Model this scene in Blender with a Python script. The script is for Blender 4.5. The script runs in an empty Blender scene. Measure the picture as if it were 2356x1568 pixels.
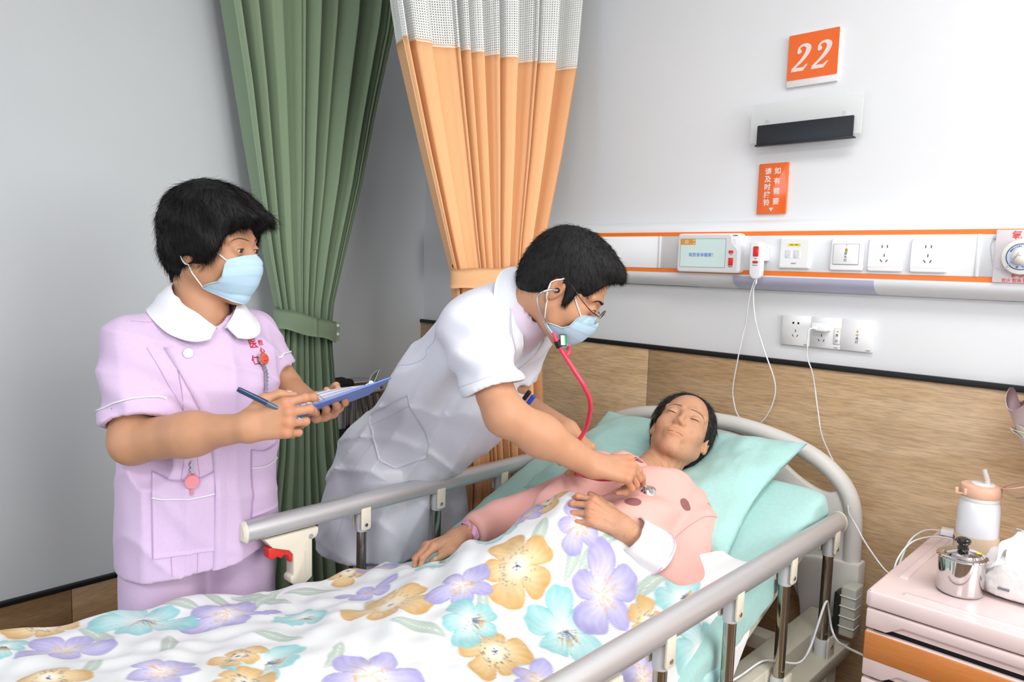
import bpy, bmesh, math, random
import numpy as np
from mathutils import Vector, Matrix, noise as mnoise

random.seed(7)
rng = np.random.default_rng(7)
scene = bpy.context.scene
COL = scene.collection
PI = math.pi

# ------------------------------------------------------------------ camera
cam_data = bpy.data.cameras.new('camera')
cam = bpy.data.objects.new('camera', cam_data)
COL.objects.link(cam)
scene.camera = cam
cam_data.sensor_fit = 'HORIZONTAL'
cam_data.sensor_width = 36.0
cam_data.lens = 26.108
cam_data.clip_start = 0.05
_yaw, _pitch, _roll = math.radians(43.779), math.radians(5.833), math.radians(1.666)
_f0 = Vector((-math.sin(_yaw), math.cos(_yaw), 0))
_r0 = Vector((math.cos(_yaw), math.sin(_yaw), 0))
_u0 = Vector((0, 0, 1))
_fw = math.cos(_pitch) * _f0 - math.sin(_pitch) * _u0
_up = math.sin(_pitch) * _f0 + math.cos(_pitch) * _u0
_r2 = math.cos(_roll) * _r0 + math.sin(_roll) * _up
_u2 = -math.sin(_roll) * _r0 + math.cos(_roll) * _up
_m = Matrix((( _r2.x, _u2.x, -_fw.x, 0.0), (_r2.y, _u2.y, -_fw.y, -2.15), (_r2.z, _u2.z, -_fw.z, 1.42), (0, 0, 0, 1)))
cam.matrix_world = _m

# ------------------------------------------------------------------ world, lamps, exposure
world = bpy.data.worlds.new('world')
scene.world = world
world.use_nodes = True
world.node_tree.nodes['Background'].inputs[0].default_value = (0.86, 0.93, 1.0, 1)
world.node_tree.nodes['Background'].inputs[1].default_value = 0.5

def area(name, loc, target, sx, sy, power, color=(1, 1, 1)):
    l = bpy.data.lights.new(name, 'AREA')
    l.shape = 'RECTANGLE'; l.size = sx; l.size_y = sy; l.energy = power; l.color = color
    o = bpy.data.objects.new(name, l); COL.objects.link(o)
    o.location = loc
    d = Vector(target) - Vector(loc)
    o.rotation_euler = d.to_track_quat('-Z', 'Y').to_euler()
    return o
area('key_light_right', (2.2, -1.2, 1.9), (-1.5, -0.7, 1.2), 1.7, 1.5, 54, (1.0, 0.995, 0.985))  # unseen soft key from the right; no window is built there
area('ceiling_panel_light', (0.1, -1.25, 2.78), (0.1, -1.25, 0), 1.2, 0.6, 20, (1.0, 0.995, 0.985))
area('ceiling_fill_far', (0.5, -3.4, 2.78), (0.5, -3.4, 0), 1.2, 0.6, 46, (0.97, 0.99, 1.0))  # added fill from behind the camera, standing in for bounced flash
area('window_daylight_side', (-1.9, -4.4, 1.7), (-1.6, -1.4, 1.2), 1.3, 1.4, 12, (0.66, 0.80, 1.0))

vs = scene.view_settings
vs.view_transform = 'Standard'
vs.look = 'None'
vs.exposure = 0.19
vs.gamma = 1.0
vs.use_curve_mapping = False

# light paths: enough bounces for a white room, no more
try:
    cy = scene.cycles
    cy.max_bounces = 5; cy.diffuse_bounces = 3; cy.glossy_bounces = 3; cy.transmission_bounces = 4; cy.transparent_max_bounces = 12
    cy.caustics_reflective = False; cy.caustics_refractive = False
    cy.use_adaptive_sampling = True; cy.adaptive_threshold = 0.06
except Exception:
    pass

# ------------------------------------------------------------------ helpers
def lin(c):
    """sRGB 0-255 triple (or hex string) to linear RGBA"""
    if isinstance(c, str):
        c = tuple(int(c[i:i + 2], 16) for i in (0, 2, 4))
    out = []
    for v in c:
        v = v / 255.0
        out.append(v / 12.92 if v <= 0.04045 else ((v + 0.055) / 1.055) ** 2.4)
    return (out[0], out[1], out[2], 1.0)

def sock(node, *names):
    for n in names:
        if n in node.inputs:
            return node.inputs[n]

MATS = {}
def mat(name, color, rough=0.6, metal=0.0, var=0.0, vscale=40.0, bump=0.0, bscale=200.0, sss=0.0, sheen=0.0,
        trans=0.0, alpha=1.0, coat=0.0, emit=None, estr=1.0, attr=None, spec=0.5, stretch=None, ior=1.45, bdist=0.002, fold=0.0, fscale=11.0):
    """procedural material: principled + noise variation of the colour + noise bump"""
    m = bpy.data.materials.new(name)
    m.use_nodes = True
    nt = m.node_tree; N = nt.nodes; L = nt.links
    b = N['Principled BSDF']
    col = lin(color) if not (isinstance(color, tuple) and len(color) == 4) else color
    b.inputs['Roughness'].default_value = rough
    b.inputs['Metallic'].default_value = metal
    b.inputs['IOR'].default_value = ior
    sock(b, 'Specular IOR Level').default_value = spec
    tc = N.new('ShaderNodeTexCoord')
    src = tc.outputs['Object']
    if stretch:
        mp = N.new('ShaderNodeMapping'); mp.inputs['Scale'].default_value = stretch
        L.new(src, mp.inputs['Vector']); src = mp.outputs['Vector']
    base = None
    if attr:
        a = N.new('ShaderNodeAttribute'); a.attribute_name = attr; base = a.outputs['Color']
    n1 = N.new('ShaderNodeTexNoise'); n1.inputs['Scale'].default_value = vscale; n1.inputs['Detail'].default_value = 1.5
    L.new(src, n1.inputs['Vector'])
    mx = N.new('ShaderNodeMix'); mx.data_type = 'RGBA'; mx.blend_type = 'MULTIPLY'
    mx.inputs[0].default_value = 1.0
    ramp = N.new('ShaderNodeValToRGB')
    lo = max(0.0, 1.0 - var)
    ramp.color_ramp.elements[0].position = 0.3; ramp.color_ramp.elements[0].color = (lo, lo, lo, 1)
    ramp.color_ramp.elements[1].position = 0.7; ramp.color_ramp.elements[1].color = (1, 1, 1, 1)
    L.new(n1.outputs['Fac'], ramp.inputs['Fac'])
    if base is not None:
        L.new(base, mx.inputs[6])
    else:
        mx.inputs[6].default_value = col
    L.new(ramp.outputs['Color'], mx.inputs[7])
    L.new(mx.outputs[2], b.inputs['Base Color'])
    if bump > 0:
        n2 = N.new('ShaderNodeTexNoise'); n2.inputs['Scale'].default_value = bscale; n2.inputs['Detail'].default_value = 2
        L.new(src, n2.inputs['Vector'])
        bp = N.new('ShaderNodeBump'); bp.inputs['Strength'].default_value = bump; bp.inputs['Distance'].default_value = bdist
        L.new(n2.outputs['Fac'], bp.inputs['Height']); L.new(bp.outputs['Normal'], b.inputs['Normal'])
        if fold > 0:          # soft cloth creases
            n3 = N.new('ShaderNodeTexNoise'); n3.inputs['Scale'].default_value = fscale; n3.inputs['Detail'].default_value = 2.5
            n3.inputs['Distortion'].default_value = 1.6
            try: n3.noise_type = 'RIDGED_MULTIFRACTAL'
            except Exception: pass
            L.new(src, n3.inputs['Vector'])
            b3 = N.new('ShaderNodeBump'); b3.inputs['Strength'].default_value = fold; b3.inputs['Distance'].default_value = 0.012
            L.new(n3.outputs['Fac'], b3.inputs['Height']); L.new(b3.outputs['Normal'], bp.inputs['Normal'])
    if sss > 0:
        sock(b, 'Subsurface Weight').default_value = sss
        b.inputs['Subsurface Radius'].default_value = (1.0, 0.4, 0.25)
        sock(b, 'Subsurface Scale').default_value = 0.006
    if sheen > 0:
        sock(b, 'Sheen Weight').default_value = sheen
    if trans > 0:
        sock(b, 'Transmission Weight').default_value = trans
    if alpha < 1:
        b.inputs['Alpha'].default_value = alpha
    if coat > 0:
        sock(b, 'Coat Weight').default_value = coat
        sock(b, 'Coat Roughness').default_value = 0.08
    if emit is not None:
        sock(b, 'Emission Color').default_value = lin(emit)
        sock(b, 'Emission Strength').default_value = estr
    MATS[name] = m
    return m

def wood(name, c1, c2, scale=1.0, rough=0.42, axis=0, grain=1.0):
    """streaky oak: stretched noise along one axis, fine grain on top"""
    m = bpy.data.materials.new(name); m.use_nodes = True
    nt = m.node_tree; N = nt.nodes; L = nt.links; b = N['Principled BSDF']
    tc = N.new('ShaderNodeTexCoord')
    def stretched(along, across):
        mp = N.new('ShaderNodeMapping')
        s = [across * scale] * 3; s[axis] = along * scale
        mp.inputs['Scale'].default_value = s
        L.new(tc.outputs['Object'], mp.inputs['Vector']); return mp.outputs['Vector']
    n1 = N.new('ShaderNodeTexNoise'); n1.inputs['Scale'].default_value = 1.0; n1.inputs['Detail'].default_value = 6
    n1.inputs['Distortion'].default_value = 1.4
    L.new(stretched(2.2, 15.0), n1.inputs['Vector'])
    n2 = N.new('ShaderNodeTexNoise'); n2.inputs['Scale'].default_value = 1.0; n2.inputs['Detail'].default_value = 3
    L.new(stretched(24.0, 300.0), n2.inputs['Vector'])
    r1 = N.new('ShaderNodeValToRGB')
    r1.color_ramp.elements[0].position = 0.3; r1.color_ramp.elements[0].color = lin(c1)
    r1.color_ramp.elements[1].position = 0.72; r1.color_ramp.elements[1].color = lin(c2)
    L.new(n1.outputs['Fac'], r1.inputs['Fac'])
    r2 = N.new('ShaderNodeValToRGB')
    g = 1.0 - 0.30 * grain
    r2.color_ramp.elements[0].position = 0.32; r2.color_ramp.elements[0].color = (g, g, g, 1)
    r2.color_ramp.elements[1].position = 0.62; r2.color_ramp.elements[1].color = (1, 1, 1, 1)
    L.new(n2.outputs['Fac'], r2.inputs['Fac'])
    mx = N.new('ShaderNodeMix'); mx.data_type = 'RGBA'; mx.blend_type = 'MULTIPLY'; mx.inputs[0].default_value = 1
    L.new(r1.outputs['Color'], mx.inputs[6]); L.new(r2.outputs['Color'], mx.inputs[7])
    L.new(mx.outputs[2], b.inputs['Base Color'])
    b.inputs['Roughness'].default_value = rough
    bp = N.new('ShaderNodeBump'); bp.inputs['Strength'].default_value = 0.12; bp.inputs['Distance'].default_value = 0.001
    L.new(n2.outputs['Fac'], bp.inputs['Height']); L.new(bp.outputs['Normal'], b.inputs['Normal'])
    MATS[name] = m
    return m

def new_obj(name, verts, faces, material=None, parent=None, smooth=False, col=None, sharp=None):
    me = bpy.data.meshes.new(name)
    if isinstance(verts, np.ndarray):
        verts = verts.astype(float)
        me.from_pydata(verts.tolist(), [], faces.tolist() if isinstance(faces, np.ndarray) else faces)
    else:
        me.from_pydata([tuple(v) for v in verts], [], faces)
    if material is not None:
        me.materials.append(material if not isinstance(material, str) else MATS[material])
    if smooth:
        me.polygons.foreach_set('use_smooth', [True] * len(me.polygons))
        if sharp is not None:
            try:
                me.set_sharp_from_angle(angle=math.radians(sharp))
            except Exception:
                pass
    if col is not None:
        ca = me.color_attributes.new('Col', 'FLOAT_COLOR', 'POINT')
        c4 = np.ones((len(verts), 4), dtype=np.float32); c4[:, :3] = col
        ca.data.foreach_set('color', c4.ravel())
    me.update()
    o = bpy.data.objects.new(name, me)
    COL.objects.link(o)
    if parent is not None:
        o.parent = parent
    return o

def bm_obj(name, bm, material=None, parent=None, smooth=False, sharp=None, bigflat=True):
    me = bpy.data.meshes.new(name)
    bmesh.ops.recalc_face_normals(bm, faces=bm.faces[:])
    bm.to_mesh(me); bm.free()
    if material is not None:
        me.materials.append(material if not isinstance(material, str) else MATS[material])
    if smooth:
        ar = np.array([p.area for p in me.polygons])
        me.polygons.foreach_set('use_smooth', [bool(a < 6 * np.median(ar)) for a in ar] if bigflat else [True] * len(ar))
        if sharp is not None:
            me.set_sharp_from_angle(angle=math.radians(sharp))
    o = bpy.data.objects.new(name, me)
    COL.objects.link(o)
    if parent is not None:
        o.parent = parent
    return o

def tag(o, label=None, cat=None, group=None, kind=None):
    if label: o['label'] = label
    if cat: o['category'] = cat
    if group: o['group'] = group
    if kind: o['kind'] = kind
    return o

def empty(name, loc, label=None, cat=None, group=None):
    o = bpy.data.objects.new(name, None); COL.objects.link(o)
    o.location = loc; o.empty_display_size = 0.05
    return tag(o, label, cat, group)

def keep(o, parent):
    """parent an object whose mesh is in world coordinates to a placed Empty"""
    o.parent = parent
    o.matrix_parent_inverse = Matrix.Translation(-Vector(parent.location)) if parent.type == 'EMPTY' else Matrix()
    return o

def box_bm(x0, x1, y0, y1, z0, z1, bevel=0.0, seg=2, bm=None):
    own = bm or bmesh.new()
    tmp = bmesh.new()
    bmesh.ops.create_cube(tmp, size=1.0)
    for v in tmp.verts:
        v.co = Vector((x0 + (v.co.x + .5) * (x1 - x0), y0 + (v.co.y + .5) * (y1 - y0), z0 + (v.co.z + .5) * (z1 - z0)))
    if bevel > 0:
        bmesh.ops.bevel(tmp, geom=tmp.edges[:], offset=bevel, segments=seg, affect='EDGES', profile=0.5)
    me = bpy.data.meshes.new('t'); tmp.to_mesh(me); tmp.free()
    own.from_mesh(me); bpy.data.meshes.remove(me)
    return own

def box(name, x0, x1, y0, y1, z0, z1, material, parent=None, bevel=0.0, seg=2):
    o = bm_obj(name, box_bm(x0, x1, y0, y1, z0, z1, bevel, seg), material, None, smooth=bevel > 0, sharp=50 if bevel > 0 else None)
    if parent is not None: keep(o, parent)
    return o

def prism_bm(pts, axis, a0, a1, bm=None):
    """extrude polygon pts (2D) along axis between a0 and a1. axis 0:(y,z) 1:(x,z) 2:(x,y)"""
    bm = bm or bmesh.new()
    def mk(p, a):
        if axis == 0: return (a, p[0], p[1])
        if axis == 1: return (p[0], a, p[1])
        return (p[0], p[1], a)
    A = [bm.verts.new(mk(p, a0)) for p in pts]; B = [bm.verts.new(mk(p, a1)) for p in pts]
    n = len(pts)
    bm.faces.new(A); bm.faces.new(B[::-1])
    for i in range(n):
        bm.faces.new((A[i], B[i], B[(i + 1) % n], A[(i + 1) % n]))
    return bm

def prism(name, pts, axis, a0, a1, material, parent=None, smooth=False, bevel=0.0):
    bm = prism_bm(pts, axis, a0, a1)
    if bevel > 0:
        bmesh.ops.recalc_face_normals(bm, faces=bm.faces[:])
        bmesh.ops.bevel(bm, geom=bm.edges[:], offset=bevel, segments=2, affect='EDGES', profile=0.5)
    o = bm_obj(name, bm, material, None, smooth=smooth or bevel > 0, sharp=40 if smooth or bevel > 0 else None)
    if parent is not None: keep(o, parent)
    return o

def rrect(x0, x1, y0, y1, r, n=5):
    pts = []
    for cx, cy, a in ((x1 - r, y1 - r, 0), (x0 + r, y1 - r, 90), (x0 + r, y0 + r, 180), (x1 - r, y0 + r, 270)):
        for i in range(n + 1):
            t = math.radians(a + 90 * i / n)
            pts.append((cx + r * math.cos(t), cy + r * math.sin(t)))
    return pts

def spline(pts, n=8, closed=False):
    """catmull-rom through pts, n samples per span"""
    P = [np.array(p, float) for p in pts]
    m = len(P); out = []
    rngk = range(m if closed else m - 1)
    for i in rngk:
        if closed:
            p0, p1, p2, p3 = P[(i - 1) % m], P[i], P[(i + 1) % m], P[(i + 2) % m]
        else:
            p1, p2 = P[i], P[i + 1]
            p0 = P[i - 1] if i > 0 else 2 * p1 - p2
            p3 = P[i + 2] if i + 2 < m else 2 * p2 - p1
        for k in range(n):
            t = k / n
            out.append(0.5 * ((2 * p1) + (-p0 + p2) * t + (2 * p0 - 5 * p1 + 4 * p2 - p3) * t * t + (-p0 + 3 * p1 - 3 * p2 + p3) * t ** 3))
    if not closed: out.append(P[-1])
    return out

def tube_data(path, r, seg=8, cap=True, closed=False, flat=1.0):
    """tube along path with radius r (number or list); returns verts, faces"""
    P = [Vector(p) for p in path]; n = len(P)
    R = r if isinstance(r, (list, tuple, np.ndarray)) else [r] * n
    T = []
    for i in range(n):
        a = P[(i - 1) % n] if (closed or i > 0) else P[i]
        b = P[(i + 1) % n] if (closed or i < n - 1) else P[i]
        d = (b - a); T.append(d.normalized() if d.length > 1e-9 else Vector((0, 0, 1)))
    up = Vector((0, 0, 1)) if abs(T[0].z) < 0.9 else Vector((1, 0, 0))
    N = (up - T[0] * up.dot(T[0])).normalized()
    V = []; F = []
    for i in range(n):
        N = (N - T[i] * N.dot(T[i]))
        N = N.normalized() if N.length > 1e-6 else Vector((1, 0, 0))
        Bv = T[i].cross(N)
        for k in range(seg):
            a = 2 * PI * k / seg
            V.append(P[i] + (N * math.cos(a) * flat + Bv * math.sin(a)) * R[i])
    m = n if closed else n - 1
    for i in range(m):
        for k in range(seg):
            a = i * seg + k; b = i * seg + (k + 1) % seg
            c = ((i + 1) % n) * seg + (k + 1) % seg; d = ((i + 1) % n) * seg + k
            F.append((a, b, c, d))
    if cap and not closed:
        F.append(tuple(range(seg))[::-1]); F.append(tuple((n - 1) * seg + k for k in range(seg)))
    return [tuple(v) for v in V], F

def tube(name, path, r, material, parent=None, seg=8, cap=True, closed=False, flat=1.0):
    V, F = tube_data(path, r, seg, cap, closed, flat)
    o = new_obj(name, V, F, material, None, smooth=True, sharp=60)
    if parent is not None: keep(o, parent)
    return o

def lathe_data(prof, seg=32, center=(0, 0, 0), axis='z'):
    """prof list of (r, h)"""
    V = []; F = []
    for (r, h) in prof:
        for k in range(seg):
            a = 2 * PI * k / seg
            if axis == 'z': V.append((center[0] + r * math.cos(a), center[1] + r * math.sin(a), center[2] + h))
            elif axis == 'y': V.append((center[0] + r * math.cos(a), center[1] - h, center[2] + r * math.sin(a)))
            else: V.append((center[0] + h, center[1] + r * math.cos(a), center[2] + r * math.sin(a)))
    n = len(prof)
    for i in range(n - 1):
        for k in range(seg):
            F.append((i * seg + k, i * seg + (k + 1) % seg, (i + 1) * seg + (k + 1) % seg, (i + 1) * seg + k))
    F.append(tuple(range(seg))[::-1]); F.append(tuple((n - 1) * seg + k for k in range(seg)))
    return V, F

def lathe(name, prof, material, center=(0, 0, 0), parent=None, seg=32, axis='z', sharp=40):
    V, F = lathe_data(prof, seg, center, axis)
    bm = bmesh.new()
    vs_ = [bm.verts.new(v) for v in V]
    for f in F:
        try: bm.faces.new([vs_[i] for i in f])
        except ValueError: pass
    bmesh.ops.remove_doubles(bm, verts=bm.verts[:], dist=1e-6)
    o = bm_obj(name, bm, material, None, smooth=True, sharp=sharp)
    if parent is not None: keep(o, parent)
    return o

def grid_obj(name, G, material, parent=None, smooth=True, thick=0.0, col=None, closed_u=False):
    """G (nu,nv,3) array of points -> quad sheet; thick>0 gives it thickness along the normals"""
    nu, nv = G.shape[:2]
    idx = np.arange(nu * nv).reshape(nu, nv)
    if closed_u:
        i2 = np.vstack([idx, idx[:1]])
    else:
        i2 = idx
    Q = np.stack([i2[:-1, :-1], i2[1:, :-1], i2[1:, 1:], i2[:-1, 1:]], -1).reshape(-1, 4)
    V = G.reshape(-1, 3)
    if thick > 0:
        du = np.gradient(G, axis=0); dv = np.gradient(G, axis=1)
        n = np.cross(du, dv); n /= (np.linalg.norm(n, axis=-1, keepdims=True) + 1e-12)
        B = (G - n * thick).reshape(-1, 3)
        off = nu * nv
        rim = []
        def strip(e, flip):
            for a, b in zip(e[:-1], e[1:]):
                rim.append((a, b, b + off, a + off) if flip else (b, a, a + off, b + off))
        if not closed_u:
            strip(idx[0, :], False); strip(idx[-1, :], True)
        ii = i2
        strip(ii[:, 0], True); strip(ii[:, -1], False)
        Q = np.vstack([Q, Q[:, ::-1] + off, np.array(rim)])
        V = np.vstack([V, B])
        if col is not None: col = np.vstack([col, col])
    o = new_obj(name, V, Q, material, None, smooth=smooth, col=col)
    if parent is not None: keep(o, parent)
    return o

def text_obj(name, s, size, loc, material, parent=None, rot=(PI / 2, 0, 0), align='CENTER', depth=0.0003, bold=0.0, spacing=1.0, line=1.0, sx=1.0, name_id=None):
    cu = bpy.data.curves.new(name, 'FONT')
    cu.body = s; cu.size = size; cu.align_x = align; cu.align_y = 'CENTER'
    cu.extrude = depth; cu.offset = bold; cu.space_character = spacing; cu.space_line = line
    cu.resolution_u = 3
    o = bpy.data.objects.new(name, cu); COL.objects.link(o)
    dg = bpy.context.evaluated_depsgraph_get()
    me = bpy.data.meshes.new_from_object(o.evaluated_get(dg))
    bpy.data.objects.remove(o); bpy.data.curves.remove(cu)
    me.materials.clear(); me.materials.append(MATS[material] if isinstance(material, str) else material)
    o = bpy.data.objects.new(name, me); COL.objects.link(o)
    R = Matrix.Translation(loc) @ Matrix.Rotation(rot[2], 4, 'Z') @ Matrix.Rotation(rot[1], 4, 'Y') @ Matrix.Rotation(rot[0], 4, 'X') @ Matrix.Diagonal((sx, 1, 1, 1))
    me.transform(R)
    if parent is not None: keep(o, parent)
    return o

def copy_tree(o, parent=None):
    c = o.copy(); COL.objects.link(c)
    if parent is not None: c.parent = parent
    for ch in list(o.children):
        copy_tree(ch, c)
    return c

def hash3(P, f, seed=0.0):
    """cheap smooth pseudo-noise in -1..1 from sums of sines"""
    x, y, z = P[..., 0] * f + seed, P[..., 1] * f + 1.7 * seed, P[..., 2] * f - seed
    return (np.sin(x * 1.0 + 1.3 * np.sin(y * 1.1)) + np.sin(y * 1.3 + 1.1 * np.sin(z * 0.9 + 2)) + np.sin(z * 1.1 + 1.2 * np.sin(x * 1.2 + 4))) / 3.0
# ------------------------------------------------------------------ materials of the room
mat('wall_paint', (236, 238, 240), rough=0.75, var=0.02, vscale=3, bump=0.05, bscale=300)
mat('ceiling_paint', (240, 240, 240), rough=0.9)
wood('oak_panel', (198, 163, 120), (221, 189, 150), 1.0, rough=0.4, axis=0)
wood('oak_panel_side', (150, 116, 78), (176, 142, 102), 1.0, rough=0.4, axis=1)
wood('floor_wood', (96, 68, 44), (128, 94, 64), 0.8, rough=0.35, axis=1)
mat('black_trim', (22, 23, 26), rough=0.45, var=0.1, vscale=60)
mat('groove', (196, 184, 166), rough=0.8)
mat('trunk_white', (242, 245, 248), rough=0.5, var=0.01, vscale=8, spec=.3)
mat('trunk_orange', (255, 128, 40), rough=0.3, var=0.02, vscale=20)
mat('lilac_plastic', (196, 196, 222), rough=0.3, var=0.03, vscale=20)
mat('socket_white', (246, 247, 248), rough=0.5, var=0.01, vscale=20, spec=.3)
mat('slot_dark', (30, 22, 22), rough=0.7)
mat('plastic_white', (246, 247, 250), rough=0.3, coat=0.3)
mat('bezel_grey', (228, 229, 231), rough=0.25, coat=0.4)
mat('red_plastic', (226, 42, 32), rough=0.3, coat=0.3, var=0.05)
mat('print_grey', (120, 122, 130), rough=0.6)
mat('print_dark', (40, 42, 60), rough=0.6)
mat('print_blue', (112, 142, 226), rough=0.6)
mat('print_white', (238, 224, 220), rough=0.5)
mat('print_navy', (34, 44, 96), rough=0.5)
mat('print_red', (226, 78, 68), rough=0.5)
mat('print_green', (150, 178, 50), rough=0.5)
mat('print_amber', (228, 172, 50), rough=0.5)
mat('print_yellow', (240, 226, 20), rough=0.5)
mat('screen_glass', (200, 220, 216), rough=0.12, emit=(196, 220, 216), estr=0.16, coat=0.5)
mat('screen_amber', (224, 160, 62), rough=0.2)
mat('sign_orange', (246, 110, 40), rough=0.16, coat=0.6, var=0.02, vscale=12)
mat('sign_white', (240, 236, 234), rough=0.2, coat=0.4)
mat('holder_black', (38, 42, 48), rough=0.4, var=0.15, vscale=50)
mat('acrylic', (244, 248, 247), rough=0.2, alpha=0.5)
mat('chrome', (205, 206, 210), rough=0.14, metal=1.0, var=0.06, vscale=30)
mat('cable_white', (236, 237, 240), rough=0.4)
mat('plate_clear', (236, 228, 232), rough=0.18, alpha=0.85)
mat('outlet_cream', (236, 236, 228), rough=0.3, coat=0.2)
mat('outlet_blue', (206, 218, 244), rough=0.3)

# ------------------------------------------------------------------ shell of the room
XL, XR, YF, ZC = -2.626, 2.6, -4.7, 2.85
floor = tag(box('floor', XL - .2, XR + .2, YF - .2, .2, -.12, 0.0, 'floor_wood'), 'brown wood-look floor under the hospital bed', kind='structure')
tag(box('ceiling', XL - .2, XR + .2, YF - .2, .2, ZC, ZC + .1, 'ceiling_paint'), 'plain white ceiling of the ward', kind='structure')
wall_back = tag(box('wall_back', XL - .2, XR + .2, 0.0, .18, 0.0, ZC, 'wall_paint'), 'white wall behind the bed head with oak panelling', kind='structure')
mat('wall_paint_shaded', (218, 223, 225), rough=0.75, var=0.02, vscale=3, bump=0.05, bscale=300)  # wall paint darkened in colour to stand in for light falloff
wall_left = tag(box('wall_left', XL - .18, XL, YF, 0.0, 0.0, ZC, 'wall_paint_shaded'), 'side wall behind the two standing people, greyed for light falloff', kind='structure')
tag(box('wall_right', XR, XR + .18, YF, 0.0, 0.0, ZC, 'wall_paint'), 'white wall on the right of the room', kind='structure')
tag(box('wall_front', XL - .18, XR + .18, YF - .18, YF, 0.0, ZC, 'wall_paint'), 'white wall behind the photographer', kind='structure')

# oak panelling on the head wall: boards with visible joints
box('panel_backing', XL, XR, -.006, 0.002, 0.0, 1.15, 'groove', wall_back)
xs = [XL, -1.403, -0.203, 0.997, 2.2, XR]
for a, b in zip(xs[:-1], xs[1:]):
    box('panel', a + (0.0008 if a > XL else 0), b - 0.0008, -.012, -.004, 0.0, 1.150, 'oak_panel', wall_back, bevel=0.0006, seg=1)
trim_1 = tag(box('trim_1', XL, XR, -.018, 0.0, 1.150, 1.165, 'black_trim', None, bevel=0.002), 'black strip capping the oak panelling behind the bed', kind='structure')
# low oak panelling on the side wall
box('panel_backing', XL - .002, XL + .006, YF, -.012, 0.0, .335, 'groove', wall_left)
ys = [YF, -3.854, -2.654, -1.454, -0.254, -0.012]
for a, b in zip(ys[:-1], ys[1:]):
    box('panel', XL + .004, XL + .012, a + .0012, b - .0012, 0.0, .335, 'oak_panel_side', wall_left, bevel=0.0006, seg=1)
trim_2 = tag(box('trim_2', XL, XL + .018, YF, -.018, .335, .35, 'black_trim', None, bevel=0.002), 'black strip capping the low panelling of the side wall', kind='structure')

# ------------------------------------------------------------------ medical equipment rail along the head wall
TY = -.065
trunk = empty('equipment_rail', (-.6, 0, 1.47), 'long white bedhead equipment rail with two orange stripes on the wall', 'wall rail')
prof = [(0.0, 1.575)]
for i in range(9):
    t = i / 8 * PI / 2
    prof.append((TY * math.sin(t), 1.541 + .034 * math.cos(t)))
prof += [(TY, 1.408)]
for i in range(1, 9):
    t = i / 8 * PI / 2
    prof.append((TY * math.cos(t) * 1.0, 1.408 - .04 * math.sin(t)))
prof += [(0.0, 1.366)]
prism('rail_body', prof, 0, -2.35, 1.6, 'trunk_white', trunk, smooth=True)
box('orange_stripe', -2.35, 1.6, TY - .0012, TY, 1.527, 1.539, 'trunk_orange', trunk)
box('orange_stripe', -2.35, 1.6, TY - .0012, TY, 1.412, 1.424, 'trunk_orange', trunk)
for x0, x1 in ((-2.35, -1.345), (-1.341, -.447), (-.441, 1.6)):
    box('cover_panel', x0, x1, TY - .0025, TY, 1.4245, 1.5265, 'trunk_white', trunk, bevel=.0008, seg=1)
for x in (-1.343, -.444):
    box('divider', x - .0045, x + .0045, TY - .0045, TY, 1.424, 1.527, 'trunk_white', trunk, bevel=.0012, seg=1)
lil = []
for i in range(7):
    t = i / 6 * PI / 2 * .82
    lil.append((TY * math.cos(t) - .0012, 1.4075 - .04 * math.sin(t) - .0006))
lil2 = [(y + .0025, z + .001) for y, z in lil[::-1]]
prism('lamp_cover', lil + lil2, 0, -1.082, -.678, 'lilac_plastic', trunk, smooth=True)

def wall_plate(name, x0, x1, z0, z1, y, depth, label, cat, material='socket_white', group=None, r=.006, bulge=True):
    e = empty(name, ((x0 + x1) / 2, y, (z0 + z1) / 2), label, cat, group)
    bm = prism_bm(rrect(x0, x1, z0, z1, r), 1, y, y - depth)
    bmesh.ops.recalc_face_normals(bm, faces=bm.faces[:])
    fr = [ed for ed in bm.edges if all(abs(v.co.y - (y - depth)) < 1e-6 for v in ed.verts)]
    bmesh.ops.bevel(bm, geom=fr, offset=depth * .45, segments=3, affect='EDGES', profile=.6)
    keep(bm_obj('plate', bm, material, None, smooth=True, sharp=40), e)
    return e

def slot(e, x, z, y, w, h, ang=0.0, name='slot', m='slot_dark'):
    c, s = math.cos(ang), math.sin(ang)
    pts = [(x + c * a - s * b, z + s * a + c * b) for a, b in ((-w / 2, -h / 2), (w / 2, -h / 2), (w / 2, h / 2), (-w / 2, h / 2))]
    return prism(name, pts, 1, y + .002, y - .0004, m, e)

FY = TY - .0025
def five_hole(e, cx, cz, y, flat_top=True, s=1.0):
    if flat_top:
        for dx in (-.0064, .0064): slot(e, cx + dx * s, cz + .0195 * s, y, .0019 * s, .0072 * s)
    else:
        for dx in (-.0075, .0075): slot(e, cx + dx * s, cz + .0195 * s, y, .005 * s, .006 * s)
    slot(e, cx + .0002, cz - .0032 * s, y, .0019 * s, .0075 * s)
    slot(e, cx - .0068 * s, cz - .0175 * s, y, .0019 * s, .0076 * s, math.radians(32))
    slot(e, cx + .0070 * s, cz - .0175 * s, y, .0019 * s, .0076 * s, math.radians(-32))

for (x0, lab) in ((-.695, 'white five-hole socket next to the bedhead lamp switch'), (-.592, 'white five-hole socket nearest the oxygen outlet')):
    e = wall_plate('power_socket', x0, x0 + .086, 1.431, 1.517, FY, .009, lab, 'socket', group='power sockets in the rail')
    prism('inner_face', rrect(x0 + .002, x0 + .084, 1.443, 1.506, .001, 2), 1, FY - .0085, FY - .0095, 'socket_white', e)
    five_hole(e, x0 + .041, 1.4765, FY - .0095, True)

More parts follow.
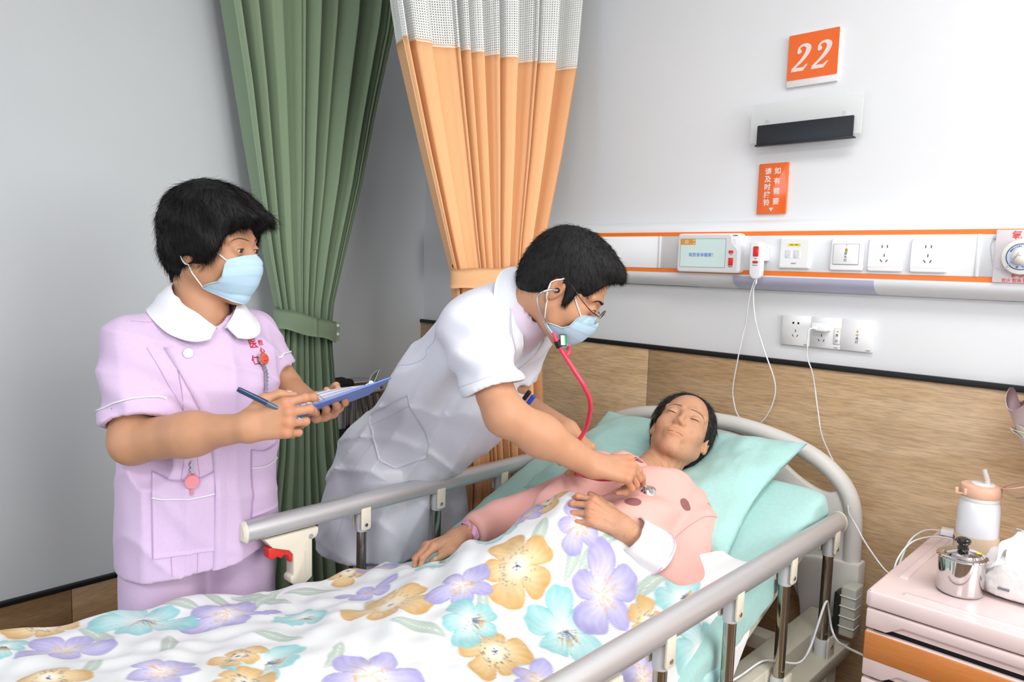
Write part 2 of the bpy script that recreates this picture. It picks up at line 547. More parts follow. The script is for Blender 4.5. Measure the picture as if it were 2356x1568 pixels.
e = wall_plate('lamp_switch', -.793, -.706, 1.431, 1.517, FY, .009, 'white rocker switch plate lettered for the bedhead lamp', 'switch')
box('rocker', -.7835, -.718, FY - .012, FY - .004, 1.448, 1.5015, 'socket_white', e, bevel=.001)
box('rocker_gap', -.7845, -.717, FY - .0095, FY - .004, 1.447, 1.5025, 'print_grey', e)
for i, ch in enumerate('床头灯'):
    text_obj('lettering', ch, .0082, (-.7505, FY - .0122, 1.4765 - i * .0092), 'print_dark', e)
lathe('lamp_symbol', [(.003, 0), (.003, .0004)], 'print_amber', (-.7495, FY - .012, 1.4888), e, 12, 'y')
box('lamp_symbol', -.7528, -.7462, FY - .0124, FY - .012, 1.4815, 1.487, 'print_green', e)
box('tick', -.7503, -.7493, FY - .0124, FY - .012, 1.4975, 1.501, 'print_dark', e)

e = wall_plate('network_socket', -.937, -.849, 1.433, 1.519, FY, .009, 'white network socket plate with a yellow label strip', 'socket', r=.004)
prism('inner_face', rrect(-.932, -.854, 1.437, 1.515, .005, 3), 1, FY - .0085, FY - .0098, 'socket_white', e)
box('label_strip', -.912, -.876, FY - .0104, FY - .0095, 1.4965, 1.5033, 'print_yellow', e)
text_obj('lettering', 'WZ7   W57', .0045, (-.894, FY - .0106, 1.4998), 'print_dark', e)
for x in (-.909, -.884):
    box('port_frame', x - .010, x + .010, FY - .0106, FY - .009, 1.462, 1.4855, 'socket_white', e, bevel=.0008, seg=1)
    box('port_shutter', x - .0068, x + .0068, FY - .0109, FY - .0095, 1.4685, 1.4848, 'bezel_grey', e)
text_obj('lettering', 'CNICU', .005, (-.893, FY - .0102, 1.4475), 'print_grey', e)

# ------------------------------------------------------------------ bedside call terminal with screen
e = empty('call_terminal', (-1.155, FY, 1.475), 'white bedside call terminal with a lit greeting screen and red buttons', 'call terminal')
SY = FY - .024
bm = prism_bm(rrect(-1.262, -1.048, 1.415, 1.533, .010, 5), 1, FY, SY)
bmesh.ops.recalc_face_normals(bm, faces=bm.faces[:])
bmesh.ops.bevel(bm, geom=[ed for ed in bm.edges if all(abs(v.co.y - SY) < 1e-6 for v in ed.verts)], offset=.004, segments=3, affect='EDGES', profile=.5)
keep(bm_obj('housing', bm, 'plastic_white', None, smooth=True, sharp=40), e)
fp = [(-1.2565, 1.4205), (-1.2565, 1.5285), (-1.088, 1.5285), (-1.080, 1.524), (-1.078, 1.503), (-1.062, 1.488), (-1.058, 1.480), (-1.058, 1.4205)]
prism('front_panel', fp, 1, SY + .001, SY - .0008, 'bezel_grey', e)
scr = prism('screen', [(-1.250, 1.431), (-1.097, 1.431), (-1.097, 1.5165), (-1.250, 1.5165)], 1, SY, SY - .0014, 'screen_glass', e)
prism('screen_border', [(-1.2512, 1.4298), (-1.0958, 1.4298), (-1.0958, 1.5177), (-1.2512, 1.5177)], 1, SY, SY - .0011, 'print_grey', e)
keep(prism('room_tile', [(-1.2497, 1.4985), (-1.1985, 1.4985), (-1.1985, 1.5162), (-1.2497, 1.5162)], 1, SY, SY - .0017, 'screen_amber'), scr)
text_obj('lettering', '22', .013, (-1.229, SY - .0019, 1.5072), 'plastic_white', scr)
text_obj('lettering', '祝您身体健康！', .0132, (-1.174, SY - .0017, 1.4675), 'print_blue', scr, bold=.0001)
lathe('status_icon', [(.0022, 0), (.0022, .0002)], 'plastic_white', (-1.2035, SY - .0017, 1.5125), scr, 10, 'y')
lathe('status_icon', [(.0018, 0), (.0018, .0002)], 'plastic_white', (-1.2037, SY - .0017, 1.5022), scr, 10, 'y')
prism('call_button', rrect(-1.0852, -1.0712, 1.4738, 1.4822, .0015, 3), 1, SY, SY - .003, 'red_plastic', e, bevel=.0006)
prism('call_button', rrect(-1.0848, -1.0702, 1.4375, 1.4605, .0015, 3), 1, SY, SY - .003, 'red_plastic', e, bevel=.0006)
text_obj('lettering', '呼叫', .0036, (-1.078, SY - .001, 1.4695), 'print_grey', e)
text_obj('lettering', '呼叫取消', .0036, (-1.078, SY - .001, 1.4335), 'print_grey', e)
text_obj('lettering', 'LonBon', .0052, (-1.0675, SY - .0003, 1.5265), 'print_dark', e, bold=.0001)
for i in range(6):
    for k in (-1, 0, 1):
        if i in (0, 5) and k: continue
        lathe('speaker_hole', [(.0007, 0), (.0007, .0003)], 'print_dark', (-1.0705 + k * .0042, SY - .0001, 1.5175 - i * .0044), e, 6, 'y')

# ------------------------------------------------------------------ call handset in its cradle
e = empty('call_handset', (-.99, FY, 1.45), 'white hand-held call remote with two red buttons hanging in its cradle', 'call remote')
box('cradle', -.995, -.969, FY - .022, FY, 1.453, 1.500, 'plastic_white', e, bevel=.002)
hp = [(-1.0105, 1.506), (-.9755, 1.506)]
HYF = FY - .044
pts = rrect(-1.011, -.974, 1.4, 1.507, .008, 5)
pts = [(x, z) for x, z in pts if z > 1.43]
for i in range(13):
    t = PI * i / 12
    pts.append((0, 0)); pts[-1] = (-.9905 - .0178 * math.cos(t) * 1.0, 1.4185 - .0185 * math.sin(t))
bm = prism_bm([p for p in pts], 1, FY - .022, HYF)
bmesh.ops.recalc_face_normals(bm, faces=bm.faces[:])
bmesh.ops.bevel(bm, geom=[ed for ed in bm.edges if ed.calc_length() > 1e-5 and abs(ed.verts[0].co.y - ed.verts[1].co.y) < 1e-6], offset=.003, segments=3, affect='EDGES', profile=.5)
keep(bm_obj('remote_body', bm, 'plastic_white', None, smooth=True, sharp=40), e)
prism('remote_button', rrect(-.9985, -.9825, 1.465, 1.494, .0022, 3), 1, HYF + .001, HYF - .002, 'red_plastic', e, bevel=.0006)
prism('remote_button', rrect(-.9985, -.9825, 1.4455, 1.4525, .0018, 3), 1, HYF + .001, HYF - .002, 'red_plastic', e, bevel=.0006)
text_obj('lettering', '呼叫', .0036, (-.9905, HYF - .0003, 1.4585), 'print_grey', e)
text_obj('lettering', '床头灯开关', .0032, (-.9905, HYF - .0003, 1.4395), 'print_grey', e)
tube('cable_boot', [(-.990, FY - .033, 1.402), (-.990, FY - .033, 1.386)], [.0036, .0024], 'cable_white', e)
loop = spline([(-.990, FY - .033, 1.39), (-1.004, -.085, 1.361), (-.999, -.07, 1.28), (-.974, -.058, 1.197), (-.936, -.05, 1.098), (-.942, -.045, 1.032), (-.972, -.042, .975),
               (-1.012, -.04, .952), (-1.05, -.042, .982), (-1.064, -.045, 1.02), (-1.068, -.05, 1.07), (-1.050, -.055, 1.19), (-1.034, -.06, 1.27), (-1.022, -.07, 1.345), (-1.003, -.082, 1.40), (-.985, -.08, 1.44)], 6)
tube('cord', loop, .0021, 'cable_white', e, seg=6)

# ------------------------------------------------------------------ oxygen outlet
OC = (-.352, 1.473)
e = empty('oxygen_outlet', (OC[0], FY, OC[1]), 'round cream medical oxygen outlet with red lettering and a bead chain', 'gas outlet')
prism('backing_plate', rrect(-.4095, -.294, 1.4125, 1.5365, .003, 3), 1, FY, FY - .005, 'plate_clear', e, bevel=.0008)
lathe('outlet_ring', [(.042, 0), (.042, .010), (.040, .014), (.033, .016), (.031, .0165), (0.0, .0165)], 'outlet_cream', (OC[0], FY - .005, OC[1]), e, 40, 'y')
lathe('dial_line', [(.0308, .0), (.0308, .0169), (.0290, .0169), (.0290, 0)], 'print_navy', (OC[0], FY - .005, OC[1]), e, 40, 'y')
lathe('dial', [(.0288, 0), (.0288, .0172), (.0, .0172)], 'outlet_blue', (OC[0], FY - .005, OC[1]), e, 40, 'y')
dome = [(.0205 * math.cos(t * PI / 16), .0172 + .017 * math.sin(t * PI / 16)) for t in range(9)]
lathe('cap', dome, 'outlet_cream', (OC[0], FY - .005, OC[1]), e, 32, 'y')
box('cap_tab', OC[0] - .0035, OC[0] + .0035, FY - .0405, FY - .036, OC[1] + .002, OC[1] + .012, 'outlet_cream', e, bevel=.0012)
for i, ch in enumerate('MEDICAL OXYGEN'):
    a = math.radians(148 - i * 9.0)
    text_obj('lettering', ch, .0052, (OC[0] + .0248 * math.cos(a), FY - .0224, OC[1] + .0248 * math.sin(a)), 'print_navy', e, rot=(PI / 2, -(a - PI / 2), 0), bold=.0001)
for ch, x in (('氧', -.0055), ('气', .0055)):
    text_obj('lettering', ch, .0058, (OC[0] + x - .001, FY - .0224, OC[1] - .0243), 'print_navy', e)
for ch, x in (('氧', -.0148), ('气', .0200)):
    text_obj('lettering', ch, .0205, (OC[0] + x, FY - .0052, 1.5225), 'print_red', e, bold=.0003)
text_obj('lettering', '氧气四防', .0092, (OC[0] - .001, FY - .0052, 1.4283), 'print_red', e, bold=.00015)
text_obj('lettering', '防火 防油 防热 防震', .0092, (OC[0] + .003, FY - .0052, 1.4175), 'print_red', e, bold=.00015)
cpath = spline([(-.413, FY - .004, 1.517), (-.4175, FY - .008, 1.500), (-.413, FY - .010, 1.471), (-.406, FY - .018, 1.452), (-.391, FY - .022, 1.442), (-.378, FY - .028, 1.449), (-.369, FY - .035, 1.464), (-.357, FY - .042, 1.4775)], 12)
Vc = []; Fc = []
cum = [0.0]
for a, b in zip(cpath[:-1], cpath[1:]): cum.append(cum[-1] + float(np.linalg.norm(b - a)))
nb = int(cum[-1] / .0028)
for i in range(nb):
    s_ = cum[-1] * i / (nb - 1)
    p = [np.interp(s_, cum, [q[k] for q in cpath]) for k in range(3)]
    V, F = lathe_data([(.0003, -.00125), (.0009, -.0009), (.00125, 0), (.0009, .0009), (.0003, .00125)], 6, p)
    o_ = len(Vc); Vc += V; Fc += [tuple(o_ + j for j in f) for f in F]
o = new_obj('bead_chain', Vc, Fc, 'chrome', None, smooth=True); keep(o, e)
lathe('chain_stud', [(.0032, 0), (.0038, .002), (.0028, .0045), (0, .0052)], 'chrome', (-.4125, FY, 1.518), e, 14, 'y')

# ------------------------------------------------------------------ glass socket panel below the rail
e = empty('socket_panel', (-.815, 0, 1.254), 'three-gang white glass socket and night light panel below the rail', 'socket panel')
box('backing', -.942, -.688, -.006, 0.0, 1.212, 1.296, 'socket_white', e)
for i in range(3):
    x0 = -.944 + i * .0862
    box('glass_plate', x0, x0 + .0858, -.0105, -.005, 1.210, 1.2975, 'socket_white', e, bevel=.0008, seg=1)
five_hole(e, -.9025, 1.256, -.0105, False)
five_hole(e, -.826, 1.249, -.0105, True)
for i in range(3):
    text_obj('lettering', 'mäpo', .0055, (-.870 + i * .0862, -.0107, 1.2145), 'print_grey', e)
box('switch_key', -.7905, -.7735, -.0125, -.010, 1.224, 1.2675, 'socket_white', e, bevel=.0006, seg=1)
box('switch_gap', -.7912, -.7728, -.0112, -.010, 1.2233, 1.2682, 'print_grey', e)
text_obj('lettering', '壁', .0078, (-.782, -.0127, 1.249), 'print_dark', e)
text_obj('lettering', '灯', .0078, (-.782, -.0127, 1.233), 'print_dark', e)
lathe('lamp_symbol', [(.0028, 0), (.0028, .0004)], 'print_amber', (-.7805, -.0124, 1.260), e, 10, 'y')
for i, ch in enumerate('小夜灯'):
    text_obj('lettering', ch, .0085, (-.7285, -.0107, 1.2545 - i * .0098), 'print_dark', e)
prism('lamp_symbol', [(-.7325, 1.2625), (-.7245, 1.2625), (-.7275, 1.2665), (-.728, 1.2695), (-.729, 1.2695), (-.7295, 1.2665)], 1, -.0105, -.0109, 'print_amber', e)

# ------------------------------------------------------------------ usb charger and its long cable
e = empty('usb_charger', (-.826, -.0105, 1.272), 'white cube charger plugged into the middle of the socket panel', 'charger')
box('charger_body', -.8425, -.8005, -.052, -.0105, 1.2595, 1.2835, 'plastic_white', e, bevel=.004, seg=3)
box('plug_head', -.8355, -.826, -.064, -.050, 1.2655, 1.2715, 'plastic_white', e, bevel=.001)
cab = spline([(-.831, -.064, 1.2685), (-.836, -.078, 1.262), (-.8365, -.079, 1.225), (-.838, -.07, 1.185), (-.823, -.06, 1.136), (-.802, -.06, 1.038), (-.778, -.075, .967), (-.728, -.085, .887),
              (-.690, -.11, .835), (-.662, -.17, .805), (-.628, -.215, .79), (-.585, -.262, .765), (-.535, -.30, .735), (-.510, -.315, .728), (-.498, -.315, .745)], 6)
o = tube('charging_cable', cab, .0019, 'cable_white', None, seg=6)
tag(o, 'thin white charging cable hanging from the charger over the headboard', 'cable')

# ------------------------------------------------------------------ signs and holder
e = empty('bed_number_sign', (-.906, 0, 2.025), 'square orange bed number sign reading 22 on the wall', 'sign')
prism('sign_plate', rrect(-.978, -.834, 1.9535, 2.0985, .004, 4), 1, 0.0, -.011, 'sign_white', e, bevel=.0012)
prism('orange_face', rrect(-.9775, -.8345, 1.972, 2.098, .003, 3), 1, -.0105, -.0123, 'sign_orange', e)
def digit_two(cx, cz, h):
    """italic serif 2 as a flat stroke with swelling width"""
    cl = spline([(-.18, .24), (-.20, .36), (-.10, .47), (.06, .47), (.19, .36), (.17, .16), (.03, -.08), (-.16, -.28), (-.30, -.42)], 8)
    n = len(cl); V = []; F = []
    for i, p in enumerate(cl):
        t = i / (n - 1)
        a = cl[max(i - 1, 0)]; b = cl[min(i + 1, n - 1)]
        d = (b - a) / (np.linalg.norm(b - a) + 1e-9); nn = np.array([-d[1], d[0]])
        w = np.interp(t, [0, .12, .3, .5, .65, .85, 1.0], [.05, .04, .045, .10, .09, .05, .045])
        for s_ in (1, -1):
            q = p + nn * w * s_
            V.append((cx + (q[0] + .18 * q[1]) * h, cz + q[1] * h))
    V3 = [(x, -.0123, z) for x, z in V] + [(x, -.0129, z) for x, z in V]
    k = len(V)
    for i in range(n - 1):
        a = 2 * i
        F += [(a, a + 1, a + 3, a + 2), (k + a, k + a + 2, k + a + 3, k + a + 1), (a, a + 2, k + a + 2, k + a), (a + 1, k + a + 1, k + a + 3, a + 3)]
    def poly(pts):
        b = len(V3)
        q = [(cx + (x + .18 * z) * h, cz + z * h) for x, z in pts]
        V3.extend([(x, -.0124, z) for x, z in q] + [(x, -.013, z) for x, z in q]); m = len(q)
        F.append(tuple(range(b, b + m))[::-1]); F.append(tuple(range(b + m, b + 2 * m)))
        for i in range(m): F.append((b + i, b + (i + 1) % m, b + m + (i + 1) % m, b + m + i))
    poly([(-.155 + .085 * math.cos(t * PI / 8), .25 + .085 * math.sin(t * PI / 8)) for t in range(16)])
    poly([(-.33, -.5), (.16, -.5), (.30, -.26), (.24, -.26), (.12, -.37), (-.12, -.36), (-.30, -.40)])
    return V3, F
for cx in (-.9365, -.8785):
    V3, F = digit_two(cx, 2.031, .072)
    o = new_obj('numeral', V3, F, 'print_white'); keep(o, e)

e = empty('card_holder', (-.905, 0, 1.85), 'clear wall card holder with an empty black ledge', 'card holder')
prism('clear_plate', rrect(-1.068, -.750, 1.800, 1.911, .003, 3), 1, -.032, -.0355, 'acrylic', e, bevel=.0006)
for x in (-1.02, -.80):
    lathe('standoff', [(.006, 0), (.006, .032)], 'sign_white', (x, 0.0, 1.86), e, 14, 'y')
prism('black_ledge', rrect(-1.040, -.766, 1.790, 1.847, .003, 3), 1, -.046, -.050, 'holder_black', e, bevel=.0006)
box('ledge_base', -1.043, -.762, -.055, -.0355, 1.787, 1.7915, 'holder_black', e, bevel=.0008, seg=1)

e = empty('call_bell_sign', (-1.002, 0, 1.668), 'small orange vertical notice about ringing the call bell', 'sign')
prism('sign_plate', rrect(-1.047, -.957, 1.5935, 1.742, .003, 4), 1, 0.0, -.008, 'sign_orange', e, bevel=.0008)
for i, ch in enumerate('如有需要'):
    text_obj('lettering', ch, .0205, (-.9885, -.0082, 1.7175 - i * .0295), 'print_white', e, bold=.0004)
for i, ch in enumerate('请及时按铃'):
    text_obj('lettering', ch, .0205, (-1.0175, -.0082, 1.7175 - i * .0228), 'print_white', e, bold=.0004)
prism('arrow', [(-1.0085, 1.6115), (-.9955, 1.6115), (-1.002, 1.6005)], 1, -.008, -.0084, 'print_white', e)
# ------------------------------------------------------------------ bed
mat('bed_plastic', (226, 222, 217), rough=0.45, var=0.03, vscale=12)
mat('bed_paint', (214, 208, 190), rough=0.4, var=0.05, vscale=25)
mat('rail_alu', (206, 205, 206), rough=0.36, metal=0.55, var=0.05, vscale=8, stretch=(1, .05, 1))
mat('post_steel', (176, 172, 160), rough=0.12, metal=1.0, var=0.12, vscale=14)
mat('rail_cream', (232, 224, 205), rough=0.4, var=0.02, vscale=20)
mat('rail_collar', (206, 206, 208), rough=0.35)
mat('bumper_grey', (196, 196, 186), rough=0.5, var=0.05, vscale=30)
mat('dark_metal', (60, 62, 60), rough=0.4, metal=0.6)
mat('rail_red', (222, 46, 36), rough=0.35, coat=0.2)
mat('teal_sheet', (172, 214, 208), rough=0.85, var=0.05, vscale=120, bump=0.2, bscale=60, bdist=0.005, sheen=0.2, fold=.25, fscale=6.0)

BX0, BX1 = -1.555, -.655      # rail centre lines (far, near)
BC = (BX0 + BX1) / 2
bed = empty('hospital_bed', (BC, -1.2, 0), 'cream hospital bed with raised back, steel posts and aluminium side rails', 'bed')

# headboard: moulded rim, panel with a grip opening under the rim at each side
def arch(n=9):
    half = [(0.0, .972), (.12, .970), (.24, .950), (.33, .920), (.39, .880), (.425, .835), (.440, .78), (.444, .70), (.446, .55)]
    return half
half = arch()
path = [(BC - x, -.125, z) for x, z in half[::-1]] + [(BC + x, -.125, z) for x, z in half[1:]]
hb = tube('headboard', spline(path, 5), .0235, 'bed_plastic', bed, seg=14)
tp = [(-.425, .80), (-.405, .843), (-.375, .832), (-.335, .836), (-.28, .862), (-.2, .915), (-.10, .945), (0, .950)]
tp = tp + [(-x, z) for x, z in tp[::-1][1:]]
bt = [(.445, .45), (.33, .45), (.325, .50), (.30, .545), (.26, .562), (-.26, .562), (-.30, .545), (-.325, .50), (-.33, .45), (-.445, .45)]
poly = [(BC + x, z) for x, z in spline(tp, 3)] if False else [(BC + p[0], p[1]) for p in spline([np.array(q) for q in tp], 4)]
poly += [(BC + x, z) for x, z in bt]
keep(prism('headboard_panel', poly, 1, -.112, -.138, 'bed_plastic', None, bevel=.004), bed)
for s in (-1, 1):
    pts = [(BC + s * x, z) for x, z in ((.300, .640), (.36, .654), (.474, .664), (.474, .47), (.44, .45), (.33, .45), (.325, .50))]
    prism('corner_cover', pts, 1, -.100, -.152, 'bed_plastic', bed, bevel=.006)

# frame
for s, x in ((-1, BX0), (1, BX1)):
    i0, i1 = sorted((x - s * .085, x - s * .02))
    box('side_beam', i0, i1, -2.16, -.17, .455, .522, 'bed_paint', bed, bevel=.003)
    i0, i1 = sorted((x - s * .03, x + s * .03))
    box('rail_beam', i0, i1, -2.12, -.19, .435, .470, 'bed_paint', bed, bevel=.003)
    for y in (-.27, -2.06):
        i0, i1 = sorted((x - s * .06, x + s * .015))
        box('leg', i0, i1, y - .035, y + .035, .09, .44, 'bed_paint', bed, bevel=.004)
        lathe('caster', [(.02, -.014), (.038, -.014), (.04, -.008), (.04, .008), (.038, .014), (.02, .014)], 'dark_metal', (x - s * .022, y, .041), bed, 24, 'x')
        box('caster_fork', x - s * .022 - .022, x - s * .022 + .022, y - .012, y + .03, .05, .095, 'dark_metal', bed, bevel=.004)
for y in (-.36, -.95, -2.05):
    box('cross_beam', BX0 + .05, BX1 - .05, y - .025, y + .025, .455, .495, 'bed_paint', bed, bevel=.003)
# backrest platform (raised) and seat platform
bm = box_bm(BC - .40, BC + .40, -.36, .36, -.012, .012, .003)
bmesh.ops.transform(bm, matrix=Matrix.Translation((0, -.62, .612)) @ Matrix.Rotation(math.atan(.4), 4, 'X'), verts=bm.verts[:])
keep(bm_obj('back_section', bm, 'bed_paint', None), bed)
box('seat_section', BC - .40, BC + .40, -2.12, -.955, .470, .490, 'bed_paint', bed, bevel=.003)
# corner bumper of grey ribbed plastic
for s, x in ((-1, BX0 - .018), (1, BX1 + .018)):
    x0, x1 = sorted((x - s * .012, x + s * .026))
    bp = box('corner_bumper', x0, x1, -.222, -.165, .492, .624, 'bumper_grey', bed, bevel=.005)
    for k in range(4):
        o = box('bumper_rib', x0 - .001, x1 + .001, -.2245, -.18, .516 + k * .027, .519 + k * .027, 'bed_plastic', None, bevel=.001, seg=1)
        o.parent = bp; o.matrix_parent_inverse = Matrix()
    x0, x1 = sorted((x - s * .03, x - s * .012))
    box('bumper_hinge', x0, x1, -.215, -.175, .50, .60, 'dark_metal', bed, bevel=.003)

# side rails
RY0, RY1, RZ = -1.385, -.262, .80
posts = (-.31, -.562, -.815, -1.068, -1.262)
def side_rail(x, s):
    """s=+1: near rail (outside is +x)"""
    bm = bmesh.new()
    prof = [(.0215 * math.cos(a) * 1.0, .0265 * math.sin(a)) for a in [2 * PI * k / 24 for k in range(24)]]
    prof = [(px, max(pz, -.019)) for px, pz in prof]
    V = []; F = []
    for y in (RY0, RY1):
        V += [(x + px, y, RZ + pz) for px, pz in prof]
    n = 24
    F = [(k, (k + 1) % n, n + (k + 1) % n, n + k) for k in range(n)] + [tuple(range(n))[::-1], tuple(range(n, 2 * n))]
    o = new_obj('side_rail', V, F, 'rail_alu', None, smooth=True, sharp=40); keep(o, bed)
    for y, d in ((RY0, -1), (RY1, 1)):
        V = []
        for dy, sc in ((0, 1.06), (.006 * d, 1.04), (.010 * d, .85)):
            V += [(x + px * sc, y + dy, RZ + pz * sc) for px, pz in prof]
        F = [(r * n + k, r * n + (k + 1) % n, (r + 1) * n + (k + 1) % n, (r + 1) * n + k) for r in range(2) for k in range(n)] + [tuple(range(n))[::-1], tuple(range(2 * n, 3 * n))]
        c = new_obj('end_cap', V, F, 'rail_cream', None, smooth=True, sharp=40); c.parent = o
    for i, y in enumerate(posts):
        if i == 4:
            continue
        for side in (-1, 1):
            xx = x + side * .0185
            bk = prism('bracket', rrect(y - .0145, y + .0145, .735, .796, .006, 3), 0, xx - .0022, xx + .0022, 'rail_cream', bed, bevel=.0008)
            lathe('bracket_screw', [(.0052, -.0012), (.0048, .0012), (.003, .0018), (0, .0018)] if side > 0 else [(0, -.0018), (.003, -.0018), (.0048, -.0012), (.0052, .0012)], 'chrome', (xx + side * .0028, y, .748), bed, 12, 'x')
        lathe('post_collar', [(.0145, 0), (.0155, .004), (.0155, .05), (.0145, .054)], 'rail_collar', (x, y, .728), bed, 18)
        lathe('post', [(.0128, 0), (.0128, .255)], 'post_steel', (x, y, .49), bed, 18)
        lathe('post_foot', [(.018, 0), (.018, .035), (.015, .042)], 'rail_collar', (x, y, .47), bed, 18)
        for side in (-1, 1):
            prism('foot_bracket', rrect(y - .021, y + .021, .462, .522, .005, 2), 0, x + side * .0215 - .002, x + side * .0215 + .002, 'bed_paint', bed, bevel=.0006)
        lathe('foot_screw', [(.005, 0), (.005, .002), (0, .0025)], 'chrome', (x + .0235, y, .498), bed, 10, 'x')
    # latch at the foot end: cream housing, red trigger, post below
    yb = posts[4]
    hp = [(-1.345, .776), (-1.205, .776), (-1.205, .762), (-1.21, .752), (-1.222, .748), (-1.222, .655), (-1.238, .645), (-1.268, .645), (-1.279, .655), (-1.279, .667), (-1.272, .672), (-1.272, .722), (-1.282, .735), (-1.325, .752)]
    la = prism('latch_housing', hp, 0, x - .018, x + .018, 'rail_cream', bed, bevel=.003)
    rp = [(-1.333, .752), (-1.278, .748), (-1.272, .742), (-1.272, .705), (-1.279, .705), (-1.284, .722), (-1.292, .727), (-1.302, .720), (-1.312, .727), (-1.322, .722), (-1.333, .728)]
    tr = prism('latch_trigger', rp, 0, x - .013, x + .013, 'rail_red', None, bevel=.002); tr.parent = la
    for side in (-1, 1):
        sc = lathe('latch_screw', [(.006, -.001), (.006, .001)], 'chrome', (x + side * .0185, -1.226, .757), None, 14, 'x'); sc.parent = la
    gr = box('latch_seam', x - .0186, x + .0186, -1.243, -1.241, .668, .725, 'rail_collar', None); gr.parent = la
    lathe('post', [(.0128, 0), (.0128, .22)], 'post_steel', (x, -1.248, .45), bed, 18)
side_rail(BX0, -1)
side_rail(BX1, 1)

# loose lead lying on the frame, from below the bed to the cabinet
cordp = spline([(-.72, -.76, .50), (-.705, -.71, .53), (-.70, -.65, .531), (-.695, -.56, .53), (-.668, -.53, .528), (-.634, -.497, .528), (-.628, -.452, .556), (-.628, -.395, .625), (-.631, -.362, .633), (-.634, -.338, .60),
                (-.628, -.325, .55), (-.60, -.36, .542), (-.55, -.44, .575), (-.497, -.505, .603), (-.487, -.52, .607)], 6)
tag(tube('extension_lead', cordp, .0026, 'cable_white', None, seg=6), 'white lead looping over the bed frame below the near rail', 'cable')

# ------------------------------------------------------------------ mattress under a fitted teal sheet
def mattress():
    cl = [(-2.12, .556), (-1.6, .556), (-1.2, .556), (-1.02, .562), (-.93, .582), (-.84, .615), (-.7, .671), (-.5, .751), (-.34, .815), (-.262, .846)]
    cl = np.array([p for p in spline([np.array(c) for c in cl], 9)])
    W, T = .412, .050
    ns = 72
    G = np.zeros((ns, len(cl), 3))
    tang = np.gradient(cl, axis=0); tang /= np.linalg.norm(tang, axis=1)[:, None]
    nrm = np.stack([-tang[:, 1], tang[:, 0]], 1)
    L_ = np.concatenate([[0], np.cumsum(np.linalg.norm(np.diff(cl, axis=0), axis=1))])
    for k in range(ns):
        a = 2 * PI * k / ns
        c, s = math.cos(a), math.sin(a)
        ex = .12
        sx = W * math.copysign(abs(c) ** (2 / 14), c); sz = T * math.copysign(abs(s) ** (2 / 5), s)
        for j in range(len(cl)):
            e0 = min(L_[j], L_[-1] - L_[j])
            f = math.sqrt(max(0.0, 1 - max(0.0, 1 - e0 / .045) ** 2)) if e0 < .045 else 1.0
            f = max(f, .02)
            p = cl[j] + nrm[j] * sz * (.35 + .65 * f)
            G[k, j] = (BC + sx * (.965 + .035 * f) * np.interp(cl[j][0], [-.95, -.66], [1.0, 1.042]), p[0], p[1])
    wob = hash3(G, 16, 1.0) * .0035 + hash3(G, 43, 5.0) * .0016
    # fold lines where the sheet pulls down the sides
    side = np.clip((np.abs(G[..., 0] - BC) - .40) / .04, 0, 1)
    wob += side * .003 * np.sin(G[..., 1] * 60 + G[..., 2] * 90)
    cen = np.stack([np.full(len(cl), BC), cl[:, 0], cl[:, 1]], 1)[None]
    d = G - cen; d /= np.linalg.norm(d, axis=-1, keepdims=True)
    G = G + d * wob[..., None]
    V = G.reshape(-1, 3); nu, nv = ns, len(cl)
    idx = np.arange(nu * nv).reshape(nu, nv); i2 = np.vstack([idx, idx[:1]])
    Q = np.stack([i2[:-1, :-1], i2[:-1, 1:], i2[1:, 1:], i2[1:, :-1]], -1).reshape(-1, 4).tolist()
    Q.append(tuple(idx[:, 0])); Q.append(tuple(idx[::-1, -1]))
    o = new_obj('mattress', V, Q, 'teal_sheet', None, smooth=True)
    return tag(o, 'mattress in a teal fitted sheet lying on the hospital bed', 'mattress')
mattress()

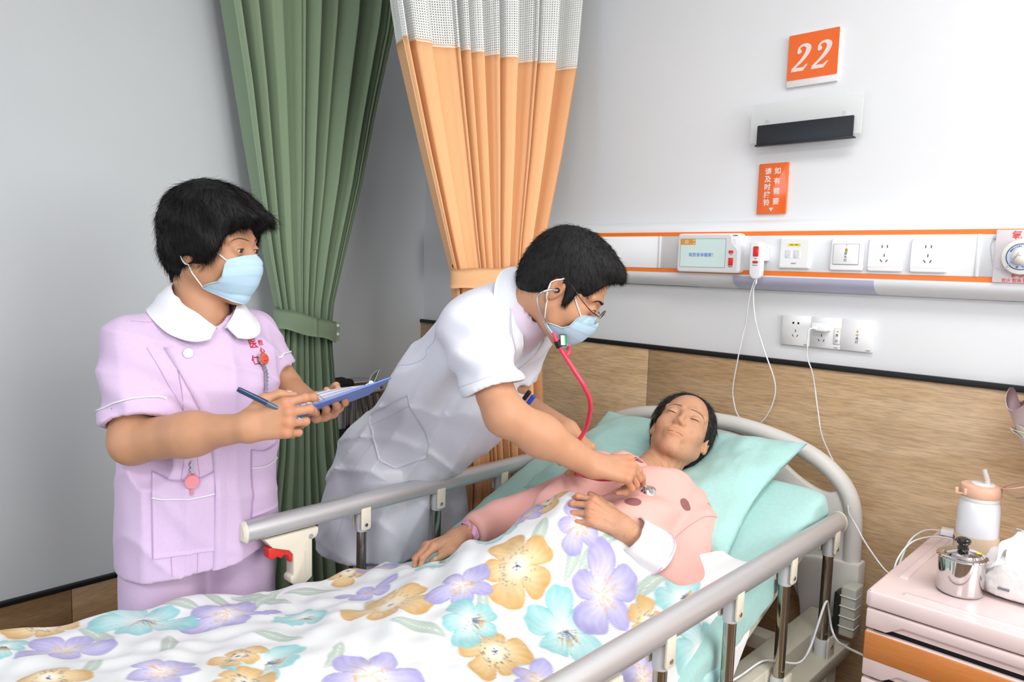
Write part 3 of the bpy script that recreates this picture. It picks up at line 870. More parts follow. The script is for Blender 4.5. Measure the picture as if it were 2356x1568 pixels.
# ------------------------------------------------------------------ pillow
mat('teal_pillow', (174, 218, 211), rough=0.85, var=0.06, vscale=140, bump=0.2, bscale=45, bdist=0.005, sheen=0.25, fold=.40, fscale=7.0)
def pillow():
    TL, TR, BR, BL = [np.array(p) for p in ((-1.420, -.205, .955), (-.766, -.206, .972), (-.772, -.612, .765), (-1.441, -.582, .772))]
    nu, nv = 90, 66
    u = np.linspace(0, 1, nu)[:, None]; v = np.linspace(0, 1, nv)[None, :]
    base = ((1 - u) * (1 - v))[..., None] * TL + (u * (1 - v))[..., None] * TR + (u * v)[..., None] * BR + ((1 - u) * v)[..., None] * BL
    U = 2 * u - 1; Vv = 2 * v - 1
    # edges bow in slightly between the corners
    cen = (TL + TR + BR + BL) / 4
    pull = .030 * ((1 - U ** 2) * np.abs(Vv) ** 6 + (1 - Vv ** 2) * np.abs(U) ** 6)
    base = base + (cen - base) / np.linalg.norm(cen - base, axis=-1, keepdims=True).clip(.05) * pull[..., None]
    n = np.cross(BL - TL, TR - TL); n /= np.linalg.norm(n)
    if n[2] < 0: n = -n
    th = ((1 - np.abs(U) ** 2.6).clip(0) ** .55) * ((1 - np.abs(Vv) ** 2.6).clip(0) ** .55)
    # dent under the head
    hd = np.array([-1.06, -.36, .93])
    dd = np.linalg.norm((base - hd)[..., :2], axis=-1)
    dent = .050 * np.exp(-(dd / .12) ** 2)
    wr = .006 * hash3(base, 26, 3.0) + .0035 * hash3(base, 63, 8.0)
    wr = wr + .006 * np.sin((U * 1.2 + Vv * .6) * 9 + 2 * hash3(base, 9)) * np.clip(np.abs(U) - .35, 0, 1)
    top = base + n * (th * .062 - dent + wr * (th > .05))[..., None]
    bot = base - n * (th * .055 - .4 * wr * (th > .05))[..., None]
    o1 = np.concatenate([top.reshape(-1, 3), bot.reshape(-1, 3)])
    idx = np.arange(nu * nv).reshape(nu, nv)
    Q = np.stack([idx[:-1, :-1], idx[:-1, 1:], idx[1:, 1:], idx[1:, :-1]], -1).reshape(-1, 4)
    Q2 = Q[:, ::-1] + nu * nv
    rim = []
    e = np.concatenate([idx[:, 0], idx[-1, 1:], idx[::-1, -1][1:], idx[0, ::-1][1:]])
    for a, b in zip(e[:-1], e[1:]): rim.append((a, b, b + nu * nv, a + nu * nv))
    o = new_obj('pillow', o1, np.vstack([Q, Q2, np.array(rim)]), 'teal_pillow', None, smooth=True)
    bm = bmesh.new(); bm.from_mesh(o.data); bmesh.ops.recalc_face_normals(bm, faces=bm.faces[:]); bm.to_mesh(o.data); bm.free()
    tag(o, 'plump teal pillow under the patient head against the headboard', 'pillow')
    # flat hem of the open end
    h = []
    for k in range(25):
        t = k / 24
        p = base[-1, int(t * (nv - 1))]
        h.append(p)
    h = np.array(h); out = np.array([.022, 0, .004])
    G = np.stack([h - out * .3, h + out * .5 + n * .002, h + out], 0)
    return o
pillow()
# ------------------------------------------------------------------ curtains
mat('green_cloth', (146, 168, 136), rough=0.9, var=0.06, vscale=400, bump=0.15, bscale=700, sheen=0.15)
mat('orange_cloth', (255, 196, 142), rough=0.85, var=0.04, vscale=400, bump=0.1, bscale=700, sheen=0.15)
mat('snap_white', (236, 238, 232), rough=0.3)

def pleats(n, seed):
    """random pleat positions: returns (t nodes, depth, lean)"""
    r = np.random.default_rng(seed)
    w = r.uniform(.30, 2.3, n); w /= w.sum()
    return np.concatenate([[0], np.cumsum(w)]), r.uniform(.5, 1.9, n), r.uniform(-.5, .5, n)

def curtain_sheet(A, B, zs, amp, npl, seed, nrm, nu=420, overlap=.5):
    """A(z), B(z): plan end points; pleated sheet between, pleats run along the height"""
    t, dep, lean = pleats(npl, seed)
    u = np.linspace(0, 1, nu)
    k = np.clip(np.searchsorted(t, u, side='right') - 1, 0, npl - 1)
    loc = (u - t[k]) / (t[k + 1] - t[k])
    wave = np.sin(2 * PI * loc) * .55 + .45 * np.cos(2 * PI * loc) - .45
    wave = np.sign(wave + .45) * np.abs(wave + .45) ** .75 - .45
    wave = wave * dep[k]
    slide = overlap * np.sin(2 * PI * loc + .6) * (t[k + 1] - t[k]) * .42
    G = np.zeros((nu, len(zs), 3))
    for j, z in enumerate(zs):
        a, b = A(z), B(z)
        d = b - a
        am = amp(z)
        uu = (u + slide)[:, None]
        G[:, j, :2] = a + d * uu + nrm * (am * wave)[:, None]
        G[:, j, 2] = z
    G[..., 0] += .004 * hash3(G, 5, seed)
    return G

# green window curtain on the side wall
gc = empty('green_curtain', (-2.5, -.65, 0), 'sage green window curtain gathered in a tieback by the side wall', 'curtain')
zs = np.concatenate([np.linspace(.03, 1.08, 30), np.linspace(1.1, 1.26, 10), np.linspace(1.3, 2.78, 34)])
def gy(y): return -2.15 + (y + 2.15) * .972
def gA(z): return np.array([-2.43, gy(np.interp(z, [.03, .25, .7, 1.08, 1.17, 1.26, 1.45, 1.7, 2.0, 2.3, 2.8], [-.88, -.87, -.80, -.775, -.77, -.785, -.825, -.865, -.91, -.965, -1.03]))])
def gB(z): return np.array([-2.40, gy(np.interp(z, [.03, .25, .7, 1.08, 1.17, 1.26, 1.45, 1.7, 2.0, 2.3, 2.8], [-.42, -.45, -.54, -.575, -.58, -.57, -.52, -.45, -.385, -.31, -.24]))])
def gamp(z): return np.interp(z, [0, 1.0, 1.17, 1.35, 2.0, 2.8], [.045, .035, .024, .036, .075, .085])
G = curtain_sheet(gA, gB, zs, gamp, 9, 33, np.array([1.0, 0.0]))
grid_obj('cloth', G, 'green_cloth', gc, thick=0.0015)
# tieback band around the bunch
def band(cx, cy, rx, ry, z0, slope, h, n=60, th0=0, th1=2 * PI, ang=0.0, dip=0.0):
    Gd = np.zeros((n, 6, 3))
    for i in range(n):
        a = th0 + (th1 - th0) * i / (n - 1)
        x, y = rx * math.cos(a), ry * math.sin(a)
        X = cx + x * math.cos(ang) - y * math.sin(ang); Y = cy + x * math.sin(ang) + y * math.cos(ang)
        for j in range(6):
            Gd[i, j] = (X, Y, z0 + slope * y - dip * math.cos(a) + h * (j / 5 - .5) + .003 * math.sin(5 * a + j))
    return Gd
tb = grid_obj('tieback', band(-2.425, -.715, .075, .122, 1.178, -.26, .072), 'green_cloth', gc, thick=.003)
tab = prism('tieback_tab', [(-.610, 1.192), (-.590, 1.186), (-.594, 1.118), (-.614, 1.124)], 0, -2.397, -2.391, 'green_cloth', None); tab.parent = tb
for z in (1.175, 1.143):
    b_ = lathe('snap', [(.0065, 0), (.0062, .003), (.004, .0045), (0, .005)], 'snap_white', (-2.391, -.601, z), None, 14, 'x'); b_.parent = tb

# orange privacy curtain with a white mesh top
oc = empty('orange_curtain', (-1.77, -.42, 0), 'orange privacy curtain with a white net top tied back beside the bed', 'curtain')
def oA(z): return np.array([np.interp(z, [.1, .7, 1.25, 1.38, 1.5, 2.1, 2.8], [-1.72, -1.70, -1.765, -1.775, -1.79, -1.886, -1.97]), np.interp(z, [.1, .7, 1.25, 1.38, 1.5, 1.8, 2.1, 2.8], [-.56, -.555, -.565, -.57, -.60, -.66, -.714, -.80])])
def oB(z): return np.array([np.interp(z, [.1, .7, 1.25, 1.38, 1.5, 2.1, 2.8], [-1.62, -1.62, -1.66, -1.672, -1.675, -1.69, -1.70]), np.interp(z, [.1, .7, 1.25, 1.38, 1.5, 1.8, 2.1, 2.8], [-.27, -.285, -.295, -.295, -.27, -.19, -.127, -.07])])
def oamp(z): return np.interp(z, [0, 1.2, 1.38, 1.6, 2.1, 2.8], [.04, .032, .024, .032, .045, .05])
nrm = np.array([.94, -.34])
zs = np.concatenate([np.linspace(.06, 1.3, 26), np.linspace(1.32, 1.48, 8), np.linspace(1.52, 2.10, 20)])
G = curtain_sheet(oA, oB, zs, oamp, 9, 12, nrm)
oc_col = None
grid_obj('cloth', G, 'orange_cloth', oc, thick=.0015)
# net: honeycomb holes cut by an alpha mask in the weave
def net_material():
    m = bpy.data.materials.new('white_net'); m.use_nodes = True
    nt = m.node_tree; N = nt.nodes; L = nt.links; b = N['Principled BSDF']
    b.inputs['Base Color'].default_value = lin((244, 246, 242)); b.inputs['Roughness'].default_value = .8
    uv = N.new('ShaderNodeUVMap')
    mp = N.new('ShaderNodeMapping'); mp.inputs['Scale'].default_value = (1, 1, 1)
    L.new(uv.outputs['UV'], mp.inputs['Vector'])
    vo = N.new('ShaderNodeTexVoronoi'); vo.voronoi_dimensions = '2D'; vo.inputs['Scale'].default_value = 1.0; vo.inputs['Randomness'].default_value = 0.0
    L.new(mp.outputs['Vector'], vo.inputs['Vector'])
    lt = N.new('ShaderNodeMath'); lt.operation = 'GREATER_THAN'; lt.inputs[1].default_value = .23
    L.new(vo.outputs['Distance'], lt.inputs[0]); L.new(lt.outputs[0], b.inputs['Alpha'])
    MATS['white_net'] = m
    return m
net_material()
zs2 = np.linspace(2.097, 2.80, 22)
G2 = curtain_sheet(oA, oB, zs2, oamp, 9, 12, nrm)
net = grid_obj('net_top', G2, 'white_net', oc)
uvl = net.data.uv_layers.new(name='UVMap')
nu, nv = G2.shape[:2]
seg_ = np.linalg.norm(np.diff(G2[:, nv // 2], axis=0), axis=1); su = np.concatenate([[0], np.cumsum(seg_)])
li = np.zeros(len(net.data.loops), dtype=np.int32); net.data.loops.foreach_get('vertex_index', li)
cell = .0085
uu = su[li // nv] / cell; vv = (G2[0, li % nv, 2]) / (cell * .9)
uvl.data.foreach_set('uv', np.stack([uu, vv], 1).ravel())
grid_obj('net_hem', np.stack([G[:, -1], G[:, -1] + np.array([0, 0, .006])], 1), 'orange_cloth', oc, thick=.002)
ob = grid_obj('tieback', band(-1.735, -.432, .066, .158, 1.395, .12, .062, ang=math.radians(-14), dip=.012), 'orange_cloth', oc, thick=.003)

# ------------------------------------------------------------------ walking frame parked between the curtains
mat('grip_black', (34, 34, 36), rough=0.7, bump=.1, bscale=300)
wf = empty('walking_frame', (-2.55, -.5, 0), 'folded steel walking frame with black grips behind the doctor', 'walking frame')
for x in (-2.585, -2.535):
    pth = spline([(x, -.74, .02), (x, -.715, .5), (x, -.69, .85), (x, -.64, .915), (x, -.55, .922), (x, -.34, .918), (x, -.29, .85), (x, -.27, .5), (x, -.25, .02)], 6)
    tube('side_tube', pth, .0125, 'chrome', wf, seg=12)
    tube('hand_grip', [(x, -.655, .9185), (x, -.64, .920), (x, -.455, .9225), (x, -.44, .9225)], [.012, .0215, .0215, .017], 'grip_black', wf, seg=16)
    tube('inner_strut', [(x, -.425, .87), (x, -.440, .02)], .0115, 'chrome', wf, seg=10)
    tube('inner_strut', [(x, -.365, .87), (x, -.27, .5)], .0105, 'chrome', wf, seg=10)
    tube('padded_bar', [(x + .006, -.70, .700), (x + .006, -.30, .720)], .0165, 'grip_black', wf, seg=12)
    tube('top_rail', [(x, -.47, .872), (x, -.285, .882)], .013, 'chrome', wf, seg=10)
    tube('lower_bar', [(x, -.71, .42), (x, -.265, .42)], .011, 'chrome', wf, seg=10)
    for y in (-.74, -.44, -.25):
        lathe('rubber_foot', [(.02, 0), (.018, .04), (.014, .045)], 'grip_black', (x, y, 0.0), wf, 14)
tube('front_bar', [(-2.585, -.29, .80), (-2.535, -.29, .80)], .0125, 'chrome', wf, seg=10)
# ------------------------------------------------------------------ bedside cabinet
mat('cabinet_pink', (236, 214, 212), rough=0.35, var=0.02, vscale=15, coat=0.15)
wood('cabinet_orange', (204, 122, 58), (214, 134, 68), 1.4, rough=0.35, axis=0, grain=.35)
mat('gap_dark', (24, 20, 24), rough=0.8)
SX0, SX1, SYF, SYB, SZ = -.480, -.02, -.576, -.03, .78
cab = empty('bedside_cabinet', ((SX0 + SX1) / 2, (SYF + SYB) / 2, 0), 'pale pink bedside cabinet with an orange wood-look drawer front', 'cabinet')
prism('cabinet_top', rrect(SX0, SX1, SYF, SYB, .008, 4), 2, SZ - .036, SZ - .002, 'cabinet_pink', cab, bevel=.005)
# raised lip along the front and the edges of the top
for a in ((SX0 + .062, SX1 - .03, SYF + .030, SYF + .044), (SX0 + .02, SX1 - .02, SYB - .03, SYB - .006)):
    box('top_lip', a[0], a[1], a[2], a[3], SZ - .006, SZ + .0015, 'cabinet_pink', cab, bevel=.003)
box('top_lip', SX0 + .026, SX0 + .044, SYF + .12, SYB - .03, SZ - .006, SZ + .0015, 'cabinet_pink', cab, bevel=.003)
box('carcass', SX0 + .018, SX1 - .018, SYF + .022, SYB, .10, SZ - .03, 'cabinet_pink', cab)
box('shadow_gap', SX0 + .014, SX1 - .014, SYF + .020, SYF + .03, .11, SZ - .03, 'gap_dark', cab)
def front(z1, z0, name, m, cut=True, depth=.018):
    L0, R0 = SX0 + .003, SX1 - .003
    if cut:
        pts = [(L0, z1), (R0, z1), (R0, z0), (R0 - .04, z0), (R0 - .069, z0 + .0185), (L0 + .069, z0 + .0185), (L0 + .04, z0), (L0, z0)]
    else:
        pts = [(L0, z1), (R0, z1), (R0, z0), (L0, z0)]
    return prism(name, pts, 1, SYF, SYF + depth, m, cab, bevel=.004)
front(.741, .700, 'tray_front', 'cabinet_pink')
d1 = front(.6935, .5975, 'drawer_front', 'cabinet_pink')
o = box('drawer_inlay', SX0 + .0032, SX1 - .0032, SYF - .0012, SYF + .01, .6345, .6925, 'cabinet_orange', None, bevel=.003); o.parent = d1
d2 = front(.5915, .44, 'drawer_front', 'cabinet_pink')
front(.434, .12, 'cabinet_door', 'cabinet_pink', cut=False)
for x in (SX0 + .04, SX1 - .04):
    for y in (SYF + .06, SYB - .05):
        lathe('caster', [(.02, 0), (.028, .01), (.028, .05), (.012, .06), (.012, .10)], 'grip_black', (x, y, 0), cab, 16)
for z, d in ((.719, .012), (.617, .012)):
    box('handle_recess', SX0 + .04, SX1 - .04, SYF + .013, SYF + .020, z - .016, z + .01, 'cabinet_pink', cab)

# ------------------------------------------------------------------ steel mug with lid
mat('steel', (214, 212, 212), rough=0.07, metal=1.0, var=0.03, vscale=20)
mat('knob_black', (16, 16, 18), rough=0.15, coat=0.6)
cx, cy = -.343, -.440
mug = empty('steel_mug', (cx, cy, SZ), 'small polished steel mug with a lid and black knob', 'mug')
lathe('mug_body', [(.0, .0), (.0395, .0), (.0418, .002), (.0428, .006), (.0430, .074)], 'steel', (cx, cy, SZ), mug, 56)
ld = lathe('mug_lid', [(.0432, .072), (.0462, .0730), (.0470, .0745), (.0455, .0770), (.041, .0785), (.037, .079), (.034, .0835), (.02, .0885), (.009, .0905), (0, .091)], 'steel', (cx, cy, SZ), mug, 56, sharp=25)
kn = lathe('knob', [(.0105, .0895), (.0108, .092), (.0085, .097), (.0088, .099), (.0125, .102), (.0135, .107), (.0118, .1115), (.006, .114), (0, .1145)], 'knob_black', (cx, cy, SZ), None, 28); kn.parent = ld
st = lathe('sticker', [(.0055, .0), (.0055, .0006)], 'print_yellow', (cx + .027, cy + .004, SZ + .0865), None, 14); st.parent = ld

# ------------------------------------------------------------------ tumbler bottle with an open flip lid and straw
mat('bottle_white', (238, 240, 246), rough=0.22, coat=0.4, var=0.01)
mat('bottle_tan', (222, 196, 168), rough=0.55)
mat('bottle_peach', (238, 190, 164), rough=0.4)
mat('lid_clear', (250, 236, 214), rough=0.08, trans=0.8, ior=1.15, alpha=0.55)
mat('straw', (232, 226, 220), rough=0.3, alpha=.85)
bx, by = -.355, -.265
btl = empty('straw_bottle', (bx, by, SZ), 'white drinking bottle with peach lid flipped open and a straw', 'bottle')
lathe('bottle_body', [(0, .0), (.040, .0), (.0415, .004), (.0418, .09), (.0412, .13), (.0395, .146), (.0365, .154)], 'bottle_white', (bx, by, SZ), btl, 40)
sl = lathe('sleeve', [(.0430, .014), (.0438, .016), (.0438, .073), (.0430, .076), (.0425, .076), (.0425, .014)], 'bottle_tan', (bx, by, SZ), btl, 40)
lathe('base_ring', [(.0405, 0), (.0435, .002), (.0435, .012), (.042, .014)], 'bottle_peach', (bx, by, SZ), btl, 36)
lathe('neck_ring', [(.0375, .152), (.0382, .154), (.0382, .161), (.0375, .163)], 'outlet_cream', (bx, by, SZ), btl, 36)
lathe('cap', [(.0392, .162), (.0405, .164), (.0405, .180), (.0385, .186), (.033, .1885), (.025, .189), (.0, .189)], 'bottle_peach', (bx, by, SZ), btl, 40)
lathe('mouthpiece', [(.023, .1885), (.023, .1905), (.021, .1912), (0, .1912)], 'plastic_white', (bx + .004, by, SZ), btl, 28)
for s_ in (-1, 1):
    box('latch_lug', bx - .0300 + s_ * .0085 - .003, bx - .0300 + s_ * .0085 + .003, by - .040, by - .031, SZ + .166, SZ + .180, 'bottle_peach', btl, bevel=.0015)
box('latch_bar', bx - .040, bx - .020, by - .038, by - .034, SZ + .1665, SZ + .170, 'bottle_peach', btl, bevel=.001)
tube('straw', [(bx + .012, by, SZ + .19), (bx + .011, by, SZ + .200), (bx + .003, by - .001, SZ + .222)], [.006, .0055, .0052], 'straw', btl, seg=14)
# open transparent lid hinged at the right
Vl = []; nl = 26
for i in range(9):
    a = (i / 8) * PI * .5
    r_, h_ = .036 * math.cos(a), .030 * math.sin(a)
    for k in range(nl):
        t = 2 * PI * k / nl
        p = Vector((r_ * math.cos(t), r_ * math.sin(t), -h_))
        p = Matrix.Rotation(math.radians(-22), 3, 'Y') @ p
        Vl.append((bx + .070 + p.x, by + .012 + p.y, SZ + .200 + p.z))
Fl = [(i * nl + k, (i + 1) * nl + k, (i + 1) * nl + (k + 1) % nl, i * nl + (k + 1) % nl) for i in range(8) for k in range(nl)]
fl = new_obj('flip_lid', Vl, Fl, 'lid_clear', None, smooth=True); keep(fl, btl)
rimp = [Vl[k] for k in range(nl)]
rm = tube('lid_rim', rimp, .0016, 'bottle_peach', None, seg=6, closed=True); rm.parent = fl
lip = [Vl[8 + 0 + 4 * nl]]
ins = new_obj('lid_insert', [tuple(Vector(v) + Vector((0, 0, .0035))) for v in Vl[5 * nl:]], [(i * nl + k, (i + 1) * nl + k, (i + 1) * nl + (k + 1) % nl, i * nl + (k + 1) % nl) for i in range(3) for k in range(nl)], 'bottle_peach', None, smooth=True); ins.parent = fl
cl_ = box('lid_catch', bx + .094, bx + .106, by + .008, by + .018, SZ + .209, SZ + .222, 'lid_clear', None, bevel=.002); cl_.parent = fl
for i, ch in enumerate('PEACE'):
    a = math.radians(196 + i * 14)
    text_obj('lettering', ch, .0115, (bx + .0441 * math.cos(a), by + .0441 * math.sin(a), SZ + .060), 'print_dark', btl, rot=(PI / 2, 0, a + PI / 2), bold=.0004)

# ------------------------------------------------------------------ pack of tissues
mat('tissue', (244, 242, 240), rough=0.9, bump=.3, bscale=90, bdist=.003)
mat('film', (246, 240, 238), rough=0.2, var=.04, vscale=40, coat=.5, bump=.5, bscale=50, bdist=.006)
tx, ty = -.232, -.375
tis = empty('tissue_pack', (tx, ty, SZ), 'soft white plastic pack of tissues with tissues pulled up', 'tissues')
nu_, nv_ = 40, 26
Gt = np.zeros((nu_, nv_, 3))
for i in range(nu_):
    a = 2 * PI * i / nu_
    ca, sa = math.cos(a), math.sin(a)
    for j in range(nv_):
        ph = PI * (j / (nv_ - 1)) - PI / 2
        cp = abs(math.cos(ph)) ** .45
        x = .088 * math.copysign(abs(ca) ** .5, ca) * cp; y = .062 * math.copysign(abs(sa) ** .5, sa) * cp
        z = .036 + .036 * math.copysign(abs(math.sin(ph)) ** .5, math.sin(ph))
        q = .006 * math.sin(17 * a + 9 * ph) * cp + .004 * math.sin(31 * a - 5 * ph)
        zz = z * (1 + .25 * ca * -1 * 0) + (.018 * math.cos(ph) * math.sin(3 * a) if z > .05 else 0)
        Gt[i, j] = (tx + x * (1 + q * 3) , ty + y * (1 + q * 3), SZ + .001 + max(0, zz))
grid_obj('wrapper', Gt, 'film', tis, closed_u=True)
def sheet(cx, cy, w, h, lean, seed, yaw):
    r = np.random.default_rng(seed)
    G = np.zeros((14, 12, 3))
    for i in range(14):
        for j in range(12):
            u = i / 13 * 2 - 1; v = j / 11
            wd = w * (1 - v) ** .7 * (1 + .15 * math.sin(9 * v + seed)) + .002
            x = u * wd; y = .010 * math.sin(4 * u + seed) * (1 - v) + .006 * math.sin(7 * v + 3 * u)
            X = cx + x * math.cos(yaw) - y * math.sin(yaw) + lean[0] * v; Y = cy + x * math.sin(yaw) + y * math.cos(yaw) + lean[1] * v
            G[i, j] = (X, Y, SZ + .05 + h * v + .004 * math.sin(11 * u * (1 - v)))
    return G
grid_obj('tissue', sheet(tx - .045, ty - .005, .042, .085, (.018, .010), 2, .6), 'tissue', tis, thick=.001)
grid_obj('tissue', sheet(tx - .005, ty + .010, .050, .078, (-.030, .02), 5, .9), 'tissue', tis, thick=.001)
grid_obj('tissue', sheet(tx + .030, ty - .012, .045, .060, (.02, -.005), 9, .3), 'tissue', tis, thick=.001)
box('printed_mark', tx - .046, tx - .026, ty - .0655, ty - .0625, SZ + .026, SZ + .030, 'print_grey', tis)

# ------------------------------------------------------------------ small power bank with two looping cables
pb = empty('power_bank', (-.438, -.085, SZ), 'flat white power bank with looping cables at the cabinet back', 'power bank')
bm = box_bm(-.033, .033, -.017, .017, 0, .014, .003)
bmesh.ops.transform(bm, matrix=Matrix.Translation((-.432, -.085, SZ + .002)) @ Matrix.Rotation(.15, 4, 'Z'), verts=bm.verts[:])
keep(bm_obj('bank_body', bm, 'plastic_white', None, smooth=True, sharp=40), pb)
tube('cable_loop', spline([(-.463, -.095, SZ + .010), (-.475, -.13, SZ + .018), (-.486, -.18, SZ + .022), (-.494, -.24, SZ + .012), (-.496, -.29, SZ - .02), (-.496, -.315, SZ - .05)], 6), .0022, 'cable_white', pb, seg=6)
tube('cable_loop', spline([(-.405, -.15, SZ + .004), (-.43, -.155, SZ + .014), (-.462, -.19, SZ + .019), (-.485, -.26, SZ + .016), (-.495, -.32, SZ - .01), (-.496, -.35, SZ - .05)], 6), .0022, 'cable_white', pb, seg=6)

# ------------------------------------------------------------------ wrapped bouquet
mat('wrap_mauve', (228, 204, 208), rough=0.7, var=.05, vscale=8)
mat('wrap_pink', (240, 200, 210), rough=0.7, var=.05, vscale=8)
mat('petal_white', (252, 253, 236), rough=0.6, var=.08, vscale=60, sss=.1)
mat('petal_purple', (206, 176, 214), rough=0.6, var=.15, vscale=60)
mat('stem_green', (96, 130, 70), rough=0.6, var=.2, vscale=30)
qx, qy = -.155, -.215
bq = empty('flower_bouquet', (qx, qy, SZ), 'mauve paper wrapped bouquet with a white rose on the cabinet', 'bouquet')
def cone_sheet(a0, a1, r0, r1, z0, z1, seed, jag):
    n1, n2 = 30, 16
    G = np.zeros((n1, n2, 3))
    for i in range(n1):
        t = i / (n1 - 1); a = a0 + (a1 - a0) * t
        for j in range(n2):
            v = j / (n2 - 1)
            top = z1 + jag * math.sin(3.3 * t * PI + seed)
            r = r0 + (r1 - r0) * v ** 1.15 + .006 * math.sin(7 * a + seed) * v
            G[i, j] = (qx + r * math.cos(a), qy + r * math.sin(a), z0 + (top - z0) * v)
    return G
grid_obj('wrapping_paper', cone_sheet(math.radians(60), math.radians(230), .030, .150, SZ + .004, 1.235, 1.0, .035), 'wrap_pink', bq, thick=.0012)
grid_obj('wrapping_paper', cone_sheet(math.radians(140), math.radians(222), .033, .172, SZ + .004, 1.165, 2.4, .02), 'wrap_mauve', bq, thick=.0012)
grid_obj('wrapping_paper', cone_sheet(math.radians(205), math.radians(320), .035, .132, SZ + .004, 1.03, 1.2, .02), 'wrap_mauve', bq, thick=.0012)
grid_obj('wrapping_paper', cone_sheet(math.radians(-70), math.radians(70), .033, .160, SZ + .004, 1.20, 4.4, .03), 'wrap_mauve', bq, thick=.0012)
def rose(c, R, m, seed, name='rose'):
    r = np.random.default_rng(seed)
    first = None
    for ring, (n, rr, tilt) in enumerate(((3, .35, .15), (4, .6, .45), (5, .85, .75), (6, 1.0, 1.05))):
        for k in range(n):
            a = 2 * PI * k / n + ring * .7 + r.uniform(-.2, .2)
            G = np.zeros((9, 8, 3))
            for i in range(9):
                for j in range(8):
                    u = (i / 8 * 2 - 1); v = j / 7
                    w = math.sin(PI * min(1, .15 + .85 * v) * .62) * (1 - .15 * v)
                    th = a + u * w * (1.1 if ring < 2 else .8)
                    rad = R * rr * (.25 + .75 * v ** .8) * (.6 + .4 * math.sin(tilt)) + R * .1 * v ** 3 * tilt
                    z = R * (.2 + .95 * v * math.cos(tilt * .8) - .1 * ring) - R * .12 * u * u * v
                    G[i, j] = (c[0] + rad * math.cos(th), c[1] + rad * math.sin(th), c[2] + z)
            o = grid_obj('petal', G, m, None, thick=.0008)
            keep(o, bq)
rose((qx - .112, qy - .064, 1.085), .040, 'petal_white', 1)
rose((qx - .10, qy - .03, 1.15), .034, 'petal_purple', 2)
rose((qx - .02, qy - .06, 1.16), .040, 'petal_white', 3)
rose((qx + .04, qy + .02, 1.18), .036, 'petal_purple', 4)
for k, (dx, dy, zt) in enumerate(((-.112, -.064, 1.095), (-.10, -.03, 1.155), (-.02, -.06, 1.165), (.04, .02, 1.185))):
    tube('stem', [(qx + .01 * k - .015, qy, SZ + .01), (qx + dx, qy + dy, zt)], .003, 'stem_green', bq, seg=6)
# ------------------------------------------------------------------ implicit-surface modelling used for the people
def smin(a, b, k):
    h = np.clip(.5 + .5 * (b - a) / k, 0, 1)
    return b * (1 - h) + a * h - k * h * (1 - h)
def smax(a, b, k):
    return -smin(-a, -b, k)
def rc(P, a, b, ra, rb):
    """tapered capsule"""
    a = np.asarray(a, np.float32); b = np.asarray(b, np.float32)
    ba = b - a; pa = P - a
    t = np.clip((pa @ ba) / max(float(ba @ ba), 1e-9), 0, 1)
    q = pa - t[:, None] * ba
    return np.sqrt((q * q).sum(1)) - (ra + (rb - ra) * t)
def sph(P, c, r):
    q = P - np.asarray(c, np.float32)
    return np.sqrt((q * q).sum(1)) - r
def ell(P, c, r, A=None):
    q = P - np.asarray(c, np.float32)
    if A is not None: q = q @ np.asarray(A, np.float32)
    r = np.asarray(r, np.float32)
    k0 = np.sqrt(((q / r) ** 2).sum(1)); k1 = np.sqrt(((q / (r * r)) ** 2).sum(1)) + 1e-9
    return k0 * (k0 - 1) / k1
def axes(fwd, up=(0, 0, 1)):
    """3x3 matrix whose columns are forward, left, up"""
    f = np.array(fwd, float); f /= np.linalg.norm(f)
    u = np.array(up, float); l = np.cross(u, f); l /= np.linalg.norm(l)
    u = np.cross(f, l)
    return np.stack([f, l, u], 1)

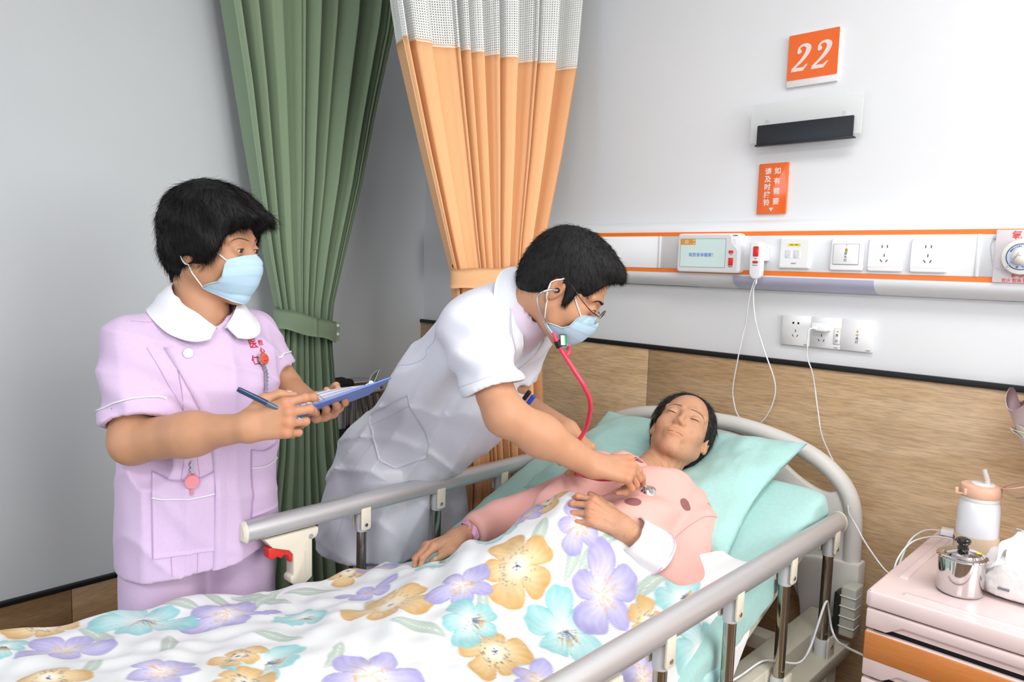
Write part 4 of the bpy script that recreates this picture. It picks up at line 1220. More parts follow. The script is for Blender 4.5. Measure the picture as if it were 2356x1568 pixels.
def sdf_mesh(fn, lo, hi, h, blk=12):
    """surface nets over a sparse set of blocks; returns verts, quads"""
    lo = np.array(lo, float); hi = np.array(hi, float)
    nb = np.ceil((hi - lo) / (h * blk)).astype(int)
    n = nb * blk + 1
    bc = np.stack(np.meshgrid(*[np.arange(k) for k in nb], indexing='ij'), -1).reshape(-1, 3)
    cen = (lo + (bc + .5) * blk * h).astype(np.float32)
    dc = fn(cen)
    act = np.abs(dc) < blk * h * .87 * 1.7 + .004
    D = np.zeros(n, np.float32)
    sg = np.where(dc < 0, -1.0, 1.0).reshape(nb)
    D[:-1, :-1, :-1] = np.repeat(np.repeat(np.repeat(sg, blk, 0), blk, 1), blk, 2)
    D[-1] = 1; D[:, -1] = 1; D[:, :, -1] = 1
    r = np.arange(blk + 1)
    off = np.stack(np.meshgrid(r, r, r, indexing='ij'), -1).reshape(-1, 3)
    ab = bc[act]
    step = max(1, int(400000 / len(off)))
    for s in range(0, len(ab), step):
        ii = (ab[s:s + step, None, :] * blk + off[None]).reshape(-1, 3)
        D[ii[:, 0], ii[:, 1], ii[:, 2]] = fn((lo + ii * h).astype(np.float32))
    neg = D < 0
    cnt = np.zeros(tuple(k - 1 for k in n), np.int8)
    for dx in (0, 1):
        for dy in (0, 1):
            for dz in (0, 1):
                cnt += neg[dx:n[0] - 1 + dx, dy:n[1] - 1 + dy, dz:n[2] - 1 + dz]
    cells = np.argwhere((cnt > 0) & (cnt < 8))
    ids = -np.ones(cnt.shape, np.int64); ids[tuple(cells.T)] = np.arange(len(cells))
    pos = np.zeros((len(cells), 3)); c = np.zeros(len(cells))
    corners = [np.array((x, y, z)) for x in (0, 1) for y in (0, 1) for z in (0, 1)]
    for a in corners:
        for ax in range(3):
            if a[ax] == 1: continue
            b = a.copy(); b[ax] = 1
            da = D[tuple((cells + a).T)]; db = D[tuple((cells + b).T)]
            x = (da < 0) != (db < 0)
            t = np.where(x, da / np.where(x, da - db, 1), 0)
            pos += np.where(x[:, None], a + t[:, None] * (b - a), 0); c += x
    V = lo + (cells + pos / c[:, None]) * h
    Q = []
    for ax in range(3):
        o1, o2 = [(1, 2), (2, 0), (0, 1)][ax]
        sl0 = [slice(None)] * 3; sl1 = [slice(None)] * 3
        sl0[ax] = slice(0, n[ax] - 1); sl1[ax] = slice(1, n[ax])
        ch = neg[tuple(sl0)] != neg[tuple(sl1)]
        e = np.argwhere(ch)
        ok = (e[:, o1] > 0) & (e[:, o2] > 0) & (e[:, o1] < n[o1] - 1) & (e[:, o2] < n[o2] - 1)
        e = e[ok]
        def cell(d1, d2):
            q = e.copy(); q[:, o1] -= d1; q[:, o2] -= d2
            return ids[tuple(q.T)]
        quad = np.stack([cell(1, 1), cell(0, 1), cell(0, 0), cell(1, 0)], 1)
        fl = neg[tuple(e.T)]
        quad[~fl] = quad[~fl][:, ::-1]
        Q.append(quad)
    Q = np.vstack(Q)
    return V, Q[(Q >= 0).all(1)]

def join_meshes(parts):
    V = []; Q = []; k = 0
    for v, q in parts:
        V.append(v); Q.append(q + k); k += len(v)
    return np.vstack(V), np.vstack(Q)

def grad(fn, P, e=.0015):
    P = P.astype(np.float32); g = np.zeros_like(P)
    for i in range(3):
        d = np.zeros(3, np.float32); d[i] = e
        g[:, i] = fn(P + d) - fn(P - d)
    return g / (np.linalg.norm(g, axis=1, keepdims=True) + 1e-9)

def project(fn, P, off=0.0, it=6):
    P = np.array(P, np.float32)
    for _ in range(it):
        P = P - grad(fn, P) * (fn(P) - off)[:, None]
    return P

def march(fn, P, d, off=0.0, it=40):
    """march points P along direction d until the surface"""
    P = np.array(P, np.float32); d = np.asarray(d, np.float32); d = d / np.linalg.norm(d, axis=-1, keepdims=True)
    for _ in range(it):
        P = P + d * np.clip(fn(P) - off, -.02, .05)[:, None] * .9
    return P

# ------------------------------------------------------------------ head
def head_sdf(Q, age=0.0, male=False, closed=False):
    """Q in head coordinates (x forward, y left, z up), metres; eyes at z=0"""
    y = np.abs(Q[:, 1]); S = np.stack([Q[:, 0], y, Q[:, 2]], 1)
    d = ell(Q, (-.012, 0, .032), (.096, .0745, .086))
    d = smin(d, ell(Q, (.028, 0, -.03), (.062, .061, .078)), .03)
    jw = .050 if male else .046
    d = smin(d, rc(S, (-.004, jw, -.050), (.062, .012, -.100), .022, .017), .025)
    d = smin(d, sph(Q, (.072, 0, -.098), .0175), .018)
    d = smin(d, ell(S, (.055, .038, -.028), (.026, .024, .026)), .02)              # cheek
    d = smin(d, rc(S, (.081, .010, .020), (.066, .050, .022), .009, .008), .014)     # brow
    d = smax(d, -sph(S, (.098, .032, .002), .0155), .014)                           # eye socket
    # eyelids over the eyeball, cut by the slit between them
    d = smin(d, ell(S, (.0775, .032, .0005), (.0135, .0150, .0128)), .006)
    if closed:
        d = smax(d, -ell(S, (.0925, .032, -.0035), (.0060, .0150, .0009)), .0015)
    else:
        d = smax(d, -ell(S, (.0935, .0325, -.0005 ), (.0100, .0130, .0036)), .0015)
    # nose
    n = rc(Q, (.086, 0, .006), (.1035, 0, -.030), .0065, .0095)
    n = smin(n, sph(S, (.0955, .0095, -.034), .0075), .007)
    d = smin(d, n, .010)
    # mouth
    d = smin(d, ell(Q, (.078, 0, -.064), (.015, .027, .020)), .016)
    lip = ell(Q, (.0905, 0, -.0600), (.0055, .0215, .0048)); lip = smin(lip, ell(Q, (.0898, 0, -.0700), (.0058, .0180, .0052)), .0025)
    d = smin(d, lip, .005)
    d = smax(d, -ell(Q, (.0975, 0, -.0650), (.0045, .0225, .0012)), .002)
    # ear
    e = ell(S, (-.008, .0745, -.004), (.0175, .0085, .030))
    e = smin(e, ell(S, (-.010, .0765, -.026), (.010, .006, .011)), .006)
    e = smax(e, -ell(S, (-.002, .084, -.002), (.010, .0075, .018)), .004)
    d = smin(d, e, .006)
    return d

def eye_meshes(head, A, c, s, parent, iris=(52, 34, 26), closed=False, look=(0, 0)):
    """eyeballs and lids as small meshes"""
    for sy in (-1, 1):
        ctr = np.array((.0785, sy * .032, .0005)) * s
        w = c + A @ ctr
        V, F = lathe_data([(.0116 * s * math.sin(PI * t / 12), -.0116 * s * math.cos(PI * t / 12)) for t in range(13)], 20)
        V = np.array(V) + w
        if not closed:
            o = new_obj('eyeball', V, F, 'eye_white', None, smooth=True); keep(o, parent)
            dirv = A @ (np.array((1.0, look[0], look[1])) / np.linalg.norm((1.0, look[0], look[1])))
            B = axes(dirv, A[:, 2])
            pr = []
            for (r, x) in ((.0, .01185), (.0024, .01182), (.0054, .0106)):
                for k in range(16):
                    t = 2 * PI * k / 16
                    pr.append(w + s * (B @ np.array((x, r * math.cos(t), r * math.sin(t)))))
            Fi = [(16 + k, 32 + k, 32 + (k + 1) % 16, 16 + (k + 1) % 16) for k in range(16)]
            o = new_obj('iris', np.array(pr), Fi, 'iris_brown', None, smooth=True); keep(o, parent)
            Fp = [(k, 16 + k, 16 + (k + 1) % 16, (k + 1) % 16) for k in range(16)]
            o = new_obj('pupil', np.array(pr) + (B[:, 0] * .0002), Fp, 'pupil_black', None, smooth=True); keep(o, parent)
        # lash line along the upper lid
        zz = .0024 if not closed else -.0035
        lash = [c + s * (A @ np.array((.12, sy * (.032 + t * .0125), zz + (.0012 * (1 - t * t) if not closed else -.0012 * (1 - t * t))))) for t in np.linspace(-1, 1, 9)]
        lp = march(head, np.array(lash), -A[:, 0], .0004, 50)
        tube('eyelash', lp, [.0004, .0008, .001, .0011, .0011, .0011, .001, .0008, .0004], 'lash_dark', parent, seg=5)

def brow_mesh(fn, A, c, s, parent, m='hair_black', thick=1.0):
    for sy in (-1, 1):
        pts = [c + s * (A @ np.array((.11, sy * yy, zz))) for yy, zz in ((.013, .0215), (.022, .0240), (.034, .0255), (.045, .0225), (.053, .0165))]
        P = march(fn, np.array(spline(pts, 5)), -A[:, 0], .0008)
        w = np.interp(np.linspace(0, 1, len(P)), [0, .3, .8, 1], [.0022, .003, .0022, .0006]) * s * thick
        o = tube('eyebrow', P, list(w), m, parent, seg=6, flat=.5)

# ------------------------------------------------------------------ hand
FING = {'index': ((.088, .0255, .001), (.041, .0245, .020), .0088), 'middle': ((.092, .0045, .003), (.045, .0280, .021), .0090),
        'ring': ((.0865, -.0155, .001), (.041, .0260, .020), .0086), 'little': ((.077, -.0335, -.003), (.032, .0195, .0175), .0077)}
class Hand:
    """o wrist, x to the fingers, y to the thumb, z back of the hand (world axes). left=True mirrors"""
    def __init__(self, o, x, z, left=False, scale=1.0, pose=None, thumb=None, fat=1.0, old=False):
        x = np.array(x, float); x /= np.linalg.norm(x)
        z = np.array(z, float); z = z - x * (z @ x); z /= np.linalg.norm(z)
        y = np.cross(z, x)
        if left: y = -y
        self.o = np.array(o, float); self.M = np.stack([x, y, z], 1) * scale
        self.s = scale; self.fat = fat; self.old = old
        W = lambda p: self.o + self.M @ np.array(p, float)
        self.W = W
        self.fing = {}; self.nails = []; self.knuck = []
        for k, (b, L, r) in FING.items():
            sp, a1, a2, a3 = pose[k]
            cur = np.array(b, float); a = 0.0
            js = [W(cur)]
            sp = math.radians(sp)
            for l, da in zip(L, (a1, a2, a3)):
                a += math.radians(da)
                dl = np.array((math.cos(a) * math.cos(sp), math.cos(a) * math.sin(sp), -math.sin(a)))
                cur = cur + dl * l; js.append(W(cur))
            nb = np.array((math.sin(a) * math.cos(sp), math.sin(a) * math.sin(sp), math.cos(a)))
            self.fing[k] = (js, r * scale * fat)
            self.nails.append((js[2] + (js[3] - js[2]) * .62 + (self.M @ nb) * r * .72, (js[3] - js[2]), self.M @ nb / scale))
            self.knuck += [js[0] + self.M[:, 2] * .008, js[1]]
        th = thumb or ((.018, .022, -.008), (.046, .044, -.016), (.074, .056, -.022), (.098, .060, -.026))
        self.thumb = [W(p) for p in th]
    def fn(self, P):
        s, f = self.s, self.fat
        d = None
        wr = self.W((0, 0, 0))
        for k, r in (('index', .0135), ('middle', .0135), ('ring', .0130), ('little', .0118)):
            js = self.fing[k][0]
            st = self.W((.005, {'index': .012, 'middle': .004, 'ring': -.006, 'little': -.014}[k], 0))
            q = rc(P, st, js[0], .0165 * s * f, r * s * f * .92)
            d = q if d is None else smin(d, q, .012 * s)
        # heel and thumb pad
        t = self.thumb
        d = smin(d, rc(P, t[0], t[1], .0175 * s * f, .0135 * s * f), .014 * s)
        th = rc(P, t[1], t[2], .0112 * s * f, .0105 * s * f)
        th = smin(th, rc(P, t[2], t[3], .0104 * s * f, .0080 * s * f), .003)
        th = smin(th, rc(P, t[0], t[1], .012 * s * f, .0112 * s * f), .006)
        d = smin(d, th, .008 * s)
        fd = None
        for k in FING:
            js, r = self.fing[k]
            jk = 1.08 if not self.old else 1.16
            q = rc(P, js[0], js[1], r * 1.06, r * .96)
            q = smin(q, rc(P, js[1], js[2], r * .97, r * .90), .002)
            q = smin(q, rc(P, js[2], js[3], r * .90, r * .74), .002)
            q = smin(q, sph(P, js[1], r * jk), .003); q = smin(q, sph(P, js[2], r * .97 * jk), .003)
            fd = q if fd is None else smin(fd, q, .0016)
            if not self.old:
                d = smin(d, sph(P, js[0] + self.M[:, 2] * .004, .0085 * s), .008 * s)
            else:
                d = smin(d, sph(P, js[0] + self.M[:, 2] * .005, .0085 * s), .005 * s)
                d = smin(d, rc(P, js[0] + self.M[:, 2] * .009, self.W((.02, js and 0.0, .012)), .0032 * s, .003 * s), .005 * s)
        d = smin(d, fd, .006 * s)
        return d
    def bounds(self, pad=.03):
        pts = [self.o] + self.thumb + [j for k in self.fing.values() for j in k[0]]
        pts = np.array(pts); return pts.min(0) - pad, pts.max(0) + pad
    def nail_objs(self, parent, m='nail'):
        fn = self.fn
        for (c, t, n) in self.nails + [(self.thumb[2] + (self.thumb[3] - self.thumb[2]) * .65 + self.thumb_n() * .007 * self.s, self.thumb[3] - self.thumb[2], self.thumb_n())]:
            t = t / np.linalg.norm(t); n = n / np.linalg.norm(n); b = np.cross(n, t)
            G = np.zeros((7, 7, 3))
            for i in range(7):
                for j in range(7):
                    u, v = i / 6 * 2 - 1, j / 6 * 2 - 1
                    rr = 1.0 if abs(u) + abs(v) < 1.5 else .88
                    G[i, j] = c + n * .006 + b * u * .0046 * self.s * rr + t * v * .0056 * self.s * rr
            Pm = march(fn, G.reshape(-1, 3), -n, .0003, 30).reshape(7, 7, 3)
            keep(grid_obj('nail', Pm, m, None, thick=.0004), parent)
    def thumb_n(self):
        t = self.thumb[3] - self.thumb[2]; t /= np.linalg.norm(t)
        n = self.M[:, 2] * .6 + self.M[:, 1] * .8; n = n / np.linalg.norm(n)
        n = n - t * (n @ t); return n / np.linalg.norm(n)

def skin_color(V, base, reds, rad=.014, mottled=0.0, red=(1.03, .89, .86)):
    c = np.tile(np.array(lin(base)[:3], np.float32), (len(V), 1))
    n = hash3(V, 55, 2.0) * .04 + hash3(V, 150, 4.0) * .03
    c *= (1 + n)[:, None]
    for p in reds:
        w = np.exp(-(((V - p) ** 2).sum(1)) / (rad * rad))[:, None]
        c = c * (1 - w) + c * np.array(red) * w
    if mottled > 0:
        m = np.clip(hash3(V, 210, 9.0) * hash3(V, 90, 3.0) * 4 - .5, 0, 1)[:, None] * mottled
        c = c * (1 - m) + c * np.array((.62, .48, .40)) * m
    return c

def strands(name, roots, dirs, lens, m, parent, w=.0007, seg=4, gravity=.35, curl=.15, seed=1, flowfn=None, taper=.25):
    """thin flat strands (ribbons), one mesh"""
    r = np.random.default_rng(seed)
    n = len(roots)
    P = roots.copy(); d = dirs.copy()
    pts = [P.copy()]
    jit = r.normal(0, curl, (n, 3))
    for s_ in range(seg):
        P = P + d * (lens / seg)[:, None]
        pts.append(P.copy())
        d = d + np.array((0, 0, -gravity)) / seg + jit / seg
        if flowfn is not None: d = d + flowfn(P) / seg
        d /= np.linalg.norm(d, axis=1, keepdims=True)
    pts = np.stack(pts, 1)                                       # n, seg+1, 3
    side = np.cross(dirs, r.normal(0, 1, (n, 3))); side /= np.linalg.norm(side, axis=1, keepdims=True)
    ww = np.linspace(1, taper, seg + 1)[None, :, None] * w
    A = pts + side[:, None] * ww; B = pts - side[:, None] * ww
    V = np.stack([A, B], 2).reshape(-1, 3)
    k = (np.arange(n) * (seg + 1) * 2)[:, None] + (np.arange(seg) * 2)[None]
    k = k.ravel()
    F = np.stack([k, k + 1, k + 3, k + 2], 1)
    o = new_obj(name, V, F, m, None, smooth=True)
    if parent is not None: keep(o, parent)
    return o

def patch(fn, center, u, v, n, wu, wv, off=.0015, thick=.002, nu=24, nv=24, shape=None):
    """rectangular cloth patch laid on an implicit surface: marched along -n; returns grid"""
    G = np.zeros((nu, nv, 3))
    for i in range(nu):
        for j in range(nv):
            a, b = i / (nu - 1) * 2 - 1, j / (nv - 1) * 2 - 1
            if shape is not None: a, b = shape(a, b)
            G[i, j] = np.array(center) + np.array(u) * a * wu + np.array(v) * b * wv + np.array(n) * .06
    return march(fn, G.reshape(-1, 3), -np.array(n, float), off, 50).reshape(nu, nv, 3)

mat('eye_white', (232, 226, 222), rough=0.12, coat=.5)
mat('iris_brown', (58, 38, 28), rough=0.2, coat=.5)
mat('pupil_black', (12, 10, 10), rough=0.2, coat=.5)
mat('lash_dark', (40, 28, 24), rough=0.7)
mat('nail', (236, 190, 176), rough=0.3, coat=.3)
mat('nail_old', (206, 168, 140), rough=0.35)
mat('hair_black', (17, 15, 16), rough=0.55, var=.2, vscale=90, spec=.22)
mat('hair_base', (14, 13, 14), rough=0.7)
mat('brow_soft', (96, 70, 58), rough=0.8)
mat('hair_grey', (120, 116, 114), rough=0.5)
mat('skin_nurse', (222, 170, 138), rough=0.5, attr='Col', sss=.12, bump=.12, bscale=420, bdist=.0015)
mat('skin_doctor', (228, 178, 150), rough=0.5, attr='Col', sss=.12, bump=.10, bscale=420, bdist=.0015)
mat('skin_patient', (208, 158, 126), rough=0.6, attr='Col', sss=.10, bump=.45, bscale=240, bdist=.003)
mat('skin_plain_nurse', (208, 154, 124), rough=0.5, sss=.1)
mat('skin_plain_doctor', (216, 162, 136), rough=0.5, sss=.1)
mat('skin_plain_patient', (204, 152, 122), rough=0.55, sss=.1)
mat('mask_blue', (190, 222, 242), rough=0.8, var=.03, vscale=300, bump=.08, bscale=500)
mat('mask_white', (240, 244, 248), rough=0.8)

def face_mask(c, A, s, parent, fn, drop=0.0):
    """pleated surgical mask in head coordinates"""
    prof = [(.100, -.008), (.110, -.018), (.1155, -.033), (.1135, -.050), (.1095, -.066), (.1025, -.083), (.091, -.098), (.076, -.107)]
    prof = np.array(spline([np.array(p) for p in prof], 6)); nv = len(prof)
    nu = 45
    G = np.zeros((nu, nv, 3))
    for i in range(nu):
        u = i / (nu - 1) * 2 - 1
        for j in range(nv):
            v = j / (nv - 1)
            x0, z0 = prof[j]
            ye = np.interp(v, [0, .12, .35, .55, .85, 1], [.053, .061, .0635, .064, .062, .054])
            xe = np.interp(v, [0, .2, .45, .65, .85, 1], [.068, .067, .065, .052, .028, .014])
            ze = np.interp(v, [0, .6, .85, 1], [-.022, -.068, -.078, -.084])
            t = abs(u)
            x = x0 - (x0 - xe) * t ** 1.7
            z = z0 * (1 - t ** 2.2) + ze * t ** 2.2
            y = ye * math.copysign(t ** .92, u)
            pl = .0022 * (1 - t ** 4) * ((v * 4.5) % 1.0 - .5) * (1 if .1 < v < .95 else 0) + .0011 * math.sin(9 * u + 14 * v) * t * v
            G[i, j] = (x + pl + .001, y, z - drop + pl)
    Wd = c + s * (G.reshape(-1, 3) @ A.T)
    W2 = Wd.reshape(nu, nv, 3)
    # keep it off the skin
    f = fn(Wd.astype(np.float32)); g = grad(fn, Wd)
    push = np.clip(.0025 - f, 0, .03)
    W2 = (Wd + g * push[:, None]).reshape(nu, nv, 3)
    m = grid_obj('face_mask', W2, 'mask_blue', parent, thick=.0012)
    for e in ([W2[i, 0] for i in range(nu)], [W2[i, -1] for i in range(nu)], list(W2[0]), list(W2[-1])):
        b = tube('mask_edge', e, .0011, 'mask_white', None, seg=6, flat=.6); b.parent = m
    L = lambda p: c + s * (A @ np.array(p))
    for sy, i in ((-1, 0), (1, nu - 1)):
        top = W2[i, 1]; bot = W2[i, -2]
        ear_t = L((.004, sy * .0735, .026)); ear_b = L((-.010, sy * .079, -.036)); ear_m = L((-.026, sy * .081, -.004))
        p1 = project(fn, np.array(spline([top, .5 * (top + ear_t) + A[:, 1] * sy * .004, ear_t, ear_m], 6)), .0015, 3)
        p2 = project(fn, np.array(spline([bot, .5 * (bot + ear_b) + A[:, 1] * sy * .006, ear_b, ear_m], 6)), .0015, 3)
        for p in (p1, p2):
            b = tube('ear_loop', p, .0016, 'mask_white', None, seg=6); b.parent = m
    return m
# ------------------------------------------------------------------ nurse
mat('lilac_cloth', (222, 196, 228), rough=0.85, var=.04, vscale=250, bump=.10, bscale=40, bdist=.005, sheen=.15, fold=.5, fscale=5.0, stretch=(1, 1, .55))
mat('collar_white', (240, 240, 246), rough=0.85, bump=.06, bscale=60, bdist=.004)
mat('seam_lilac', (196, 160, 204), rough=0.85)
mat('stitch_red', (214, 48, 78), rough=0.8)
mat('reel_pink', (240, 150, 160), rough=0.35, coat=.3)
mat('badge_orange', (222, 88, 56), rough=0.35, coat=.3)
mat('shoe_white', (232, 232, 232), rough=0.6)

NX, NY = -1.712, -1.418
nurse = empty('person', (NX, NY, 0), 'woman in a lilac uniform and mask holding a blue clipboard', 'person')
nurse['skin'] = 'nurse'
n_hc = np.array((-1.686, -1.392, 1.441)); n_hs = 1.05
n_A = axes((.835, .55, -.07))
def n_head(P):
    Q = ((P - n_hc.astype(np.float32)) @ n_A.astype(np.float32)) / n_hs
    return head_sdf(Q) * n_hs
NRW = np.array((-1.385, -1.462, 1.083)); NRE = np.array((-1.640, -1.588, 1.026)); NRS = np.array((-1.715, -1.568, 1.222))
NLS = np.array((-1.735, -1.266, 1.228)); NLE = np.array((-1.690, -1.212, 1.095)); NLW = np.array((-1.560, -1.212, 1.074))
def n_neck(P):
    d = rc(P, n_hc + n_A @ np.array((-.030, 0, -.05)) * n_hs, (-1.714, -1.414, 1.29), .054, .054)
    d = smin(d, rc(P, (-1.705, -1.414, 1.275), (-1.705, -1.414, 1.20), .062, .085), .04)
    return d
n_rh = Hand(NRW, (.66, .64, .30), (.55, -.70, .25), left=False, scale=.98, fat=1.06,
            pose={'index': (4, 28, 40, 18), 'middle': (0, 42, 56, 28), 'ring': (-3, 56, 72, 38), 'little': (-6, 66, 80, 40)},
            thumb=((.016, .024, -.006), (.040, .046, -.012), (.070, .052, -.026), (.096, .044, -.040)))
n_lh = Hand(NLW, (.84, -.02, -.06), (.10, .42, -.85), left=True, scale=.96, fat=1.05,
            pose={'index': (6, 30, 50, 30), 'middle': (2, 38, 58, 32), 'ring': (-2, 44, 62, 35), 'little': (-6, 46, 62, 35)},
            thumb=((.018, .022, -.008), (.044, .042, -.018), (.070, .046, -.040), (.094, .040, -.056)))
def n_rarm(P):
    d = rc(P, NRS * .6 + NRE * .4, NRE, .046, .046)
    f = rc(P, NRE, NRE * .45 + NRW * .55, .0475, .042)
    f = smin(f, rc(P, NRE * .5 + NRW * .5, NRW, .041, .0275), .03)
    d = smin(d, f, .02)
    return smin(d, n_rh.fn(P), .018)
def n_larm(P):
    d = rc(P, NLS * .6 + NLE * .4, NLE, .044, .043)
    f = rc(P, NLE, NLW, .044, .0275)
    d = smin(d, f, .02)
    return smin(d, n_lh.fn(P), .018)
def n_skin_head(P): return smin(n_head(P), n_neck(P), .022)
parts = []
parts.append(sdf_mesh(n_skin_head, n_hc - (.17, .17, .24), n_hc + (.17, .17, .16), .0030))
lo, hi = n_rh.bounds(); 
parts.append(sdf_mesh(n_rarm, np.minimum(lo, NRE - .06), np.maximum(hi, np.array((NRS[0] + .08, -1.38, 1.18))), .0026))
lo, hi = n_lh.bounds()
parts.append(sdf_mesh(n_larm, np.minimum(lo, NLE - .06), np.maximum(hi, NLE + .07), .0026))
def n_core(P):
    d = rc(P, (NX, NY, .86), (NX, NY, 1.17), .10, .09)
    d = smin(d, rc(P, NRS, (NX, NY, 1.20), .04, .07), .03); d = smin(d, rc(P, NLS, (NX, NY, 1.20), .04, .07), .03)
    d = smin(d, rc(P, NRS, NRE, .044, .044), .02); d = smin(d, rc(P, NLS, NLE, .042, .042), .02)
    for s in (-1, 1):
        d = smin(d, rc(P, (NX, NY + s * .09, .84), (NX, NY + s * .10, .46), .085, .060), .03)
        d = smin(d, rc(P, (NX, NY + s * .10, .46), (NX - .01, NY + s * .10, .10), .058, .038), .02)
        d = smin(d, rc(P, (NX - .02, NY + s * .10, .06), (NX + .13, NY + s * .11, .035), .036, .028), .02)
    return d
parts.append(sdf_mesh(n_core, (NX - .2, NY - .26, -.01), (NX + .2, NY + .26, 1.32), .012))
V, Q = join_meshes(parts)
reds = [p for p in n_rh.knuck + n_lh.knuck] + [n_hc + n_A @ np.array((.07, s * .05, -.03)) for s in (-1, 1)]
keep(new_obj('body', V, Q, 'skin_nurse', None, smooth=True, col=skin_color(V, (200, 148, 114), reds)), nurse)
n_rh.nail_objs(nurse); n_lh.nail_objs(nurse)
eye_meshes(n_head, n_A, n_hc, n_hs, nurse, look=(-.15, -.25))
brow_mesh(n_head, n_A, n_hc, n_hs, nurse, m='brow_soft', thick=.7)

# hair: full short cut, volume at the crown, fringe swept forward over the brow
def n_hair(P):
    Q = ((P - n_hc.astype(np.float32)) @ n_A.astype(np.float32)) / n_hs
    y = np.abs(Q[:, 1]); S = np.stack([Q[:, 0], y, Q[:, 2]], 1)
    d = ell(Q, (-.014, 0, .056), (.100, .093, .089))
    d = smin(d, ell(Q, (-.036, 0, .010), (.072, .081, .088)), .03)            # back
    d = smin(d, ell(S, (.010, .068, .022), (.060, .026, .056)), .025)          # side over the ear
    d = smin(d, rc(S, (.03, .05, .080), (.112, .030, .070), .044, .014), .03)  # fringe
    d = smin(d, rc(Q, (-.056, 0, -.02), (-.050, 0, -.086), .050, .030), .03)   # nape
    cut = ell(Q, (.090, 0, -.042), (.076, .090, .092))                       # face opening
    d = smax(d, -cut, .012)
    d = smax(d, -ell(S, (.012, .10, -.052), (.040, .034, .036)), .01)
    d = d + .0035 * np.sin(Q[:, 2] * 95 + 3 * np.sin(Q[:, 1] * 60) + Q[:, 0] * 40) * .5
    return d
V, Q = sdf_mesh(n_hair, n_hc - (.2, .2, .2), n_hc + (.2, .2, .22), .0045)
hb = new_obj('hair', V, Q, 'hair_base', None, smooth=True); keep(hb, nurse)
def hair_strands(fn, V, hc, A, s, n, crown, lift, lens, parent, seed, m='hair_black', grav=.3, down=.55, fwd=0.0, w=.0007, zmin=-9):
    r = np.random.default_rng(seed)
    L = (V - hc) @ A / s
    keepi = np.where((L[:, 2] > zmin))[0]
    i = r.choice(keepi, n)
    R_ = V[i] + r.normal(0, .002, (n, 3))
    g = grad(fn, R_)
    Lr = (R_ - hc) @ A / s
    fl = Lr - np.array(crown); fl /= np.linalg.norm(fl, axis=1, keepdims=True)
    fl[:, 2] -= down; fl[:, 0] += fwd
    f = fl @ A.T
    f = f - g * (f * g).sum(1, keepdims=True); f /= (np.linalg.norm(f, axis=1, keepdims=True) + 1e-6)
    d = f + g * (lift + r.normal(0, .10, n))[:, None] + r.normal(0, .12, (n, 3)); d /= np.linalg.norm(d, axis=1, keepdims=True)
    return strands('hair_strands', R_ - g * .003, d, r.uniform(lens[0], lens[1], n), m, parent, w=w, gravity=grav, curl=.25, seed=seed)
hs_ = hair_strands(n_hair, V, n_hc, n_A, n_hs, 26000, (-.05, 0, .16), .10, (.016, .036), None, 3, w=.00042)
hs_.parent = hb
tag(hs_, kind='stuff')

face_mask(n_hc, n_A, n_hs, nurse, n_head)

# ---- uniform tunic
n_prof = np.array([  # z, half depth, half width, forward offset
    (.60, .158, .190, -.004), (.70, .156, .188, -.004), (.82, .150, .183, .0), (.95, .146, .178, .004), (1.05, .146, .175, .008), (1.13, .150, .178, .012),
    (1.19, .132, .178, .006), (1.235, .112, .158, .0), (1.275, .092, .122, -.004), (1.315, .074, .088, -.006), (1.36, .062, .066, -.006)])
def n_torso(P):
    z = P[:, 2]
    a = np.interp(z, n_prof[:, 0], n_prof[:, 1]); b = np.interp(z, n_prof[:, 0], n_prof[:, 2]); o = np.interp(z, n_prof[:, 0], n_prof[:, 3])
    x = P[:, 0] - NX - o; y = P[:, 1] - NY
    k = np.sqrt((x / a) ** 2 + (y / b) ** 2)
    d = (k - 1) * np.minimum(a, b) * .95
    return smax(d, z - 1.335, .02)
N_RSE = np.array((-1.648, -1.578, 1.068)); N_LSE = np.array((-1.700, -1.236, 1.135))
n_rax = (N_RSE - NRS) / np.linalg.norm(N_RSE - NRS); n_lax = (N_LSE - NLS) / np.linalg.norm(N_LSE - NLS)
def n_tunic0(P):
    d = n_torso(P)
    rs = rc(P, NRS + np.array((0, .006, .0)), N_RSE + n_rax * .05, .064, .074)
    rs = smax(rs, (P - N_RSE.astype(np.float32)) @ n_rax.astype(np.float32), .004)
    ls = rc(P, NLS + np.array((0, -.006, .0)), N_LSE + n_lax * .05, .064, .066)
    ls = smax(ls, (P - N_LSE.astype(np.float32)) @ n_lax.astype(np.float32), .004)
    d = smin(d, rs, .035); d = smin(d, ls, .035)
    return d
